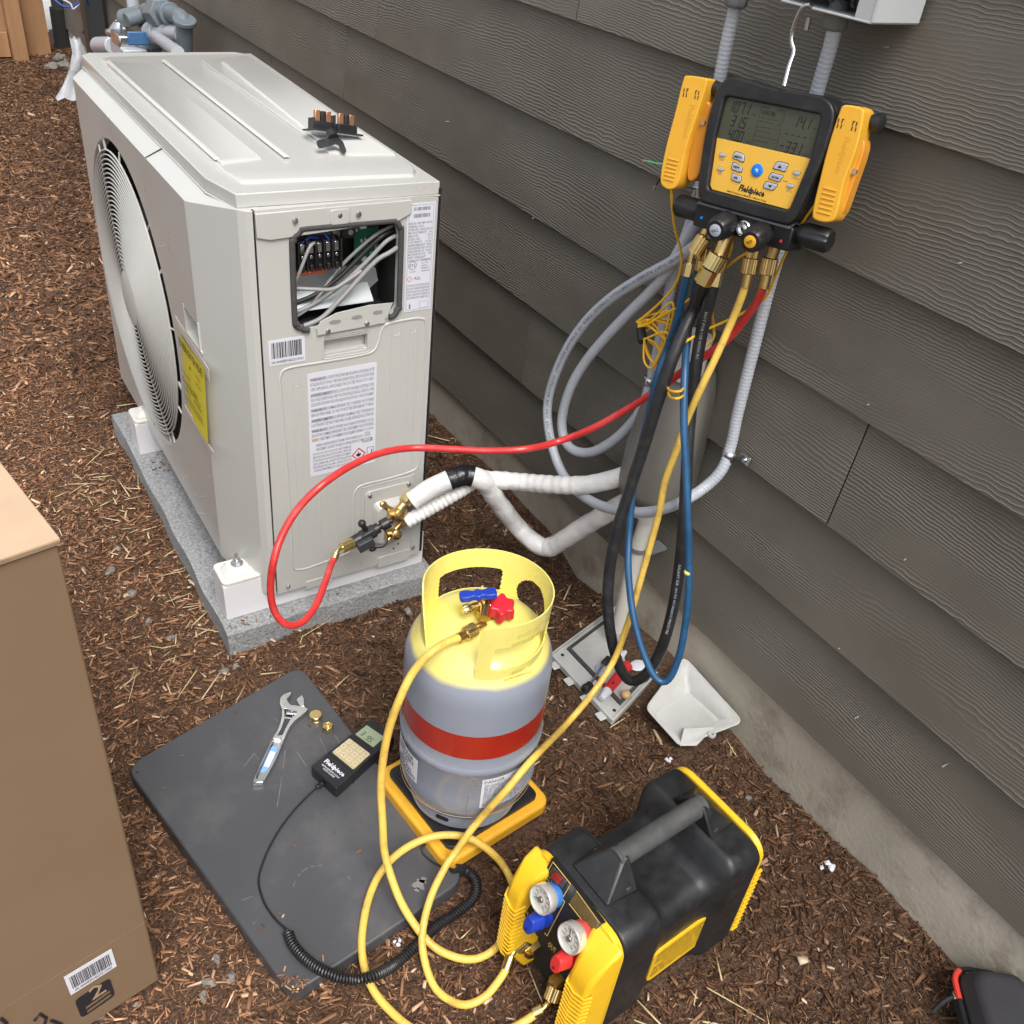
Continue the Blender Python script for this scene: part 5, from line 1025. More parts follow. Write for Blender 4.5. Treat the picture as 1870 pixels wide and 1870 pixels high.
b = B(); b.tube(even(smooth3([vq(672, 994, 1.385), vq(684, 999, 1.385), vq(698, 999, 1.39), (vq(706, 992, 1.40)), vq(708, 980, 1.41), vq(702, 966, 1.42)], 6), .003), .0016, 8); b.obj('cap_strap', black, vt, world=VM)
b = B(); b.ball(vq(681, 1003, 1.385), .007, n=8, sc=(1.2, .6, .8)); b.obj('strap_cap', black, vt, world=VM)

# pipe clamps on each side of the gauge (held by it)
def clamp(nm, label, OU, off, jaw, side_):
    t = thing(nm, label, 'clamp', MF @ TR(off[0], off[1], 0)); K = TR(-off[0], -off[1], 0); b = B(K)
    b.prism(smooth2(OU, 3), -.030, .004); h = b.obj('clamp_handle', yel_or, t, bevel=.003, seg=3)
    b = B(K); cx = sum(p[0] for p in OU[:3])/3
    x0, y0 = OU[0]; 
    ax0, ay0, ax1, ay1 = jaw['rib']
    for k in range(6):
        f = k/5; x, y = ax0+(ax1-ax0)*f, ay0+(ay1-ay0)*f; b.box((x, y, .0045), (.020, .0014, .0022))
    b.obj('grip_rib', yel_or, h, bevel=.0004)
    b = B(K)
    for k in (0, 1, 4, 5):
        for j in (0, 1): b.box((jaw['slot'][0]+k*.0053+j*.0008, jaw['slot'][1]-j*.0065, .0042), (.0014, .0052, .0006))
        b.box((jaw['slot'][0]+k*.0053+.001, jaw['slot'][1]+.0026, .0042), (.003, .0012, .0006)) if k in (1, 4) else None
    b.obj('slot', ink, h)
    b = B(K); d = jaw['txt']; a = math.atan2(d[3], d[2]); M_ = TR(d[0], d[1], .0042) @ rotz(a); b.text('Fieldpiece', .012, M_, max_w=.056, bold=.03); b.obj('embossed_logo', mat('amber emboss', (.74, .36, .03), .4), h)
    b = B(K); b.prism(smooth2(jaw['poly'], 3), -.034, -.012); b.obj('clamp_jaw', yel_jaw, t, bevel=.002)
    b = B(K); b.cyl((jaw['piv'][0], jaw['piv'][1], -.012), (jaw['piv'][0], jaw['piv'][1], -.008), .004, n=14); b.obj('pivot_pin', steel, t)
clamp('pipe_clamp', 'amber pipe clamp gripping the left post of the gauge', [(-.158, .012), (-.152, .019), (-.122, .020), (-.116, .014), (-.121, -.035), (-.127, -.085), (-.126, -.128), (-.134, -.142), (-.150, -.143), (-.161, -.131), (-.163, -.085), (-.160, -.035)], (-.14, -.05), dict(rib=(-.144, -.1, -.144, -.13), slot=(-.152, -.001), txt=(-.136, -.018, .0, -1), poly=[(-.124, -.02), (-.112, -.015), (-.109, -.05), (-.103, -.105), (-.108, -.122), (-.120, -.125), (-.127, -.1)], piv=(-.115, -.04)), -1)
clamp('pipe_clamp', 'amber pipe clamp gripping the right post of the gauge', [(.101, .010), (.106, .019), (.130, .019), (.136, .010), (.140, -.03), (.137, -.075), (.140, -.118), (.133, -.130), (.112, -.132), (.104, -.122), (.101, -.08), (.099, -.035)], (.12, -.05), dict(rib=(.121, -.088, .122, -.120), slot=(.104, -.001), txt=(.120, -.018, .0, -1), poly=[(.134, -.02), (.144, -.03), (.143, -.08), (.141, -.115), (.134, -.122), (.130, -.08)], piv=(.141, -.06)), 1)
# thermocouple leads and the tied coil
lw = thing('clamp_lead', 'thin yellow clamp lead gathered in a coil held by a black tie', 'cable', TR(0, 0, 0))
def lead(sp, r=.0022): P = even(smooth3(path3(sp), 7), .005); b = B(); b.tube(P, r, 8); b.obj('yellow_wire', wire_y, lw)
cx_ = ('x', -.10)
lead([(1226, 344, ('p', P3(1226, 344, -.01))), (1227, 375), (1233, 420), (1243, 455), (1244, 485), (1233, 520), (1208, 550), (1180, 575), (1163, 588, cx_)])
lead([(1490, 372, ('p', P3(1490, 372, -.01))), (1460, 415), (1436, 460), (1416, 505), (1396, 545), (1350, 575, ('x', -.06)), (1290, 602), (1250, 625)])
lead([(1337, 430, ('p', P3(1337, 430, -.01))), (1335, 455), (1322, 490), (1305, 520), (1300, 560), (1304, 600, ('x', -.07)), (1300, 622), (1270, 640)])
lead([(1378, 455, ('p', P3(1378, 455, .0))), (1350, 470), (1325, 490), (1280, 530, ('x', -.09)), (1240, 560), (1205, 580), (1165, 590, cx_)])
tie = (1172, 612)
for k, (a, c) in enumerate((((1232, 575), (1222, 600)), ((1238, 590), (1215, 650)), ((1236, 600), (1205, 675)), ((1225, 625), (1200, 668)), ((1230, 560), (1210, 640)), ((1222, 575), (1196, 660)), ((1215, 620), (1190, 672)), ((1240, 570), (1228, 620)))):
    dx = random.uniform(-4, 4); xx = -.085-.006*k
    lead([(1166, 590+k, ('x', xx)), (1185, 580+k*2+dx, ('x', xx)), (a[0]-8, a[1]-6, ('x', xx)), (a[0], a[1], ('x', xx)), ((a[0]+c[0])/2+3, (a[1]+c[1])/2, ('x', xx)), (c[0], c[1], ('x', xx)), (c[0]-14, c[1]-14, ('x', xx)), (tie[0]+k*.8, tie[1]+k, ('x', xx))], .0019)
lead([(1212, 690, ('x', -.12)), (1222, 712, ('x', -.19)), (1243, 714, ('x', -.19)), (1252, 700, ('x', -.12))]); lead([(1214, 703, ('x', -.12)), (1224, 725, ('x', -.19)), (1243, 726, ('x', -.19)), (1252, 712, ('x', -.12))])
b = B(); P = path3([(1170, 600, ('x', -.105)), (1174, 625, ('x', -.115))]); b.cyl(P[0], P[1], .009, n=12); b.obj('black_tie', black, lw, bevel=.002)
#@@TANK
# ---------------------------------------------------------------- recovery cylinder on its scale
TC = (-.578, .892, .066)
ck = thing('recovery_cylinder', 'grey and yellow refrigerant recovery cylinder with a red band standing on the yellow scale', 'gas cylinder', TR(*TC))
R_ = .1205
b = B(); b.lathe([(.098, .0), (.1, .001), (.1, .03), (.097, .034)], n=64, cap=False); b.lathe([(.096, .03), (.096, 0)], n=64, cap=False); b.obj('foot_ring', tank, ck, sharp=50)
for a in (-2.5, -.4, 1.7):
    b = B(); b.box((.0995*math.cos(a), .0995*math.sin(a), .012), (.0, .0, .0)); b.prism(rrect(-.012, -.005, .012, .005, .0045), .0985, .1008, Matrix.Rotation(a, 4, 'Z') @ Matrix(((0, 0, 1, 0), (1, 0, 0, 0), (0, 1, 0, .018), (0, 0, 0, 1)))); b.obj('drain_slot', deep, ck)
prof = [(.07, .010), (.095, .022), (.110, .042), (.1185, .068), (.1200, .085), (.1205, .1), (.1205, .166), (.1215, .168), (.1228, .172), (.1232, .176), (.1228, .180), (.1215, .184), (.1205, .186), (.1205, .210)]
b = B(); b.lathe(prof, n=96, cap=False); b.obj('tank_body', tank, ck, sharp=60)
b = B(); b.lathe([(.1205, .210), (.1205, .264)], n=96, cap=False); b.obj('red_band', tred, ck)
b = B(); b.lathe([(.1205, .264), (.1205, .318), (.1195, .335), (.1150, .353), (.1060, .370), (.092, .385)], n=96, cap=False); b.obj('tank_shoulder', tank, ck, sharp=60)
# painted dome: yellow with a soft sprayed edge
dm = mat('yellow spray dome', (.83, .74, .16), .3, coat=.3); t_ = dm.node_tree
tcn = t_.nodes.new('ShaderNodeTexCoord'); sxn = t_.nodes.new('ShaderNodeSeparateXYZ'); t_.links.new(tcn.outputs['Object'], sxn.inputs[0])
nn = t_.nodes.new('ShaderNodeTexNoise'); nn.inputs['Scale'].default_value = 9; t_.links.new(tcn.outputs['Object'], nn.inputs['Vector'])
m1 = t_.nodes.new('ShaderNodeMath'); m1.operation = 'MULTIPLY_ADD'; m1.inputs[1].default_value = .022; t_.links.new(nn.outputs['Fac'], m1.inputs[0]); t_.links.new(sxn.outputs[2], m1.inputs[2])
mr = t_.nodes.new('ShaderNodeMapRange'); mr.inputs['From Min'].default_value = .368; mr.inputs['From Max'].default_value = .378; t_.links.new(m1.outputs[0], mr.inputs[0])
mx = t_.nodes.new('ShaderNodeMix'); mx.data_type = 'RGBA'; mx.inputs[6].default_value = (.25, .275, .335, 1); mx.inputs[7].default_value = (.80, .71, .20, 1); t_.links.new(mr.outputs[0], mx.inputs[0]); t_.links.new(mx.outputs[2], t_.nodes['Principled BSDF'].inputs['Base Color'])
for o in ck.children:
    if o.name.startswith('tank_shoulder'): o.data.materials[0] = dm
b = B(); b.lathe([(.1165, .3475), (.1060, .370), (.092, .386), (.07, .399), (.04, .408), (.02, .410), (.0005, .4102)], n=96, cap=False)
b.obj('tank_dome', dm, ck, sharp=60)
# collar: a ring wall with windows, open toward the front left
def collar():
    b = B(); n = 240; a0 = math.radians(-127); zb = .364; NZ = 56
    wins = [(42, 109, .383, .427, 0), (-22, 25, .366, .434, 1), (-114, -46, .392, .437, 0)]
    def a1(t): return math.radians(180-24*t**1.5)
    def topz(f): a = math.degrees(a0)+f*(math.degrees(a1(1))+127); e = min(f, 1-f)*n*.0175*.1; return .470+.008*math.cos(math.radians(a+120))-.010*math.exp(-e/.006)
    def hole(a, z):
        a = math.degrees(a)
        for p, q, lo, hi, rd in wins:
            if p < a < q and lo < z < hi:
                if rd:
                    if ((a-(p+q)/2)/((q-p)/2))**2+((z-(lo+hi)/2)/((hi-lo)/2))**2 < 1: return True
                else:
                    e = min(a-p, q-a)*.00172; f = min(z-lo, hi-z)
                    if not (e < .005 and f < .005 and (.005-e)**2+(.005-f)**2 > .005**2): return True
        return False
    vv = {}
    def pos(i, j, k):
        f = i/n; t = j/NZ; z = zb+(topz(f)-zb)*t; a = a0+(a1(t)-a0)*f; r = .0945+.0045*t+(.0022 if k else 0)+.007*max(0, math.cos(a+math.radians(105)))*(1-t*.7)
        return a, z, (r*math.cos(a)+.004*t, r*math.sin(a), z)
    def vt(i, j, k):
        if (i, j, k) not in vv: vv[(i, j, k)] = b.v([pos(i, j, k)[2]])[0]
        return vv[(i, j, k)]
    cell = {}
    for i in range(n):
        for j in range(NZ):
            a, z, _ = pos(i+.5, j+.5, 0); cell[(i, j)] = not hole(a, z)
    for (i, j), ok in cell.items():
        if not ok: continue
        for k in (0, 1): b.f([vt(i, j, k), vt(i+1, j, k), vt(i+1, j+1, k), vt(i, j+1, k)])
        for di, dj, p, q in ((-1, 0, (i, j), (i, j+1)), (1, 0, (i+1, j), (i+1, j+1)), (0, -1, (i, j), (i+1, j)), (0, 1, (i, j+1), (i+1, j+1))):
            if not cell.get((i+di, j+dj), False): b.f([vt(*p, 0), vt(*q, 0), vt(*q, 1), vt(*p, 1)])
    return b
cb = collar(); col_ = cb.obj('collar', yel_tank, ck, sharp=50)
def on_cyl(b, t, size, r, a_c, z, dirn=1, maxw=None):
    vs, fs = text_mesh(t, 1.0, 'CENTER'); 
    w = (max(v[0] for v in vs)-min(v[0] for v in vs))*size; s_ = 1 if not maxw or w < maxw else maxw/w
    v = b.v([(r*math.cos(a_c+x*size*s_/r), r*math.sin(a_c+x*size*s_/r), z+y*size) for x, y, _ in vs])
    for f in fs: b.f([v[i] for i in f])
b = B(); on_cyl(b, 'DOT-4BA400', .011, .1042, math.radians(-76), .452, maxw=.07); on_cyl(b, 'M9704 DOA', .011, .1046, math.radians(-82), .4385, maxw=.07); on_cyl(b, 'RETEST', .008, .1064, math.radians(-88), .381); on_cyl(b, 'REFRIGERANT', .007, .1068, math.radians(-90), .371, maxw=.05)
b.obj('stamped_lettering', mat('stamped yellow', (.66, .57, .14), .4), col_)
b = B(); b.box((0, 0, 0), (.008, .05, .004), Matrix.Rotation(math.radians(-96), 4, 'Z') @ TR(.1, .012, .373)); b.obj('collar_weld', yel_tank, col_, bevel=.001)
# valve on the dome
cw = ck.matrix_world.copy(); cw = TR(*TC)
def tz(px, py, z): return onz(px, py, z)
vc = near(878, 1125, (TC[0], TC[1], TC[2]+.41)); 
b = B(); c0 = V((TC[0]+.002, TC[1], TC[2])); b.cyl(c0+V((0, 0, .405)), c0+V((0, 0, .425)), .017, .014, 20); b.cyl(c0+V((0, 0, .42)), c0+V((0, 0, .432)), .012, n=16)
pv_ = {}
b.cyl(c0+V((0, 0, .428)), c0+V((-.008, .006, .450)), .0075, n=14); b.cyl(c0+V((0, 0, .428)), c0+V((.016, -.008, .428)), .0085, n=14); b.cyl(c0+V((-.004, .002, .434)), c0+V((-.030, .002, .434)), .006, n=14); b.cyl(c0+V((0, 0, .436)), c0+V((-.020, -.028, .434)), .0075, n=14)
b.obj('brass_valve', brass, ck, world=cw, sharp=40)
b = B(); K = axisK(c0+V((-.004, .002, .434)), c0+V((-.036, .002, .434))); b.lathe([(.0062, .022), (.0078, .024), (.0078, .032), (.0055, .036)], K, 24, mod=lambda i, z: -.0007 if i % 2 else 0); b.obj('port_cap', brass_l, ck, world=cw)
b = B(); K = frame(c0+V((-.011, .0055, .446)), V((.92, -.38, .1)).normalized(), V((.38, .92, 0)).normalized(), V((-.12, .05, .99)).normalized()) @ Matrix.Diagonal((.88, .95, .85, 1)); b.prism(smooth2([(-.033, -.004), (-.030, -.009), (-.018, -.010), (-.008, -.007), (0, -.011), (.008, -.007), (.018, -.010), (.030, -.009), (.033, -.004), (.033, .004), (.030, .009), (.018, .010), (.008, .007), (0, .011), (-.008, .007), (-.018, .010), (-.030, .009), (-.033, .004)], 3), 0, .013, K); b.obj('blue_handle', blue_pl, ck, world=cw, bevel=.003, seg=3)
b = B(); K = frame(c0+V((.020, -.012, .420)), (1, 0, 0), V((0, .97, .24)).normalized(), V((0, -.24, .97)).normalized()) @ Matrix.Diagonal((.9, .9, .95, 1)); b.prism(smooth2([((.0245+.004*math.cos(6*a))*math.cos(a), (.0245+.004*math.cos(6*a))*math.sin(a)) for a in np.linspace(0, 2*PI, 37)[:-1]], 2), 0, .022, K, scale_top=smooth2([((.0205+.0032*math.cos(6*a))*math.cos(a), (.0205+.0032*math.cos(6*a))*math.sin(a)) for a in np.linspace(0, 2*PI, 37)[:-1]], 2)); b.obj('red_knob', red_k, ck, world=cw, bevel=.003, seg=3)
# stickers on the tank
def cyl_patch(name, m, r, a0, a1, z0, z1, parent, sk=0):
    b = B(); n = 14; A_ = b.v([(r*math.cos(a0+(a1-a0)*i/n), r*math.sin(a0+(a1-a0)*i/n), z0) for i in range(n+1)]); C_ = b.v([(r*math.cos(a0+(a1-a0)*i/n), r*math.sin(a0+(a1-a0)*i/n), z1) for i in range(n+1)])
    for i in range(n): b.f([A_[i], A_[i+1], C_[i+1], C_[i]])
    return b.obj(name, m, parent)
for o in list(ck.children):
    if o.name.startswith('tank_body'): tb_ = o
s_ = cyl_patch('sticker', paper, .1212, math.radians(-111), math.radians(-50), .086, .160, tb_)
b = B(); on_cyl(b, 'DANGER', .011, .1217, math.radians(-101), .149, maxw=.036); on_cyl(b, 'ONLY TRAINED PERSONNEL', .0065, .1217, math.radians(-72), .151, maxw=.06)
for k, l in enumerate(('THIS CYLINDER IS FOR RECOVERED REFRIGERANT ONLY. DO NOT', 'FILL OVER 80 PERCENT OF CAPACITY. LIQUID EXPANDS WHEN HEATED', 'AND MAY BURST THE CYLINDER. ALWAYS WEAR EYE PROTECTION AND', 'GLOVES. NEVER APPLY FLAME. DO NOT EXPOSE TO TEMPERATURES', 'ABOVE 125 F (52 C). KEEP VALVE CAPS IN PLACE WHEN NOT IN USE.', 'INSPECT BEFORE EACH USE. DO NOT USE IF DENTED OR RUSTED.', 'RETEST EVERY FIVE YEARS. CHECK THE DATE ON THE COLLAR.', 'DO NOT MIX REFRIGERANTS. MARK CONTENTS ON THE TAG.', 'STORE UPRIGHT AND SECURE. FEDERAL LAW FORBIDS VENTING.', 'READ THE SAFETY DATA SHEET BEFORE HANDLING CONTENTS.', 'KEEP OUT OF REACH OF CHILDREN. PROFESSIONAL USE ONLY.')): on_cyl(b, l, .0066, .1217, math.radians(-80.5), .1415-k*.0052, maxw=.120)
b.obj('lettering', inkgrey, s_)
s_ = cyl_patch('sticker', paper, .1212, math.radians(-203), math.radians(-166), .098, .157, tb_)
b = B(); 
for k, l in enumerate(('USED FOR', 'RECOVERY', 'R-32', 'AND A2L', 'REFRIGERANTS')): on_cyl(b, l, .0115, .1217, math.radians(-184), .144-k*.0105, maxw=.066)
b.obj('lettering', ink, s_)
b = B(); b.lathe([(.1187, .0575), (.1192, .0585), (.1187, .0595)], n=96, cap=False); 
for P_ in ([(.1212, math.radians(-118), .165), (.1212, math.radians(-120), .12), (.1212, math.radians(-121), .09), (.1185, math.radians(-118), .06)],): b.tube([(r*math.cos(a), r*math.sin(a), z) for r, a, z in P_], .0006, 5)
b.obj('rust_streak', mat('tan drip', (.36, .31, .24), .6), tb_)
# its hose, with the loop on the ground
yc_t = thing('charging_hose', 'yellow hose coiling from the cylinder valve to the red-knob side of the recovery machine', 'hose', TR(*TC)); YM = TR(*TC)
def wq(x, y, z): return c0+V((x, y, z))
P = even(smooth3(path3([(842, 1164, ('p', wq(-.050, -.030, .43))), (818, 1172), (786, 1193, ('p', wq(-.12, -.03, .42))), (754, 1228), (728, 1281, ('p', wq(-.16, -.04, .36))), (707, 1345), (696, 1425, ('z', .24)), (699, 1506), (704, 1565, ('z', .11)), (729, 1640), (761, 1694, ('z', .032)), (793, 1729), (832, 1748, ('z', .010)), (868, 1751), (900, 1736, ('z', .010)), (921, 1709), (938, 1670, ('z', .012)), (938, 1625), (922, 1585, ('z', .028)), (893, 1553), (855, 1530, ('z', .082)), (810, 1525), (770, 1534, ('z', .085)), (728, 1558), (694, 1595, ('z', .040)), (672, 1645), (661, 1710, ('z', .028)), (664, 1760, ('z', .022)), (680, 1805, ('z', .012)), (710, 1843), (755, 1880, ('z', .010)), (820, 1905), (890, 1897, ('z', .012)), (950, 1870), (985, 1846, ('z', .03))]), 8), .008)
b = B(); b.tube(P, .0064, 14); b.obj('rubber_hose', yel_hose, yc_t, world=YM)
def fit2(par, Mw, pts, kind, r, m):
    b = B(); K = axisK(pts[0], pts[-1]); L_ = (V(pts[-1])-V(pts[0])).length
    if kind == 'cyl': b.lathe([(r, 0), (r, L_)], K, 20)
    elif kind == 'hex': b.lathe([(r, 0), (r, L_)], K, 8)
    elif kind == 'knurl': knurl(b, K, r, L_)
    elif kind == 'tube': b.tube(even(smooth3(pts, 5), .003), r, 14)
    b.obj({'cyl': 'brass_crimp', 'hex': 'hex_crimp', 'knurl': 'knurled_nut', 'tube': 'bent_stem'}[kind], m, par, world=Mw, sharp=35)
pA = P[0]; fit2(yc_t, YM, [pA+(P[3]-P[0])*.2, near(858, 1154, wq(-.036, -.02, .43))], 'cyl', .0078, brass); 
pB = near(843, 1162, wq(-.045, -.03, .43)); pC = near(868, 1148, wq(-.024, -.016, .433)); fit2(yc_t, YM, [pB.lerp(pC, .25), pC], 'knurl', .0115, brass_l)
fit2(yc_t, YM, [pC, near(885, 1138, wq(-.008, -.008, .434))], 'cyl', .006, brass)
# scale platform
SF = frame((-.580, .894, .0), V((.9935, .114, 0)), V((-.114, .9935, 0)), (0, 0, 1)); SF = SF @ rotz(math.radians(0))
sk = thing('refrigerant_scale', 'yellow-edged square platform scale with black ribbed top under the recovery cylinder', 'scale', SF)
b = B(); b.prism(rrect(-.117, -.117, .117, .117, .022), .022, .052); b.prism(rrect(-.108, -.108, .108, .108, .02), .006, .022); b.obj('platform_rim', yel_or, sk, bevel=.006, seg=3)
b = B(); b.prism(rrect(-.100, -.100, .100, .100, .014), .052, .0615); mp_ = b.obj('platform_mat', black, sk, bevel=.002)
b = B(); [b.box((-.092+k*.0056, 0, .0622), (.0028, .186, .0016)) for k in range(34)]; b.obj('mat_ribs', black, mp_)
for x in (-.085, .085):
    for y in (-.085, .085): b = B(); b.cyl((x, y, -.004), (x, y, .008), .012, n=16); b.obj('foot', black, sk)

#@@MACHINE
# ---------------------------------------------------------------- recovery machine
RM = frame((-.616, .617, 0), (.9973, .0732, 0), (.0732, -.9973, 0), (0, 0, 1)); RM[2][2] = 1
rm = thing('recovery_machine', 'black and yellow refrigerant recovery machine with two round gauges and a top carry handle', 'recovery machine', RM)
HH = .262; WW = .188
def sect(w0, w1, z0, z1, r, rb=.02, n=6):
    P = []
    for cx, cz, a, rr in ((w1-r, z1-r, 0, r), (w0+r, z1-r, PI/2, r), (w0+rb, z0+rb, PI, rb), (w1-rb, z0+rb, 1.5*PI, rb)):
        for i in range(n+1): t = a+PI/2*i/n; P.append((cx+rr*math.cos(t), cz+rr*math.sin(t)))
    return P
ST = [(.0, 0, 0, HH-.003, .026), (.004, -.003, 0, HH, .027), (.066, -.004, 0, HH+.001, .027), (.073, -.004, 0, HH-.001, .027), (.080, .001, 0, HH-.012, .027), (.088, .006, 0, HH-.030, .028), (.095, .008, 0, HH-.040, .028), (.104, .0085, 0, HH-.044, .028), (.112, .0085, 0, HH-.045, .028), (.176, .0085, 0, HH-.045, .028), (.186, .0085, 0, HH-.043, .028), (.196, .007, 0, HH-.034, .028), (.205, .003, 0, HH-.018, .028), (.213, -.004, 0, HH-.004, .027), (.220, -.006, 0, HH+.001, .027), (.225, -.006, 0, HH+.002, .027), (.276, -.006, 0, HH, .027), (.280, -.004, 0, HH-.003, .026)]
b = B(); rows = []
for l, in_, _, zt, r in ST:
    rows.append(b.v([(l, w, z) for w, z in sect(in_, WW-in_, .012, zt, r)]))
for A_, C_ in zip(rows, rows[1:]):
    n = len(A_)
    for i in range(n): b.f([A_[i], A_[(i+1) % n], C_[(i+1) % n], C_[i]])
b.f(rows[0][::-1]); b.f(rows[-1]); body = b.obj('shell', shell, rm, bevel=.002, sharp=50)
b = B()
for l in (.003, .0785, .213, .277): 
    zt = HH+.0015; S_ = sect(-.0075, WW+.0075, .01, zt+.001, .036) if l > .2 or l < .01 else None
b = B(); S1 = sect(-.004, WW+.004, .012, HH+.002, .033)
rows = [b.v([(l, w, z) for w, z in sect(-.004+e, WW+.004-e, .012, HH+.002-e, .033)]) for l, e in ((-.012, .003), (-.010, 0), (-.001, 0))]
for A_, C_ in zip(rows, rows[1:]):
    n = len(A_)
    for i in range(n): b.f([A_[i], A_[(i+1) % n], C_[(i+1) % n], C_[i]])
b.f(rows[0][::-1]); b.f(rows[-1]); yf = b.obj('front_bezel', yel, rm, bevel=.002)
rows = []; b = B()
for l, e, zz in ((.280, .004, 0), (.288, .0, .001), (.294, .006, -.003), (.299, .02, -.01)): rows.append(b.v([(l, w, z) for w, z in sect(-.004+e, WW+.004-e, .014, HH+.003+zz-e*.3, .034)]))
for A_, C_ in zip(rows, rows[1:]):
    n = len(A_)
    for i in range(n): b.f([A_[i], A_[(i+1) % n], C_[(i+1) % n], C_[i]])
b.f(rows[0][::-1]); b.f(rows[-1]); bz = b.obj('rear_bezel', yel, rm, bevel=.002)
b = B(); [b.box((.296, WW+.0025, .03+k*.0115), (.014, .005, .0055)) for k in range(15)]; b.obj('rear_ribs', yel, bz, bevel=.001, kind='stuff')
# fins at the front corners
def fin(w_out, w_in, nm_, label):
    s = 1 if w_in > w_out else -1
    sec = [(-.006, HH-.002), (-.030, HH-.016), (-.052, HH-.050), (-.058, HH-.075), (-.060, .10), (-.055, .045), (-.035, .012), (-.006, .012)]
    b = B(); o_ = b.v([(l, w_out+s*(.006 if i in (2, 3, 4, 5) else .0), z) for i, (l, z) in enumerate(sec)]); i_ = b.v([(l, w_in-s*(.010 if i in (2, 3, 4, 5) else (.004 if i == 1 else -.006)), z) for i, (l, z) in enumerate(sec)])
    n = len(sec)
    for i in range(n): b.f([o_[i], o_[(i+1) % n], i_[(i+1) % n], i_[i]])
    b.f(o_); b.f(i_[::-1]); f_ = b.obj(nm_, yel, rm, bevel=.006, seg=3, label=label)
    b = B()
    for k in range(13):
        z = .170-k*.0108; xo = -.0605; wm = (w_out+w_in)/2-s*.002
        Q = [(xo+.012, w_out+s*.001, z+.012), (xo+.002, w_out+s*.006, z+.006), (xo, wm, z-.002), (xo, w_in-s*.012, z+.002), (xo+.016, w_in-s*.006, z+.010)]
        b.tube(Q, .0021, 6)
    b.obj('grip_ridges', yel, f_, kind='stuff')
fin(-.006, .040, 'corner_guard', None); fin(WW+.006, WW-.048, 'corner_guard', None)
# control panel, leaning back
TA = math.radians(17); PD = V((-math.sin(TA), 0, -math.cos(TA))); PO = V((-.0135, 0, HH-.006)); PN = V((-math.cos(TA), 0, math.sin(TA)))
PM = frame(PO, V((0, 1, 0)), -PD, PN)
def pw(px, py, off=0):
    Mi = (RM @ PM).inverted(); o = Mi @ CAM; d = (Mi @ (CAM+ray(px, py)))-o; t = (off-o.z)/d.z; p = o+d*t; return (p.x, p.y)
FZ = lambda a, c: (900+a/6.032, 1560+c/6.032)
def pz(a, c, off=.0028): return pw(*FZ(a, c), off)
PP = [pz(650, 40), pz(1200, 770), pz(1090, 870), pz(960, 1000), pz(800, 1150), pz(700, 1180), pz(560, 960), pz(480, 900), pz(330, 640), pz(470, 380)]
b = B(PM); b.prism(PP, -.006, .0022); pn = b.obj('control_panel', mat('panel black', (.018, .017, .015), .3), rm)
gold = mat('gold print', (.60, .42, .12), .45)
b = B(PM)
def line(P, w=.0008): b.tube([(*pz(*p), .0024) for p in P], w, 4)
line([(635, 270), (590, 215), (660, 85), (855, 330), (775, 465), (728, 400)]); line([(580, 250), (790, 525), (595, 900), (570, 868)]); line([(920, 405), (1175, 760)]); line([(837, 542), (1090, 868)])
def ptext(t, p0, p1, h, **k):
    a, c = V((*pz(*p0), 0)), V((*pz(*p1), 0)); d = c-a; b.text(t, h, frame((a.x, a.y, .0026), d.normalized(), V((-d.y, d.x, 0)).normalized(), (0, 0, 1)), max_w=d.length, sx=2, **k)
ptext('POWER', (636, 300), (715, 405), .0065, bold=.03); ptext('OUT', (600, 1005), (680, 1095), .0125, bold=.02); ptext('IN', (352, 640), (378, 672), .008)
for k, l in enumerate(('FOR USE WITH REFRIGERANTS LISTED', 'CONNECT INLET TO MANIFOLD, OUTLET TO TANK', 'OPEN BOTH VALVES BEFORE TURNING ON', 'DO NOT EXCEED 550 PSI. USE A FILTER', 'SEE MANUAL BEFORE OPERATION', 'FOR INDOOR OR OUTDOOR USE')): ptext(l, (905-k*11, 440+k*17), (1165-k*11, 790+k*17), .0034, bold=0)
b.obj('gold_print', gold, pn)
swp = [pz(672, 130), pz(822, 300), pz(775, 375), pz(622, 215)]; b = B(PM); b.prism(rpoly(swp, .002, 2), .002, .0055); sw = b.obj('switch_frame', darkgrey, pn, bevel=.001)
swr = [pz(680, 195, .009), pz(760, 280, .009), pz(722, 335, .009), pz(643, 250, .009)]; b = B(PM); b.prism(rpoly(swr, .0015, 2), .0055, .0110); b.obj('power_switch', mat('red rocker', (.25, .01, .01), .3), sw, bevel=.0015)
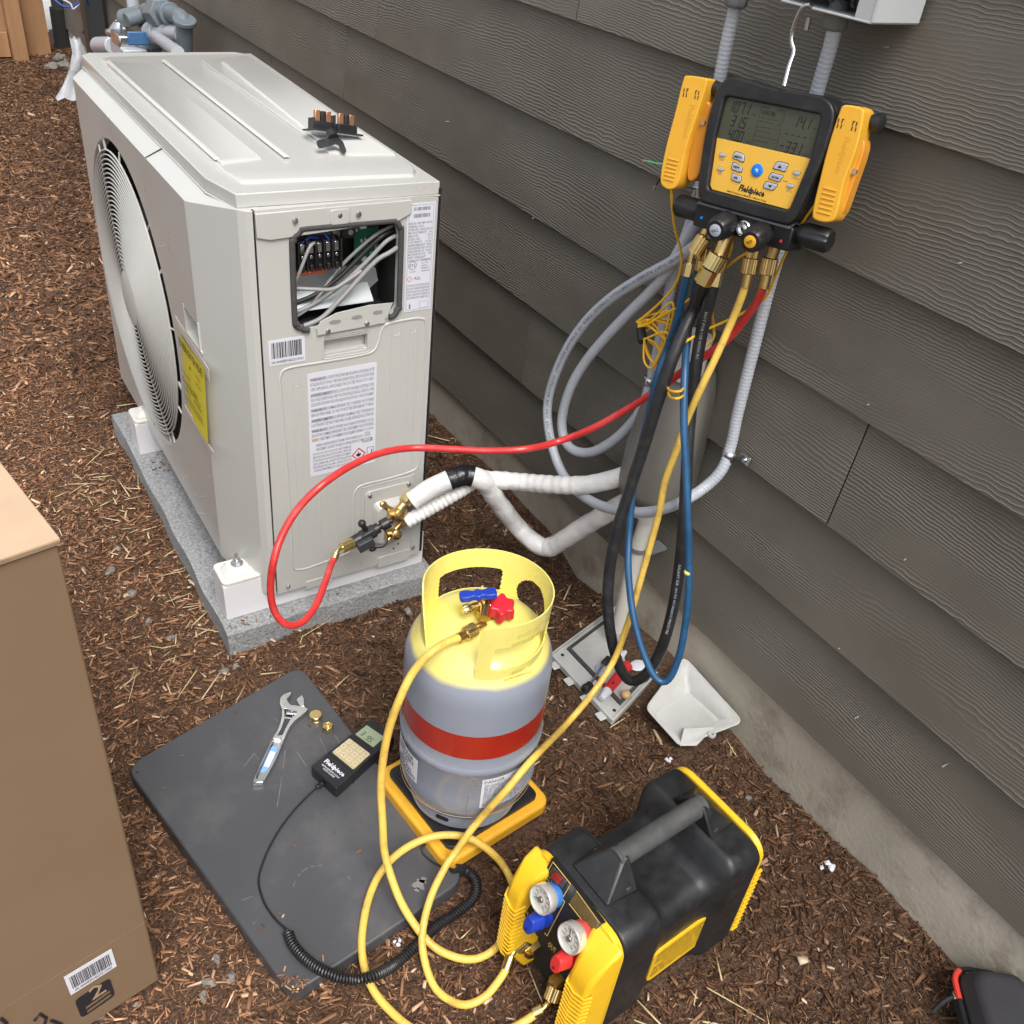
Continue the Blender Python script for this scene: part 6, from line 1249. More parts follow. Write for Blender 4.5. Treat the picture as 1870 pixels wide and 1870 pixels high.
def dial(px, py, ringm, ang, R=.0222):
    w, z = pz(px, py, .028); cx, cz = w, z; K = PM @ TR(cx, cz, 0); q = R/.0272; b = B(K); b.lathe([(.0225*q, .002), (.0235*q, .010), (.0215*q, .014)], TR(.001, .001, 0), 40); b.obj('gauge_collar', ringm, rm)
    K2 = K @ TR(0, 0, .016) @ Matrix.Diagonal((q, q, 1, 1)); b = B(K2); b.lathe([(.0235, -.004), (.0270, .0), (.0272, .012), (.0262, .0142), (.0243, .0142), (.0240, .0110)], n=48, cap=False); g_ = b.obj('gauge_case', mat('steel bezel', (.78, .77, .74), .32, .6), rm, sharp=40)
    b = B(K2); b.lathe([(.0242, .0100), (.0242, .0108), (.001, .0109)], n=40); d_ = b.obj('dial', mat('dial paper', (.60, .59, .54), .45, damt=.2, dark=(.45, .42, .36), dscale=60), g_)
    b = B(K2)
    for k in range(41):
        a = math.radians(225-k*270/40); r0 = .0215 if k % 5 else .0190; u = V((math.cos(a), math.sin(a), 0)); w_ = V((-u.y, u.x, 0))*.00022
        b.f(b.v([u*r0-w_+V((0, 0, .0111)), u*.0228-w_+V((0, 0, .0111)), u*.0228+w_+V((0, 0, .0111)), u*r0+w_+V((0, 0, .0111))]))
    for k in range(9): a = math.radians(225-k*270/8); b.text(str(k*100), .0040, TR(.0158*math.cos(a), .0158*math.sin(a)-.0012, .0111), al='CENTER', bold=.03)
    b.plate([(.0122*math.cos(a), .0122*math.sin(a)) for a in np.linspace(0, 2*PI, 30)[:-1]], [[(.0117*math.cos(a), .0117*math.sin(a)) for a in np.linspace(0, 2*PI, 30)[:-1]]], .0111)
    a = math.radians(ang); b.tube([(0, 0, .0118), (.0185*math.cos(a), .0185*math.sin(a), .0118)], .0005, 4); b.obj('dial_marks', ink, d_)
    b = B(K2); b.lathe([(.0058, .011), (.0058, .0135), (.0048, .0145)], n=20); nb_ = b.obj('needle_boss', mat('brown boss', (.28, .25, .22), .35, .6), g_)
dial(528, 500, mat('blue collar', (.04, .17, .50), .35), 210); dial(842, 930, mat('red collar', (.6, .07, .06), .35), 110)
def knob(px, py, m):
    w, z = pz(px, py, .028); K = PM @ TR(w, z, .002); b = B(K); b.lathe([(.014, 0), (.014, .007), (.009, .008), (.009, .018)], n=28); k_ = b.obj('valve_stem', m, rm); b = B(K); b.prism(smooth2([(-.012, -.008), (0, -.013), (.012, -.008), (.014, .002), (.008, .012), (0, .014), (-.009, .011), (-.014, .002)], 3), .014, .036, scale_top=smooth2([(-.006, -.016), (0, -.018), (.006, -.016), (.009, -.004), (.006, .008), (0, .010), (-.007, .008), (-.010, -.004)], 3)); k_ = b.obj('valve_handle', m, k_, bevel=.002); b = B(K); b.cyl((0, -.010, .0355), (0, -.010, .0368), .0022, n=12); b.obj('handle_screw', ink, k_.parent)
knob(450, 745, blue_pl); knob(752, 1170, red_pl)
b = B(); b.box((-.0135, .0925, .10), (.006, .112, .17)); b.obj('recess_shade', deep, rm)  # near-black box over the bezel stands in for the cavity's shade
RMI = RM.copy()
for (w, z, spx) in ((.046, .062, [(928, 1763), (933, 1742), (942, 1728), (950, 1722), (966, 1710)]), (.106, .056, [(985, 1846), (1001, 1836), (1007, 1828), (1010, 1818), (1016, 1795)])):
    p0 = RM @ V((-.03, w, z)); b = B(); b.cyl(RM @ V((-.006, w, z+.004)), p0, .012, n=8); b.cyl(p0, p0+V((0, 0, -.012)), .009, n=14); b.obj('brass_elbow', brass, rm, world=RM, sharp=40)
yin2 = onz(928, 1763, .045)
q0 = RM @ V((-.03, .046, .062))
def chain(t, M_, a, c0_, c1_, c2_, c3_, c4_):
    fit2(t, M_, [a, c0_], 'cyl', .0082, brass_l); fit2(t, M_, [c0_, (c0_+c1_)/2+V((-.002, -.001, .002)), c1_], 'tube', .0042, brass_l); fit2(t, M_, [c1_, c2_], 'knurl', .0125, brass_l); fit2(t, M_, [c2_, c3_], 'cyl', .0062, brass)
yM = yel_t.matrix_world.copy()
t_end = near(979, 1698, q0)
chain(yel_t, yM, near(924, 1771, onz(924, 1771, .040)), near(933, 1746, onz(931, 1746, .05)), near(945, 1730, q0.lerp(onz(945, 1730, .05), .6)), near(966, 1713, q0), near(976, 1702, q0), None)
q1 = RM @ V((-.03, .106, .056))
chain(yc_t, YM, near(975, 1850, onz(975, 1850, .028)), near(991, 1842, onz(991, 1842, .034)), near(1006, 1827, q1.lerp(onz(1006, 1827, .04), .6)), near(1016, 1800, q1), near(1022, 1788, q1), None)
# handle and brackets
b = B()
cw_ = .092; hz = HH+.030
for s_, l0, l1 in ((0, .012, .070), (1, .222, .276)):
    li, lo = (l1, l0) if s_ == 0 else (l0, l1)
    b = B(); b.hexa([(li, cw_-.014, hz-.004+.018), (li, cw_+.014, hz-.004+.018), (li, cw_+.045, HH+.001), (li, cw_-.045, HH+.001), (li-(.010 if s_ == 0 else -.010), cw_-.012, hz+.012), (li-(.010 if s_ == 0 else -.010), cw_+.012, hz+.012), (lo, cw_+.040, HH+.001), (lo, cw_-.040, HH+.001)]); br = b.obj('handle_bracket', shell, rm, bevel=.003, seg=2)
    for w in (-.032, .034):
        m_ = (li+lo)/2; b = B(); b.cyl((m_+(.014 if s_ == 0 else -.014), cw_+w, HH+.004), (m_+(.014 if s_ == 0 else -.014), cw_+w, HH+.0105), .0055, n=14); b.obj('bolt_head', steel, br)
b = B(); b.cyl((.060, cw_, hz), (.232, cw_, hz), .0165, n=32); b.cyl((.056, cw_, hz), (.062, cw_, hz), .0175, n=24); b.cyl((.230, cw_, hz), (.236, cw_, hz), .0175, n=24); b.box((.146, cw_+.004, hz-.0162), (.165, .003, .003)); b.obj('carry_handle', handle_m, rm, bevel=.001)
# rating label on the side
LM = Matrix(((1, 0, 0, 0), (0, 0, 1, WW+.0002), (0, 1, 0, 0), (0, 0, 0, 1))); LM = Matrix(((1, 0, 0, 0), (0, 0, 1, WW-.0052), (0, 1, 0, 0), (0, 0, 0, 1)))
b = B(LM); b.prism(rrect(.092, .052, .252, .138, .016), -.004, .0008); lb = b.obj('rating_label', yel, rm)
b = B(LM @ TR(.098, .058, .001))
for k, l in enumerate(('WARNING: READ THE OPERATORS MANUAL BEFORE USE', 'USE ONLY APPROVED RECOVERY CYLINDERS. NEVER OVERFILL', 'WEAR SAFETY GLASSES AND GLOVES. VENTILATE WORK AREA', 'INPUT 115V 60HZ 8A   MAX PRESSURE 550 PSI', 'CERTIFIED TO AHRI STANDARD 740   CATEGORIES III IV V', 'FOR SERVICE CALL YOUR LOCAL DEALER', 'KEEP AIR VENTS CLEAR AT ALL TIMES')): b.text(l, .0082, TR(.0 if k != 3 else .02, .066-k*.0098, 0), max_w=.140, bold=.03)
b.box((.125, .008, 0), (.034, .012, .0004)); b.obj('lettering', ink, lb)
for x in (.03, .25):
    for w in (.02, WW-.02): b = B(); b.cyl((x, w, -.006), (x, w, .014), .014, n=16); b.obj('rubber_foot', black, rm)
#@@MAT
# ---------------------------------------------------------------- rubber pad with tools
MZ = .028
mt = thing('rubber_mat', 'slate grey scuffed rubber equipment pad lying on the mulch in front of the unit', 'mat', TR(-.86, 1.0, 0)); MW = TR(-.86, 1.0, 0)
b = B(); RP = rpoly(MATC, .034); b.prism(RP, -.02, MZ); b.obj('pad_body', matm, mt, world=MW, bevel=.003, seg=2)
b = B()
def scuff(pts, w=.0012):
    P = [onz(a, c, MZ+.0004) for a, c in pts]; P = smooth3(P, 5)
    for p, q in zip(P, P[1:]):
        d = (q-p).normalized(); n_ = V((-d.y, d.x, 0))*w*random.uniform(.2, .6)
        if random.random() < .85: b.f(b.v([p-n_, q-n_, q+n_, p+n_]))
for s_ in (((521, 1370), (513, 1430), (505, 1480)), ((583, 1345), (592, 1365), (599, 1380)), ((535, 1620), (545, 1600), (562, 1585), (587, 1580)), ((600, 1430), (606, 1450)), ((440, 1645), (465, 1635)), ((462, 1687), (472, 1678)), ((462, 1373), (473, 1388)), ((500, 1310), (507, 1317)), ((610, 1340), (622, 1360)), ((635, 1600), (640, 1606)), ((540, 1370), (560, 1400)), ((445, 1400), (465, 1375))): scuff(s_)
for a, c, r in ((766, 1616, .010), (773, 1608, .006), (762, 1625, .004)):
    p = onz(a, c, MZ+.0005); b.f(b.v([p+V((r*(1+.4*math.sin(3*t))*math.cos(t), r*(1+.3*math.cos(5*t))*math.sin(t), 0)) for t in np.linspace(0, 2*PI, 15)[:-1]]))
b.obj('scuff_marks', scratch, mt, world=MW)
b = B()
for _ in range(60):
    a, c = random.gauss(525, 25), random.gauss(1795, 12); p = onz(a, c, MZ+.001)
    if inside(np.array([p.x]), np.array([p.y]), MATC)[0]: b.box((0, 0, 0), (random.uniform(.003, .012), random.uniform(.0015, .003), .0015), TR(*p) @ rotz(random.random()*6))
for a, c in ((510, 1668), (517, 1673), (475, 1697), (480, 1690), (590, 1750), (520, 1500), (250, 1410), (300, 1440), (538, 1545), (565, 1325), (430, 1300), (333, 1380), (610, 1520), (655, 1555)):
    p = onz(a, c, MZ+.001); b.box((0, 0, 0), (random.uniform(.004, .012), .002, .0015), TR(*p) @ rotz(random.random()*6))
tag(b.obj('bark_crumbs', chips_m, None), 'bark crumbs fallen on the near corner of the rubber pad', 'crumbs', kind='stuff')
# adjustable wrench
def flatM(px0, px1, z):
    p, q = onz(*px0, z), onz(*px1, z); d = (q-p).normalized(); return frame(p, d, V((-d.y, d.x, 0)), (0, 0, 1)), (q-p).length
WM, wl = flatM((470, 1428), (528, 1290), MZ+.0015)     # from handle end toward head
def wl_(px, py): p = WM.inverted() @ onz(px, py, MZ+.008); return (p.x, p.y)
Zz = lambda a, c: (420+a/6.233, 1240+c/6.233)
wr = thing('adjustable_wrench', 'chrome adjustable wrench with open jaw and blue handle insert on the rubber pad', 'wrench', WM)
out = [wl_(*Zz(*q)) for q in ((255, 1195), (300, 1080), (345, 970), (400, 860), (450, 750), (490, 665), (540, 590), (570, 510), (590, 420), (590, 350), (565, 290), (570, 220), (610, 180), (700, 152), (705, 175), (680, 210), (650, 240), (665, 270), (690, 300), (760, 310), (850, 325), (895, 350), (870, 385), (800, 440), (740, 490), (690, 550), (655, 620), (620, 700), (580, 800), (530, 920), (470, 1040), (400, 1160), (375, 1185))]
hole = [wl_(*Zz(*q)) for q in ((290, 1150), (345, 1020), (420, 870), (480, 740), (500, 690), (580, 692), (575, 760), (520, 880), (450, 1010), (385, 1110), (370, 1140))]
worm = [wl_(*Zz(*q)) for q in ((622, 345), (765, 375), (745, 410), (700, 450), (625, 435))]
slot_ = [wl_(*Zz(*q)) for q in ((622, 460), (690, 470), (640, 560), (600, 650), (540, 655), (590, 560))]
b = B(); b.plate(out, [hole, worm], .0095, thick=.0095); b.prism(hole, .0, .0035); b.obj('wrench_body', chrome, wr, bevel=.0012, sharp=45)
b = B(); b.prism(slot_, .0094, .0099); 
for q in ((630, 520), (607, 567), (582, 618)): c_ = wl_(*Zz(*q)); b.cyl((c_[0], c_[1], .0099), (c_[0], c_[1], .0103), .0028, n=14)
b.obj('handle_inlay', darkgrey, wr)
jaw = [wl_(*Zz(*q)) for q in ((820, 182), (845, 235), (850, 320), (800, 318), (770, 265), (755, 240))]; b = B(); b.prism(jaw, .001, .0085); b.obj('movable_jaw', chrome, wr, bevel=.001)
b = B(); p, q = V((*worm[0], .006)), V((*worm[1], .006)); wa, wb = wl_(*Zz(640, 390)), wl_(*Zz(755, 400)); b.tube([V((*wa, .006)).lerp(V((*wb, .006)), t) for t in np.linspace(0, 1, 40)], .0045, 14, rf=lambda i: .0052+.0011*math.sin(i*.95)); b.obj('worm_screw', chrome, wr)
ins_ = [wl_(*Zz(*q)) for q in ((345, 1045), (400, 920), (455, 800), (480, 755), (548, 765), (530, 830), (480, 940), (430, 1045))]; b = B(); b.prism(ins_, .0035, .0052); i_ = b.obj('blue_insert', mat('pale blue insert', (.22, .42, .75), .35), wr, bevel=.0005)
b = B(); Cc = [wl_(*Zz(*q)) for q in ((385, 985), (440, 860), (462, 815), (520, 830), (495, 890), (440, 1000))]; b.prism(Cc, .0052, .0056); b.obj('white_panel', paper, i_)
# brass flare nuts
for (px, py), r, h, nm, lbl in (((577, 1309), .0125, .014, 'closed', 'larger closed brass cap lying between the wrench and the scale remote'), ((599, 1328), .0105, .012, 'open', 'smaller open hexagonal brass nut beside the scale remote')):
    p = onz(px, py+4, MZ); t = thing('brass_cap', lbl, 'brass cap', TR(*p)); b = B()
    if nm == 'closed': b.lathe([(r*1.02, 0), (r*1.05, h*.25)], n=24); b.lathe([(r, h*.25), (r*1.0, h*.92), (r*.9, h)], TR(0, 0, 0), 24); b.obj('cap_body', brass_l, t, bevel=.0006)
    else: b.lathe([(r*.95, 0), (r*1.12, h*.2), (r*1.12, h*.8), (r*.95, h), (r*.70, h), (r*.68, h*.25), (.001, h*.2)], n=6, cap=False); b.obj('nut_body', brass_l, t, sharp=25, bevel=.0005)
# scale remote
RMt, rl_ = flatM((600, 1437), (690, 1345), MZ)
def rl2(px, py, z=.028): p = RMt.inverted() @ onz(px, py, MZ+z); return (p.x, p.y)
re_ = thing('scale_remote', 'black handheld scale remote with beige keypad and small green screen on the rubber pad', 'remote', RMt)
K4 = [rl2(*Zz(*q)) for q in ((920, 990), (1600, 455), (1880, 640), (1210, 1250))]
def lerp2(u, v): # u along length (0 handle end .. 1 screen end), v across
    a = [K4[0][i]*(1-v)+K4[3][i]*v for i in (0, 1)]; c = [K4[1][i]*(1-v)+K4[2][i]*v for i in (0, 1)]; return (a[0]*(1-u)+c[0]*u, a[1]*(1-u)+c[1]*u)
def rq(u0, u1, v0, v1): return [lerp2(u0, v0), lerp2(u1, v0), lerp2(u1, v1), lerp2(u0, v1)]
b = B(); b.prism(rpoly(rq(0, 1, 0, 1), .004, 3), .001, .028); bo = b.obj('remote_body', black, re_, bevel=.004, seg=3)
b = B(); b.prism(rq(.27, .285, -.01, 1.01), .0, .0284); b.prism(rq(.62, .635, -.01, 1.01), .0, .0284); b.obj('body_groove', deep, re_)
b = B(); b.prism(rpoly(rq(.31, .60, .08, .92), .003, 3), .028, .0292); kp = b.obj('keypad', keycol, re_)
ks = ['1', '2', '3', 'C', '4', '5', '6', 'F', '7', '8', '9', '0']
ex = V((*lerp2(.5, 1), 0))-V((*lerp2(.5, 0), 0)); W_ = ex.length; ex.normalize(); ey = V((-ex.y, ex.x, 0))
if (V((*lerp2(1, .5), 0))-V((*lerp2(0, .5), 0))).dot(ey) < 0: ey = -ey
for r in range(3):
    for c in range(4):
        u = .555-r*.09; v = .17+c*.22; b = B(); b.prism(rpoly(rq(u-.034, u+.034, v-.08, v+.08), .0015, 2), .0290, .0304); k_ = b.obj('key', mat('key beige', (.58, .50, .33), .45), kp); b = B(); p = lerp2(u, v); b.text(ks[r*4+c], .0052, frame((p[0], p[1], .0306), ex, ey, (0, 0, 1)) @ TR(0, -.0018, 0), al='CENTER'); b.obj('lettering', ink, k_)
b = B(); b.prism(rpoly(rq(.66, .93, .06, .94), .003, 3), .028, .0290); b.obj('screen_bezel', black, re_); b = B(); b.prism(rq(.69, .89, .10, .82), .0288, .0295); sc2 = b.obj('screen', lcd2, re_)
b = B(frame((*lerp2(.725, .16), .0297), ex, ey, (0, 0, 1))); seg7(b, '3', .002, 0, .0058, .011, .0011, 0, sl=.1); seg7(b, '9.5', .017, -.001, .0058, .011, .0011, 0, sl=.1); b.obj('lcd_readout', lcdink, sc2)
b = B(); p = lerp2(.155, .5); b.text('Fieldpiece', .0125, frame((p[0], p[1], .0283), ex, ey, (0, 0, 1)), al='CENTER', max_w=W_*.8, bold=.04); b.text('REFRIGERANT SCALE\nWITH ALARM', .0048, frame((*lerp2(.105, .5), .0283), ex, ey, (0, 0, 1)), al='CENTER'); b.obj('lettering', paper, bo)
pc0 = near(590, 1430, onz(590, 1430, MZ+.012)); cw0 = near(578, 1438, onz(578, 1438, MZ+.006))
b = B(); b.tube(even(smooth3([pc0, (pc0+cw0)/2, cw0], 4), .0012), .005, 12, rf=lambda i: .0052-.00008*i+.0007*math.sin(i*1.8)); b.obj('strain_relief', black, re_, world=RMt)
# its cord: straight lead then a coiled length ending under the scale
cordt = thing('coiled_cord', 'black telephone-style coiled cord running from the scale remote round the rubber pad to the scale', 'cord', TR(0, 0, 0))
P = even(smooth3(path3([(q_[0], q_[1], ('z', MZ+.003)) for q_ in ((583, 1434), (560, 1455), (535, 1482), (512, 1512), (493, 1545), (480, 1575), (472, 1608), (480, 1642), (492, 1664), (508, 1684), (530, 1702))]), 8), .006); b = B(); b.tube(P, .0018, 8); b.obj('straight_lead', black, cordt)
coil = [(526, 1702, ('z', MZ+.010)), (535, 1725), (560, 1753, ('z', MZ+.009)), (595, 1775), (640, 1788, ('z', MZ+.008)), (680, 1783), (720, 1762, ('z', .012)), (760, 1727), (800, 1690, ('z', .012)), (840, 1663), (868, 1635, ('z', .012)), (868, 1605), (850, 1590), (828, 1585, ('z', MZ+.008))]
Cp = even(smooth3(path3([(a_, c_, k_[0] if k_ else ('z', MZ+.010 if a_ < 690 else .013)) for a_, c_, *k_ in coil]), 10), .00055); b = B(); H = []; u = V((0, 0, 1)); s_ = 0
for i in range(0, len(Cp)):
    T = (Cp[min(i+1, len(Cp)-1)]-Cp[max(i-1, 0)]).normalized(); u = (u-T*u.dot(T)).normalized(); w = T.cross(u); a = i*2*PI/8.6; H.append(Cp[i]+(u*math.cos(a)+w*math.sin(a))*.0072)
b.tube(H, .0021, 6); b.obj('coiled_section', black, cordt)
P = even(smooth3(path3([(828, 1588, ('z', MZ+.008)), (800, 1580, ('z', MZ+.002)), (775, 1562), (772, 1545), (785, 1542, ('z', MZ+.006))]), 8), .004); b = B(); b.tube(P, .0018, 8); b.obj('straight_lead', black, cordt)

#@@COVERS
# ---------------------------------------------------------------- fuse pull-out on the lid
zL = .9615
fm, _ = flatM((583, 270), (655, 268), zL)
fp_ = thing('fuse_pullout', 'black fused disconnect pull-out with copper blades sitting on the ivory lid', 'fuse holder', TR(*onz(615, 262, zL)))
fwm = TR(*onz(615, 262, zL)); p00 = onz(607, 262, zL)
def fq(px, py, dy=0): return onv_(px, py, dy)
ydp = onz(620, 255, zL).y
def onv_(px, py, dy): return ony(px, py, ydp+dy)
b = B()
A_ = [onv_(562, 234, .0), onv_(667, 268, -.0), onv_(655, 248, .03), onv_(566, 222, .03)]
pl = [onv_(563, 234, 0), onv_(668, 270, 0), onv_(652, 247, .012), onv_(561, 233, .012)]
t0 = (onv_(563, 236, 0), onv_(652, 248, 0)); dirx = (t0[1]-t0[0]).normalized(); L0 = (t0[1]-t0[0]).length
zax = V((0, .28, .96)).normalized(); yax = zax.cross(dirx).normalized(); FM = frame(t0[0], dirx, yax, dirx.cross(yax))
if FM.to_3x3().col[2].z < 0: pass
b = B(FM); b.box((L0/2, .0, .0), (L0*1.02, .052, .003)); b.obj('front_plate', black, fp_, world=fwm, bevel=.0006)
b = B(FM); b.box((L0*.28, .006, .009), (L0*.36, .026, .016)); b.box((L0*.76, .006, .009), (L0*.36, .026, .016)); b.box((L0*.52, .006, .016), (.003, .022, .03)); b.box((L0*.085, .006, .012), (.003, .026, .02)); b.box((L0*.955, .006, .012), (.003, .026, .02)); b.box((L0*.3, .006, .024), (.010, .018, .022)); b.box((L0*.78, .006, .024), (.010, .018, .022)); b.obj('fuse_body', black, fp_, world=fwm, bevel=.001)
for f in (.19, .41, .67, .89):
    b = B(FM); b.box((L0*f, .006, .026), (.010, .010, .020)); b.obj('copper_blade', copper, fp_, world=fwm, bevel=.0008)
b = B(FM); b.box((L0*.5, -.002, -.0022), (L0*.93, .040, .0010)); b.obj('paper_label', paper, fp_, world=fwm)
HP = [onz(px, py, zL+.004+(281-py)/35*.024) for px, py in ((606, 246), (606, 256), (598, 262), (585, 264), (580, 268), (584, 272), (600, 268), (612, 264), (618, 266), (622, 276), (628, 281), (633, 276), (630, 268), (620, 258), (616, 250))]
b = B(); a = b.v(HP); c = b.v([p+V((.001, .010, .006)) for p in HP]); b.f(a); b.f(c[::-1]); n = len(a); [b.f([a[i], a[(i+1) % n], c[(i+1) % n], c[i]]) for i in range(n)]; b.obj('pull_handle', black, fp_, world=fwm, bevel=.0015)
b = B(); p = onz(609, 252, zL+.024); b.cyl(p, p+V((0, .012, .006)), .010, n=14); b.obj('handle_neck', black, fp_, world=fwm)

# ---------------------------------------------------------------- loose covers by the wall
zc = .03
cvz = .016
cc = [onz(*q, cvz) for q in ((1004, 1198), (1140, 1098), (1240, 1190), (1118, 1322))]
cm_ = (cc[0]+cc[2])/2; CMt = TR(cm_.x, cm_.y, 0)
cv = thing('access_cover', 'flat pale grey access cover with grey foam gasket lying on the mulch by the foundation', 'cover', CMt)
def cq(u, v, P=cc): a = P[0].lerp(P[1], u); c = P[3].lerp(P[2], u); return a.lerp(c, v)
def cpoly(u0, u1, v0, v1): return [tuple(cq(u, v)[:2]) for u, v in ((u0, v0), (u1, v0), (u1, v1), (u0, v1))]
b = B(); b.prism(rpoly(cpoly(0, 1, 0, 1), .004, 3), cvz-.006, cvz); b.obj('cover_sheet', cover_m, cv, world=CMt, bevel=.001)
b = B(); b.plate(rpoly(cpoly(.0, 1.0, .0, 1.0), .004, 3), [cpoly(.02, .985, .015, .98)], cvz+.008, thick=.010); b.obj('cover_rim', cover_m, cv, world=CMt, sharp=30)
b = B(); b.plate(cpoly(.17, .93, .06, .93), [cpoly(.20, .90, .085, .90)], cvz+.006, thick=.006); b.obj('foam_gasket', foam, cv, world=CMt, sharp=30)
for v in (.12, .36, .62, .86):
    b = B(); p = cq(-.015, v); b.box((p.x, p.y, cvz-.002), (.022, .022, .004), None); b.obj('clip_tab', cover_m, cv, world=CMt, bevel=.004)
b = B()
for u, v in ((.10, .08), (.10, .92)): p = cq(u, v); b.cyl((p.x, p.y, cvz+.0002), (p.x, p.y, cvz+.0008), .004, n=14)
b.obj('screw_hole', deep, cv, world=CMt)
# deep junction cover
o1 = [onz(*q, .075) for q in ((1183, 1290), (1250, 1202), (1355, 1315), (1238, 1368))]
jb = onz(1255, 1300, 0); JM = TR(jb.x, jb.y, 0)
jt = thing('box_cover', 'deep pale grey plastic box cover lying open side up next to the flat cover', 'cover', JM)
top = [onz(1180, 1293, .055), onz(1249, 1200, .085), onz(1356, 1318, .060), onz(1242, 1362, .030)]
bot = [onz(1192, 1305, .018), onz(1256, 1262, .022), onz(1318, 1318, .020), onz(1243, 1350, .014)]
b = B()
def rq3(P, r=.10, n=5):
    out = []
    for i in range(4):
        a, c, d = P[i-1], P[i], P[(i+1) % 4]
        for k in range(n+1): t = k/n; out.append(c+(a-c)*r*(1-t)**2+(d-c)*r*t**2)
    return out
T_, Bt = rq3(top, .1), rq3(bot, .16); ti, bi = b.v(T_), b.v(Bt); n = len(ti)
for i in range(n): b.f([ti[i], ti[(i+1) % n], bi[(i+1) % n], bi[i]])
b.f(bi); o = b.obj('cover_shell', cover_m, jt, world=JM, sharp=50); s_ = o.modifiers.new('s', 'SOLIDIFY'); s_.thickness = .0026
b = B(); b.tube(T_+[T_[0]], .0022, 8); b.obj('rolled_edge', cover_m, jt, world=JM)
b = B(); q0_, q1_ = onz(1238, 1362, .03), onz(1250, 1330, .03); b.hexa([onz(1243, 1364, .006), onz(1248, 1328, .012), onz(1275, 1358, .012), onz(1270, 1360, .006), onz(1241, 1362, .032), onz(1249, 1330, .040), onz(1306, 1327, .045), onz(1272, 1362, .030)]); b.obj('divider_wall', cover_m, jt, world=JM, bevel=.0008)
b = B(); p = onz(1300, 1342, .046); b.lathe([(.0035, -.002), (.008, -.002), (.008, .003), (.0035, .003)], TR(*p), 16, cap=False); b.obj('screw_boss', cover_m, jt, world=JM)
# small things on the flat cover
zs = cvz+.004
def onc(px, py, h=0): return onz(px, py, zs+h)
dv = thing('screwdriver', 'short screwdriver with black round end lying across the flat cover', 'screwdriver', TR(*onc(1090, 1225)));DM = TR(*onc(1090, 1225))
b = B(); b.cyl(onc(1076, 1252, .006), onc(1106, 1208, .012), .0028, n=12); b.obj('shaft', steel, dv, world=DM); b = B(); b.cyl(onc(1067, 1262, .006), onc(1078, 1250, .006), .009, n=18); b.ball(onc(1070, 1257, .006), .0105, n=9); b.obj('grip', black, dv, world=DM, bevel=.001); b = B(); b.cyl(onc(1103, 1212, .011), onc(1112, 1202, .012), .0075, n=14); b.obj('driver_head', black, dv, world=DM, bevel=.001)
kn = thing('deburring_tool', 'red and white plastic hand tool lying on the flat cover beneath the hoses', 'hand tool', TR(*onc(1130, 1240)));DM = TR(*onc(1130, 1240))
b = B(); b.cyl(onc(1108, 1262, .010), onc(1146, 1215, .012), .0105, .013, 18); b.obj('tool_body', red_pl, kn, world=DM, bevel=.002); b = B(); b.cyl(onc(1098, 1276, .008), onc(1110, 1261, .010), .007, .0110, 16); b.cyl(onc(1132, 1200, .012), onc(1143, 1190, .012), .009, .004, 14); b.obj('tool_nose', paper, kn, world=DM, bevel=.001); b = B(); b.cyl(onc(1118, 1249, .020), onc(1121, 1246, .0215), .0022, n=10); b.obj('tool_button', black, kn, world=DM)
b = B(); p = onc(1143, 1268, .008); b.ball(p, .0105, n=10, sc=(1, 1, .85)); tag(b.obj('round_cap', mat('tan plastic', (.62, .42, .18), .4, damt=.3, dark=(.4, .25, .1), dscale=50)), 'small round tan cap on the flat cover beside the red hand tool', 'cap')
b = B(); K = axisK(onc(1080, 1240), onc(1120, 1200)); p = onc(1095, 1225, .0005); b.box((0, 0, 0), (.030, .018, .0008), TR(*p) @ rotz(.9)); tag(b.obj('parts_bag', mat('bluish film', (.36, .42, .60), .25, bump=.002, bs=80), bevel=.002), 'small bluish plastic parts bag on the flat cover under the screwdriver', 'bag')
b = B(); p = onc(1165, 1215, .003); b.ball(p, .016, n=8, sc=(1.3, 1, .3)); o = b.obj('paper_scrap', paper); tag(o, 'crumpled white paper inside the hose loops on the flat cover', 'paper scrap')
# scraps on mulch
for (a, c), r, l in (((1512, 1585), .012, 'twisted white tape scrap on the mulch between recovery machine and foundation'), ((1222, 1388), .008, 'tiny white paper scrap just below the deep box cover'), ((728, 1722), .007, 'small white plastic clip on the mulch between the pad and the yellow hose')):
    p = onz(a, c, gz(onz(a, c, 0).x, onz(a, c, 0).y)+.006); b = B(); [rock(b, p.x+random.uniform(-r, r)*.8, p.y+random.uniform(-r, r)*.8, r*random.uniform(.35, .6), p.z-.002) for _ in range(4)]; tag(b.obj('white_scrap', paper, sharp=20), l, 'scrap')

#@@CARD
# ---------------------------------------------------------------- cardboard carton
CA = math.radians(10.4); CBM = frame((-1.1445, .827, 0), (-math.cos(CA), -math.sin(CA), 0), (math.sin(CA)*-1, math.cos(CA), 0), (0, 0, 1))
cb_ = thing('cardboard_carton', 'tall brown cardboard carton with barcode sticker standing at the left edge', 'box', CBM)
HT = .858; b = B(); w_, d_ = .62, .50
b.hexa([(0, 0, .004), (w_, 0, .004), (w_, d_, .004), (0, d_, .004), (.0, 0, HT-.004), (w_, 0, HT-.004), (w_, d_, HT-.004), (.0, d_, HT-.004)]); b.obj('carton_wall', card, cb_, bevel=.004, seg=3)
b = B(); b.hexa([(-.002, -.003, HT-.003), (w_, -.003, HT-.003), (w_, d_*.5, HT), (-.002, d_*.5, HT), (-.002, -.003, HT+.002), (w_, -.003, HT+.002), (w_, d_*.5, HT+.004), (-.002, d_*.5, HT+.004)]); b.obj('top_flap', mat('skylit cardboard top', (.52, .37, .25), .8, var=.06, vs=20), cb_, bevel=.001)  # flap paler than the walls: sky light painted into its colour
b = B()
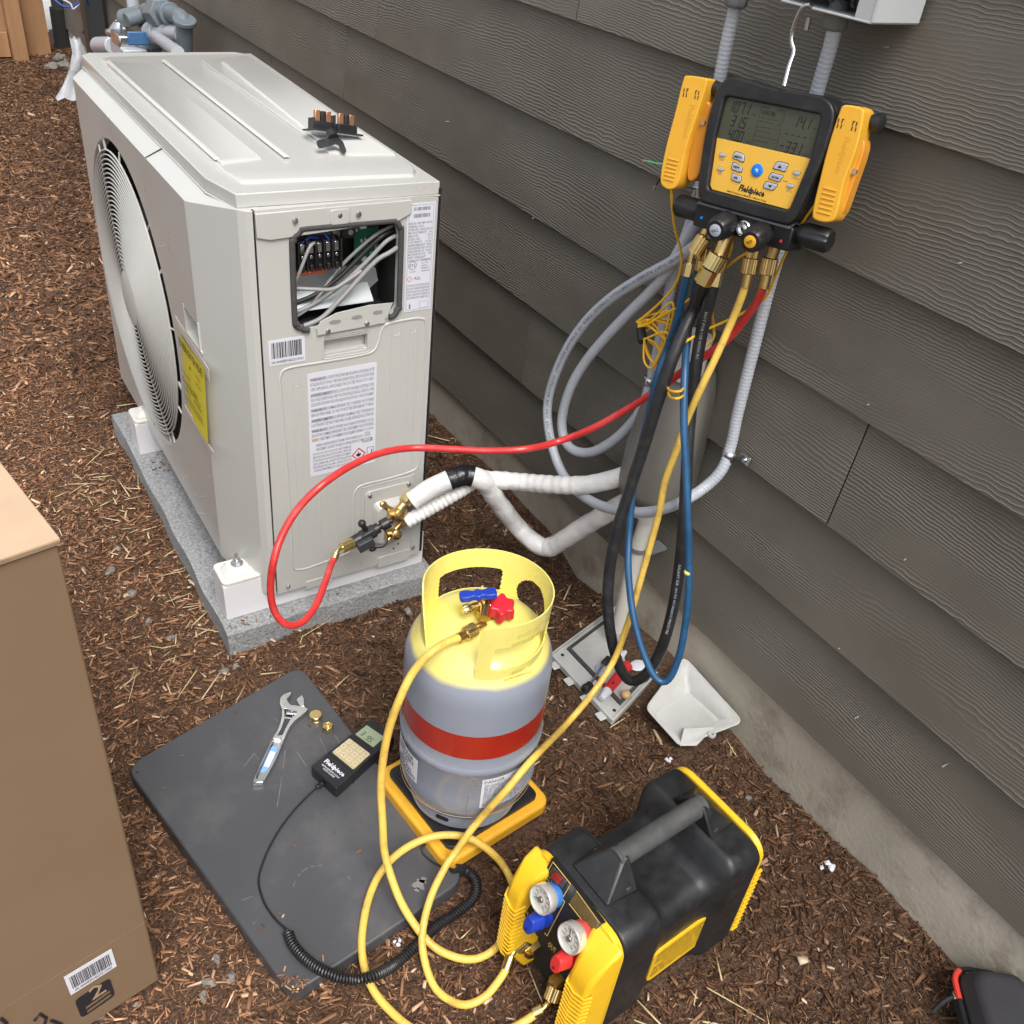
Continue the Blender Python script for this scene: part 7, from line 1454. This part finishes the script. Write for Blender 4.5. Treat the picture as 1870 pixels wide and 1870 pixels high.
for k in range(3): b.box((w_/2, -.0035, HT-.0005-k*.0018), (w_, .001, .0008))
b.obj('corrugated_edge', card_in, cb_)
CFm = Matrix(((-1, 0, 0, 0), (0, 0, -1, -.0005), (0, 1, 0, 0), (0, 0, 0, 1)))      # (−w, z) on the near face
b = B(CFm); b.box((-w_/2, .168, 0), (w_, .0010, .0004)); b.obj('crease', mat('fold line', (.235, .16, .10), .85), cb_)
def cl(px, py): 
    n = CBM.to_3x3() @ V((0, -1, 0)); d = ray(px, py); P_ = CBM.inverted() @ (CAM+d*((CBM.translation-CAM).dot(n)/d.dot(n))); return (-P_.x, P_.z)
ZZ = lambda a, c: (90+a/8.905, 1680+c/8.905)
st_ = [cl(*ZZ(*q)) for q in ((228, 920), (1003, 458), (1092, 738), (345, 1215))]
b = B(CFm); b.prism(st_, .0004, .001); s_ = b.obj('sticker', paper, cb_)
def biq(P, u, v): return tuple((P[0][i]*(1-u)+P[1][i]*u)*(1-v)+(P[3][i]*(1-u)+P[2][i]*u)*v for i in (0, 1))
b = B(CFm); rr = random.Random(4); t = .08
while t < .92:
    a = rr.choice((1, 1, 2, 3))*.0075; b.prism([biq(st_, t, .16), biq(st_, min(.93, t+a), .16), biq(st_, min(.93, t+a), .76), biq(st_, t, .76)], .0010, .0013); t += a+rr.choice((1, 1, 2))*.0075
o_ = biq(st_, .1, .93); e_ = biq(st_, .9, .93); dx = V((e_[0]-o_[0], e_[1]-o_[1], 0)); b.text('S/N: 3404345E9014A22921150021', .0085, frame((o_[0], o_[1], .0013), dx.normalized(), V((-dx.y, dx.x, 0)).normalized(), (0, 0, 1)), max_w=dx.length); b.obj('barcode', ink, s_)
bk_ = [cl(*ZZ(*q)) for q in ((405, 1300), (975, 930), (1068, 1215), (520, 1590))]
h1 = [biq(bk_, *q) for q in ((.18, .62), (.90, .58), (.90, .70), (.18, .74))]; h2 = [biq(bk_, *q) for q in ((.18, .82), (.90, .78), (.90, .90), (.18, .94))]
b = B(CFm); b.plate(rpoly(bk_, .008, 3), [h1, h2], .0008); m_ = b.obj('stacking_mark', ink, cb_)
b = B(CFm); o_ = biq(bk_, .38, .50); e_ = biq(bk_, .8, .50); dx = V((e_[0]-o_[0], e_[1]-o_[1], 0)); b.text('2', .046, frame((o_[0], o_[1], .0012), dx.normalized()*1.0, V((-dx.y, dx.x, 0)).normalized(), (0, 0, 1))); b.obj('lettering', card_in, m_)
for pts in (((0, 1858), (12, 1868)), ((62, 1862), (72, 1850), (84, 1858), (80, 1870)), ((92, 1862), (112, 1869))): b = B(CFm); b.tube([(*cl(*p), .0010) for p in pts], .0022, 5); b.obj('printed_symbol', ink, cb_)
# hard case bottom right
kc = [onz(*q, .09) for q in ((1772, 1742), (1900, 1752), (1930, 1960), (1790, 1960))]; kM = TR(kc[0].x, kc[0].y, 0)
ks_ = thing('zip_case', 'charcoal hard-shell zip case with red piping in the lower right corner', 'case', kM)
c0_, c1_ = onz(1757, 1745, .085), onz(1800, 1900, .085); ey_ = (c1_-c0_).normalized(); ex_ = V((-ey_.y, ey_.x, 0)); 
if ex_.x < 0: ex_ = -ex_
KC = frame((c0_.x, c0_.y, .01), ex_, ey_, (0, 0, 1)); 
def casep(o): return rrect(.0+o, 0+o, .30-o, .24-o, .03)
b = B(KC); b.prism(casep(0), .0, .034); b.prism(casep(0), .034, .074, scale_top=casep(.016)); b.obj('case_shell', case_m, ks_, world=kM, bevel=.010, seg=4)
b = B(KC); P_ = [V((x, y, .036)) for x, y in casep(-.003)]; n = len(P_); 
b.tube(P_+[P_[0]], .0042, 8); b.obj('piping', black, ks_, world=kM)
b = B(KC); idx = [i for i, p in enumerate(P_) if p.x < .016 and p.y < .05]; Q = sorted([P_[i] for i in idx], key=lambda p: math.atan2(p.y-.03, p.x-.03)); Q = [V((-.0035, .052, .037))]+sorted([p+V((0, 0, .001)) for p in Q], key=lambda p: -p.y+p.x); b.tube(even(smooth3(Q, 3), .004), .0046, 8); b.obj('red_piping', mat('red rubber', (.75, .06, .04), .4), ks_, world=kM)
b = B(KC); b.tube(smooth3([(-.006, .045, .03), (-.02, .05, .02), (-.035, .062, .004)], 5), .004, 8); b.obj('zip_pull', black, ks_, world=kM); b = B(KC); b.box((-.006, .045, .032), (.008, .012, .006)); b.obj('zip_slider', steel, ks_, world=kM, bevel=.001)
bpy.context.view_layer.update()
